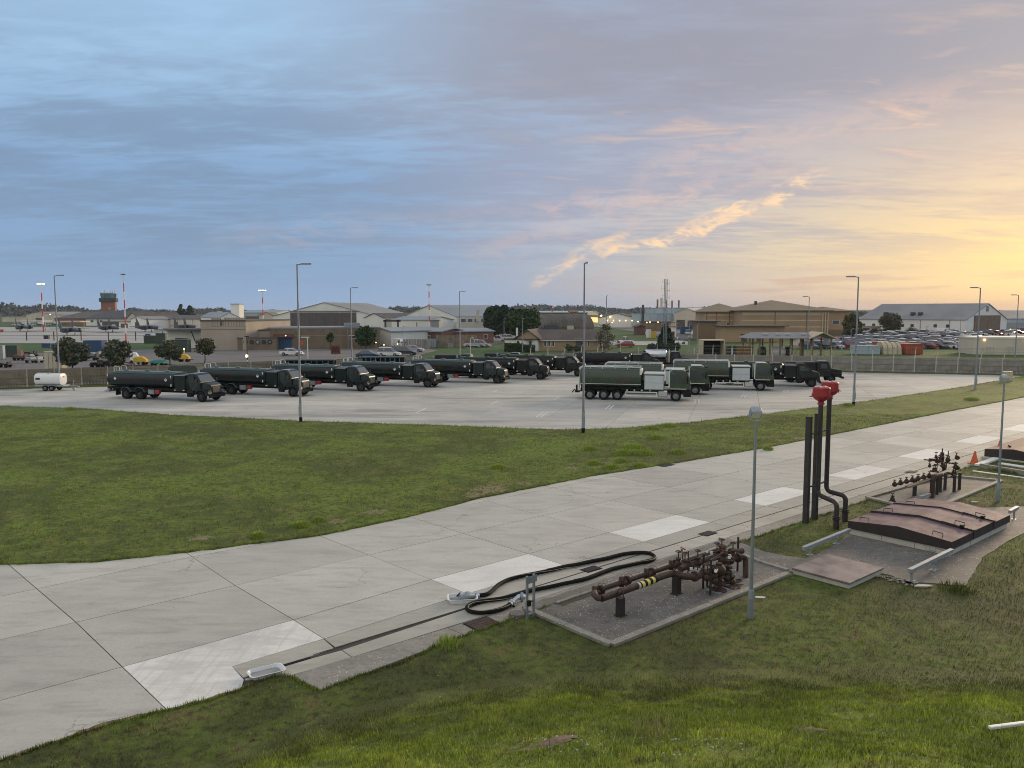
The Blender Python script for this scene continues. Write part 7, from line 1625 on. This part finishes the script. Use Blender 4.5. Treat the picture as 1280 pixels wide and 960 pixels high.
# ================================================================== CARS
def car(kind, colm, name='parked_car'):
    t = thing(name, '', 'car'); dims = {'sedan': (2.25, .87, 1.42), 'suv': (2.2, .92, 1.72), 'van': (2.6, .95, 2.1), 'pickup': (2.7, .95, 1.8)}
    hl, hw, h = dims[kind]; bz = .92 if kind != 'van' else 1.05
    b = MB(); b.slab([(-hl, .3, hw * .92), (-hl, bz * .88, hw * .9), (-hl * .9, bz, hw * .94), (hl * .45, bz, hw), (hl * .85, bz * .82, hw * .94), (hl, bz * .62, hw * .86), (hl, .3, hw * .88)]); b.build('body', colm, t, bevel=.05)
    gp = {'sedan': [(-hl * .88, bz, hw * .9), (-hl * .52, h, hw * .72), (hl * .08, h, hw * .72), (hl * .5, bz, hw * .9)], 'suv': [(-hl * .97, bz, hw * .92), (-hl * .86, h, hw * .78), (hl * .12, h, hw * .78), (hl * .5, bz, hw * .92)],
          'van': [(-hl * .99, bz, hw * .96), (-hl * .97, h, hw * .85), (hl * .48, h, hw * .82), (hl * .82, bz, hw * .92)], 'pickup': [(-hl * .22, bz, hw * .92), (-hl * .15, h, hw * .78), (hl * .2, h, hw * .78), (hl * .48, bz, hw * .92)]}[kind]
    g = MB(); g.slab(gp); g.build('glazing', 'glass' if kind != 'van' else colm, t)
    r = MB(); (x1, z1, w1), (x2, z2, w2) = gp[1], gp[2]; r.slab([(x1 - .03, z1 - .03, w1 + .02), (x1 + .05, z1 + .05, w1 - .06), (x2 - .05, z2 + .05, w2 - .06), (x2 + .03, z2 - .03, w2 + .02)]); r.build('roof', colm, t)
    if kind == 'van': MB().quad((gp[2][0] + .03, -.7, h - .12), (gp[2][0] + .03, .7, h - .12), (gp[3][0] - .02, .82, bz + .1), (gp[3][0] - .02, -.82, bz + .1)).build('windscreen', 'glass', t); MB().box(.6, 1.4, -.95, .95, 1.25, 1.8).build('side_window', 'glass', t)
    else:
        for xx in ((gp[1][0] + gp[2][0]) / 2,): MB().slab([(xx - .05, bz, hw * .91), (xx - .04, h, hw * .735 + (.06 if kind != 'sedan' else 0)), (xx + .04, h, hw * .735 + (.06 if kind != 'sedan' else 0)), (xx + .05, bz, hw * .91)]).build('pillar', colm, t)
    for x in (-hl * .62, hl * .62):
        for s in (-1, 1):
            w = MB(); w.cyl((x, s * (hw - .2), .33), (x, s * (hw + .01), .33), .33, n=14); o = w.build('wheel', 'tyre', t); MB().cyl((x, s * (hw + .01), .33), (x, s * (hw + .02), .33), .2, n=10).build('rim', 'rim', o)
    for s in (-1, 1): MB().box(hl * .93, hl * 1.0 + .01, s * hw * .66 - .15, s * hw * .66 + .15, bz * .62, bz * .78).build('headlight', 'windscreen', t); MB().box(-hl - .015, -hl + .02, s * hw * .7 - .13, s * hw * .7 + .13, bz * .7, bz * .85).build('tail_light', 'red_paint', t)
    return t
CC = {'white': (.78, .78, .77), 'silver': (.50, .52, .54), 'black': (.015, .016, .018), 'dark grey': (.06, .065, .07), 'blue': (.03, .06, .14), 'red': (.35, .02, .02), 'pale blue': (.22, .32, .42), 'orange': (.55, .14, .04)}
for k, v in CC.items(): mat('car_' + k, v, .25, .25 if k in ('silver', 'dark grey') else 0, .03, coat=.5)
MBX = {}
def near_car(kind, colr, px, by, rz, label, Y=None, name=None):
    nm = name or {'van': 'parked_van', 'pickup': 'pickup_truck'}.get(kind, 'parked_car')
    p = P(px, by, .03) if Y is None else Q(px, Y, .03); key = (kind, colr, nm)
    if key in MBX: o = dup(MBX[key], p, R(rz))
    else: o = car(kind, 'car_' + colr, nm); MBX[key] = o
    o.location = p; o.rotation_euler[2] = R(rz); o['label'] = label; o['category'] = {'van': 'van', 'pickup': 'pickup'}.get(kind, 'car'); return o
near_car('sedan', 'white', 365, 444.5, -8, 'white saloon car on the road in front of the tan building doorway')
near_car('sedan', 'blue', 461, 448, -4, 'dark blue saloon, half hidden behind the fence near the round tree')
near_car('suv', 'white', 487, 445.5, -12, 'white hatchback between the blue saloon and the dark grey estate')
near_car('sedan', 'dark grey', 494, 441, -12, 'dark saloon parked behind the white hatchback')
near_car('suv', 'dark grey', 508, 444, -12, 'dark grey estate car at the front of the small group by the grass')
near_car('sedan', 'silver', 517, 440, -12, 'silver saloon behind the dark grey estate car')
near_car('van', 'white', 501, 0, -60, 'white box van by the slatted compound fence', Y=188)
near_car('pickup', 'silver', 594, 434, -12, 'silver pickup by the orange-brown brick building, left of the pair')
near_car('suv', 'silver', 602, 434, -12, 'silver estate by the orange-brown brick building, right of the pair')
near_car('pickup', 'white', 622, 427, -14, 'white pickup truck beside the dark conifers')
near_car('suv', 'white', 637, 425, -14, 'white estate car half hidden under the dark conifers')
near_car('pickup', 'white', 781, 429.5, -3, 'white pickup truck on the strip of road beyond the bungalow')
near_car('sedan', 'red', 781, 434, 176, 'red car parked in front of the white pickup beyond the bungalow')
near_car('pickup', 'white', 846, 430, -3, 'white pickup truck behind the bushes near the lattice mast')
for k, (px, Y, kd, c_) in enumerate(((872, 265, 'van', 'white'), (881, 275, 'van', 'white'), (889, 270, 'van', 'white'), (893, 282, 'van', 'silver'), (913, 240, 'van', 'white'), (918, 246, 'suv', 'white'), (896, 262, 'suv', 'silver'), (868, 250, 'sedan', 'silver'), (860, 300, 'sedan', 'white'), (862, 295, 'suv', 'white'))):
    near_car(kd, c_, px, 0, (-70, -60, -100)[k % 3], ['white van at the left end of the van row left of the tan hall', 'white van second in the row left of the tan hall', 'white van third in the row left of the tan hall', 'silver van behind the row left of the tan hall', 'white van alone in front of the tan hall canopy', 'white people carrier behind the lone van by the tan hall', 'silver estate right of the van row', 'silver car at the near corner of the van yard', 'white car at the far left of the van yard', 'white estate at the far left of the van yard'][k], Y=Y)
# the crowded car park: each car a single mesh copy
def low_car(kind, colr):
    hl, hw, h = {'sedan': (2.25, .87, 1.42), 'suv': (2.2, .92, 1.72), 'van': (2.6, .95, 2.1)}[kind]; bz = .92; b = MB()
    b.slab([(-hl, .3, hw * .92), (-hl, bz * .88, hw * .9), (-hl * .9, bz, hw * .94), (hl * .45, bz, hw), (hl * .85, bz * .82, hw * .94), (hl, bz * .62, hw * .86), (hl, .3, hw * .88)])
    f = .5 if kind == 'sedan' else .70
    b.slab([(-hl * (f + .26), bz, hw * .86), (-hl * f, h, hw * .70), (hl * .08, h, hw * .70), (hl * .46, bz, hw * .86)], 1)
    b.slab([(-hl * f - .06, h - .10, hw * .80), (-hl * f + .05, h + .04, hw * .70), (hl * .06, h + .04, hw * .70), (hl * .14, h - .10, hw * .80)])
    for x in (-hl * .62, hl * .62):
        for s in (-1, 1): b.cyl((x, s * (hw - .2), .33), (x, s * (hw + .01), .33), .33, n=8, mi=2)
    for s in (-1, 1): b.box(hl * .95, hl + .01, s * hw * .66 - .15, s * hw * .66 + .15, .56, .72, 3)
    return b.mesh('parked_car', ['car_' + colr, 'glass', 'tyre', 'windscreen'])
LC = {}
ords = ['nearest', 'second', 'third', 'fourth', 'fifth', 'sixth', 'seventh', 'eighth', 'ninth', 'tenth', 'eleventh', 'twelfth', 'thirteenth']
rows = [(184, 1012, 1208), (190, 1010, 1212), (206, 1016, 1213), (212, 1030, 1213), (230, 1055, 1212), (237, 1062, 1214), (256, 1060, 1216), (264, 1070, 1216), (286, 1110, 1260), (304, 1075, 1285), (226, 1225, 1290), (184, 1140, 1212), (272, 1060, 1216)]
total = 0
for r_i, (Y0, xa, xb) in enumerate(rows):
    x = (xa - 640) / F * Y0; x1 = (xb - 640) / F * Y0
    while x < x1 and total < 275:
        if random.random() < .88:
            c_ = random.choices(list(CC), [40, 22, 9, 11, 7, 5, 6, 2])[0]; k_ = random.choices(['sedan', 'suv', 'van'], [55, 40, 5])[0]
            if (c_, k_) not in LC: LC[(c_, k_)] = low_car(k_, c_)
            o = bpy.data.objects.new('parked_car' if k_ != 'van' else 'parked_van', LC[(c_, k_)]); COL.objects.link(o)
            o.location = (x, Y0 + random.uniform(-.3, .3), .03); o.rotation_euler[2] = R(random.choice((-62, 118)) + random.uniform(-3, 3)); total += 1
            tag(o, '%s %s in the %s row of the crowded car park' % (c_, {'sedan': 'saloon car', 'suv': 'estate car', 'van': 'van'}[k_], ords[r_i]), 'car' if k_ != 'van' else 'van', 'cars in the crowded car park')
        x += 3.0
near_car('suv', 'red', 1277, 0, 10, 'bright red car in front of the blue-grey hangar at the right edge', Y=330)
near_car('van', 'white', 1176, 0, 5, 'white van parked against the wall of the big grey roofed hangar', Y=300)
for k in range(9): near_car(('suv', 'sedan', 'van')[k % 3], ('white', 'silver', 'dark grey')[(k * 2) % 3], 22 + k * 6.5, 0, 20, 'parked vehicle number of the short row before the far cream hangar', Y=470 + k * 3)['label'] = ['white estate', 'dark saloon', 'silver van', 'white estate behind the mast', 'dark saloon beside the mast', 'silver van right of the mast', 'white estate near the brown shed', 'dark saloon near the brown shed', 'silver van before the brown shed'][k] + ' in the short row before the far cream hangar'
# ================================================================== YARD CLUTTER (left, behind the fence)
cabinet(56, 462, 21, 22, 'wall_cream', 'cream steel site cabin behind the left fence beside the bushy tree', 'cabin', 'site_cabin', 3)
t_ = cabinet(104, 0, 23, 13.5, 'container_blue', 'blue shipping container between two bushy trees', 'container', 'shipping_container', 6, Y=170); cabinet(52, 0, 11, 4.5, 'container_blue', 'low blue skip far left behind the yard', 'skip', 'skip', 2, Y=190); cabinet(64, 0, 8, 4, 'container_blue', 'low blue crate beside the blue skip', 'skip', 'crate', 1, Y=188)
cabinet(6, 0, 15, 14, 'container_green', 'dark green container at the far left of the yard', 'container', 'shipping_container', 4, Y=150); cabinet(-6, 0, 9, 17, 'steel_grey', 'grey steel kiosk at the left edge of the picture', 'kiosk', 'kiosk', 1, Y=142)
cabinet(195, 0, 12, 14, 'container_green', 'green container beside the lamp near the jets', 'container', 'shipping_container', 3, Y=205); cabinet(180, 0, 16, 9, 'olive', 'olive ground power unit near the green container', 'generator', 'generator', 3, Y=215); cabinet(214, 0, 20, 15, 'container_green', 'long green hut behind the third bushy tree', 'hut', 'shipping_container', 7, Y=168)
cabinet(182, 0, 6, 4.5, 'container_blue', 'blue sign board on the ramp right of the mast', 'sign', 'sign_board', 0, Y=260); cabinet(55, 0, 6, 4, 'dark_metal', 'dark sign board on the ramp below the lit mast', 'sign', 'sign_board', 1, Y=250); cabinet(0, 0, 4, 3, 'mast_red', 'red block on the ramp at the left edge', 'block', 'fuel_bowser_box', 0, Y=330)
cabinet(152, 0, 8, 6, 'red_paint', 'red steel box behind the left fence beside the bushy tree', 'box', 'steel_box', 1, Y=122); cabinet(14, 0, 10, 4.5, 'mast_red', 'red and grey trolley in the yard at the left', 'trolley', 'trolley', 2, Y=160)
def cart(px, Y, m, label, w=2.6, h=1.1, top=None):
    t = thing('ground_cart', label, 'cart', Q(px, Y, .02), R(random.uniform(-12, 12)))
    mb = MB()
    if top or m in ('sheet_yellow', 'teal', 'white_paint'): mb.slab([(-w / 2, .45, .7), (-w / 2 * .9, h, .6), (-w / 2 * .3, h * 1.15, .45), (w / 2 * .4, h * 1.1, .5), (w / 2, h * .7, .65), (w / 2, .45, .7)])
    else: mb.box(-w / 2, w / 2, -.7, .7, .42, .6).box(-w * .45, -w * .05, -.6, .6, .6, h).box(w * .02, w * .3, -.5, .4, .6, h * .8).box(w * .34, w * .44, -.6, .6, .6, h * 1.2)
    mb.build('body', m, t, bevel=.04)
    for x in (-w * .32, w * .32):
        for s in (-.62, .62): MB().cyl((x, s - .08, .28), (x, s + .08, .28), .28, n=12).build('wheel', 'tyre', t)
    MB().tube([(w / 2, 0, .4), (w / 2 + .7, 0, .35)], .04, 5).build('drawbar', 'dark_metal', t)
    if top: MB().cyl((0, 0, h * 1.2), (0, 0, h * 1.2 + .7), .12).build('beacon_post', 'yellow', t); MB().sphere((0, 0, h * 1.2 + .8), .14).build('beacon', 'lit_warm', t)
    return t
cart(175, 128, 'sheet_yellow', 'yellow ground cart between the second and third bushy trees', 2.0, 1.2); cart(230, 136, 'sheet_yellow', 'yellow machine with a lit beacon, left of the thin olive tree', 1.7, 1.15, True); cart(198, 125, 'teal', 'teal tarpaulin covered cart behind the fence', 2.3, .9); cart(168, 132, 'white_paint', 'white rounded cart behind the yellow ground cart', 1.2, 1.6)
lbs = ['dark low cart at the far left of the yard', 'grey trolley beside the cream cabin', 'rusty frame trolley left of the cream cabin', 'dark frame cart behind the cream cabin', 'dark trolley under the blue container', 'grey flat cart below the blue container', 'dark flat trolley behind the first fence tree', 'black cart below the second bushy tree', 'steel trolley below the red box', 'small dark cart left of the red box', 'dark trolley at the yard edge', 'grey cart next to the dark trolley']
for k, (px, Y, m) in enumerate(((3, 122, 'dark_metal'), (42, 133, 'steel_grey'), (48, 140, 'wall_brown'), (38, 150, 'dark_metal'), (112, 140, 'roof_dark'), (118, 148, 'steel_grey'), (131, 124, 'roof_dark'), (140, 128, 'black'), (160, 121, 'steel_grey'), (124, 121, 'black'), (25, 140, 'wall_redbrown'), (32, 145, 'steel_grey'))): cart(px, Y, m, lbs[k], random.uniform(1.8, 3), random.uniform(.7, 1.2))
# chain fence on the ramp edge, bollards and signs
t_ = thing('ramp_fence', 'thin wire fence on dark posts along the near edge of the jet ramp', 'fence', Q(0, 235))
for k in range(22): MB().box(k * 8 - .12, k * 8 + .12, -.1, .1, 0, 2.7).build('post', 'dark_metal', t_)
w = MB()
for z in (.5, 1.5, 2.6): w.tube([(0, 0, z), (168, 0, z)], .035, 4)
w.build('wire', 'dark_metal', t_)
for px, by in ((309, 457), (403, 456)): pass
t_ = thing('beacon_bollard', 'black and white striped beacon post with a yellow globe beside the road', 'beacon', P(309.5, 458, .02)); 
for k in range(4): MB().cyl((0, 0, k * .35), (0, 0, (k + 1) * .35), .09).build('band', 'black' if k % 2 else 'placard', t_)
MB().cyl((0, 0, 1.4), (0, 0, 4.6), .06).box(-.35, .35, -.05, .05, 4.6, 4.75).build('pole', 'dark_metal', t_); MB().sphere((-.1, 0, 1.62), .24).build('globe', 'lit_warm', t_)
t_ = thing('notice_board', 'dark red notice board on a post in front of the fence', 'sign', P(420, 458, 0)); MB().box(-.75, .75, -.05, .05, 1.9, 3.3).build('board', 'wall_redbrown', t_); MB().box(-.6, .6, -.06, -.05, 2.2, 3.1).build('notice', 'red_letters', t_); MB().cyl((0, 0, 0), (0, 0, 1.9), .06).build('post', 'galv', t_)
t_ = thing('barrier_post', 'pale T-shaped barrier post in front of the tan wall', 'post', P(385, 452, 0)); MB().cyl((0, 0, 0), (0, 0, 4.2), .07).box(-1.1, .3, -.06, .06, 4.1, 4.25).build('post', 'wall_white', t_); MB().box(-1.3, -.9, -.05, .05, 2.9, 3.6).build('sign', 'mast_red', t_)
t_ = thing('stop_line_sign', 'pale square post by the brick building corner', 'post', P(588, 445, 0)); MB().box(-.09, .09, -.09, .09, 0, 3.6).box(-.09, .7, -.09, .09, 3.4, 3.6).build('post', 'wall_cream', t_)
hz = bpy.data.materials.new('haze'); hz.use_nodes = True; hn = hz.node_tree; hn.nodes.clear(); ho = hn.nodes.new('ShaderNodeOutputMaterial'); hv = hn.nodes.new('ShaderNodeVolumePrincipled')
hv.inputs['Color'].default_value = (.78, .86, 1, 1); hv.inputs['Density'].default_value = HAZE; hn.links.new(hv.outputs[0], ho.inputs['Volume']); M['haze'] = hz
tag(MB().box(-3700, 3700, -400, 4000, -6.5, 40).build('haze', 'haze'), kind='stuff')
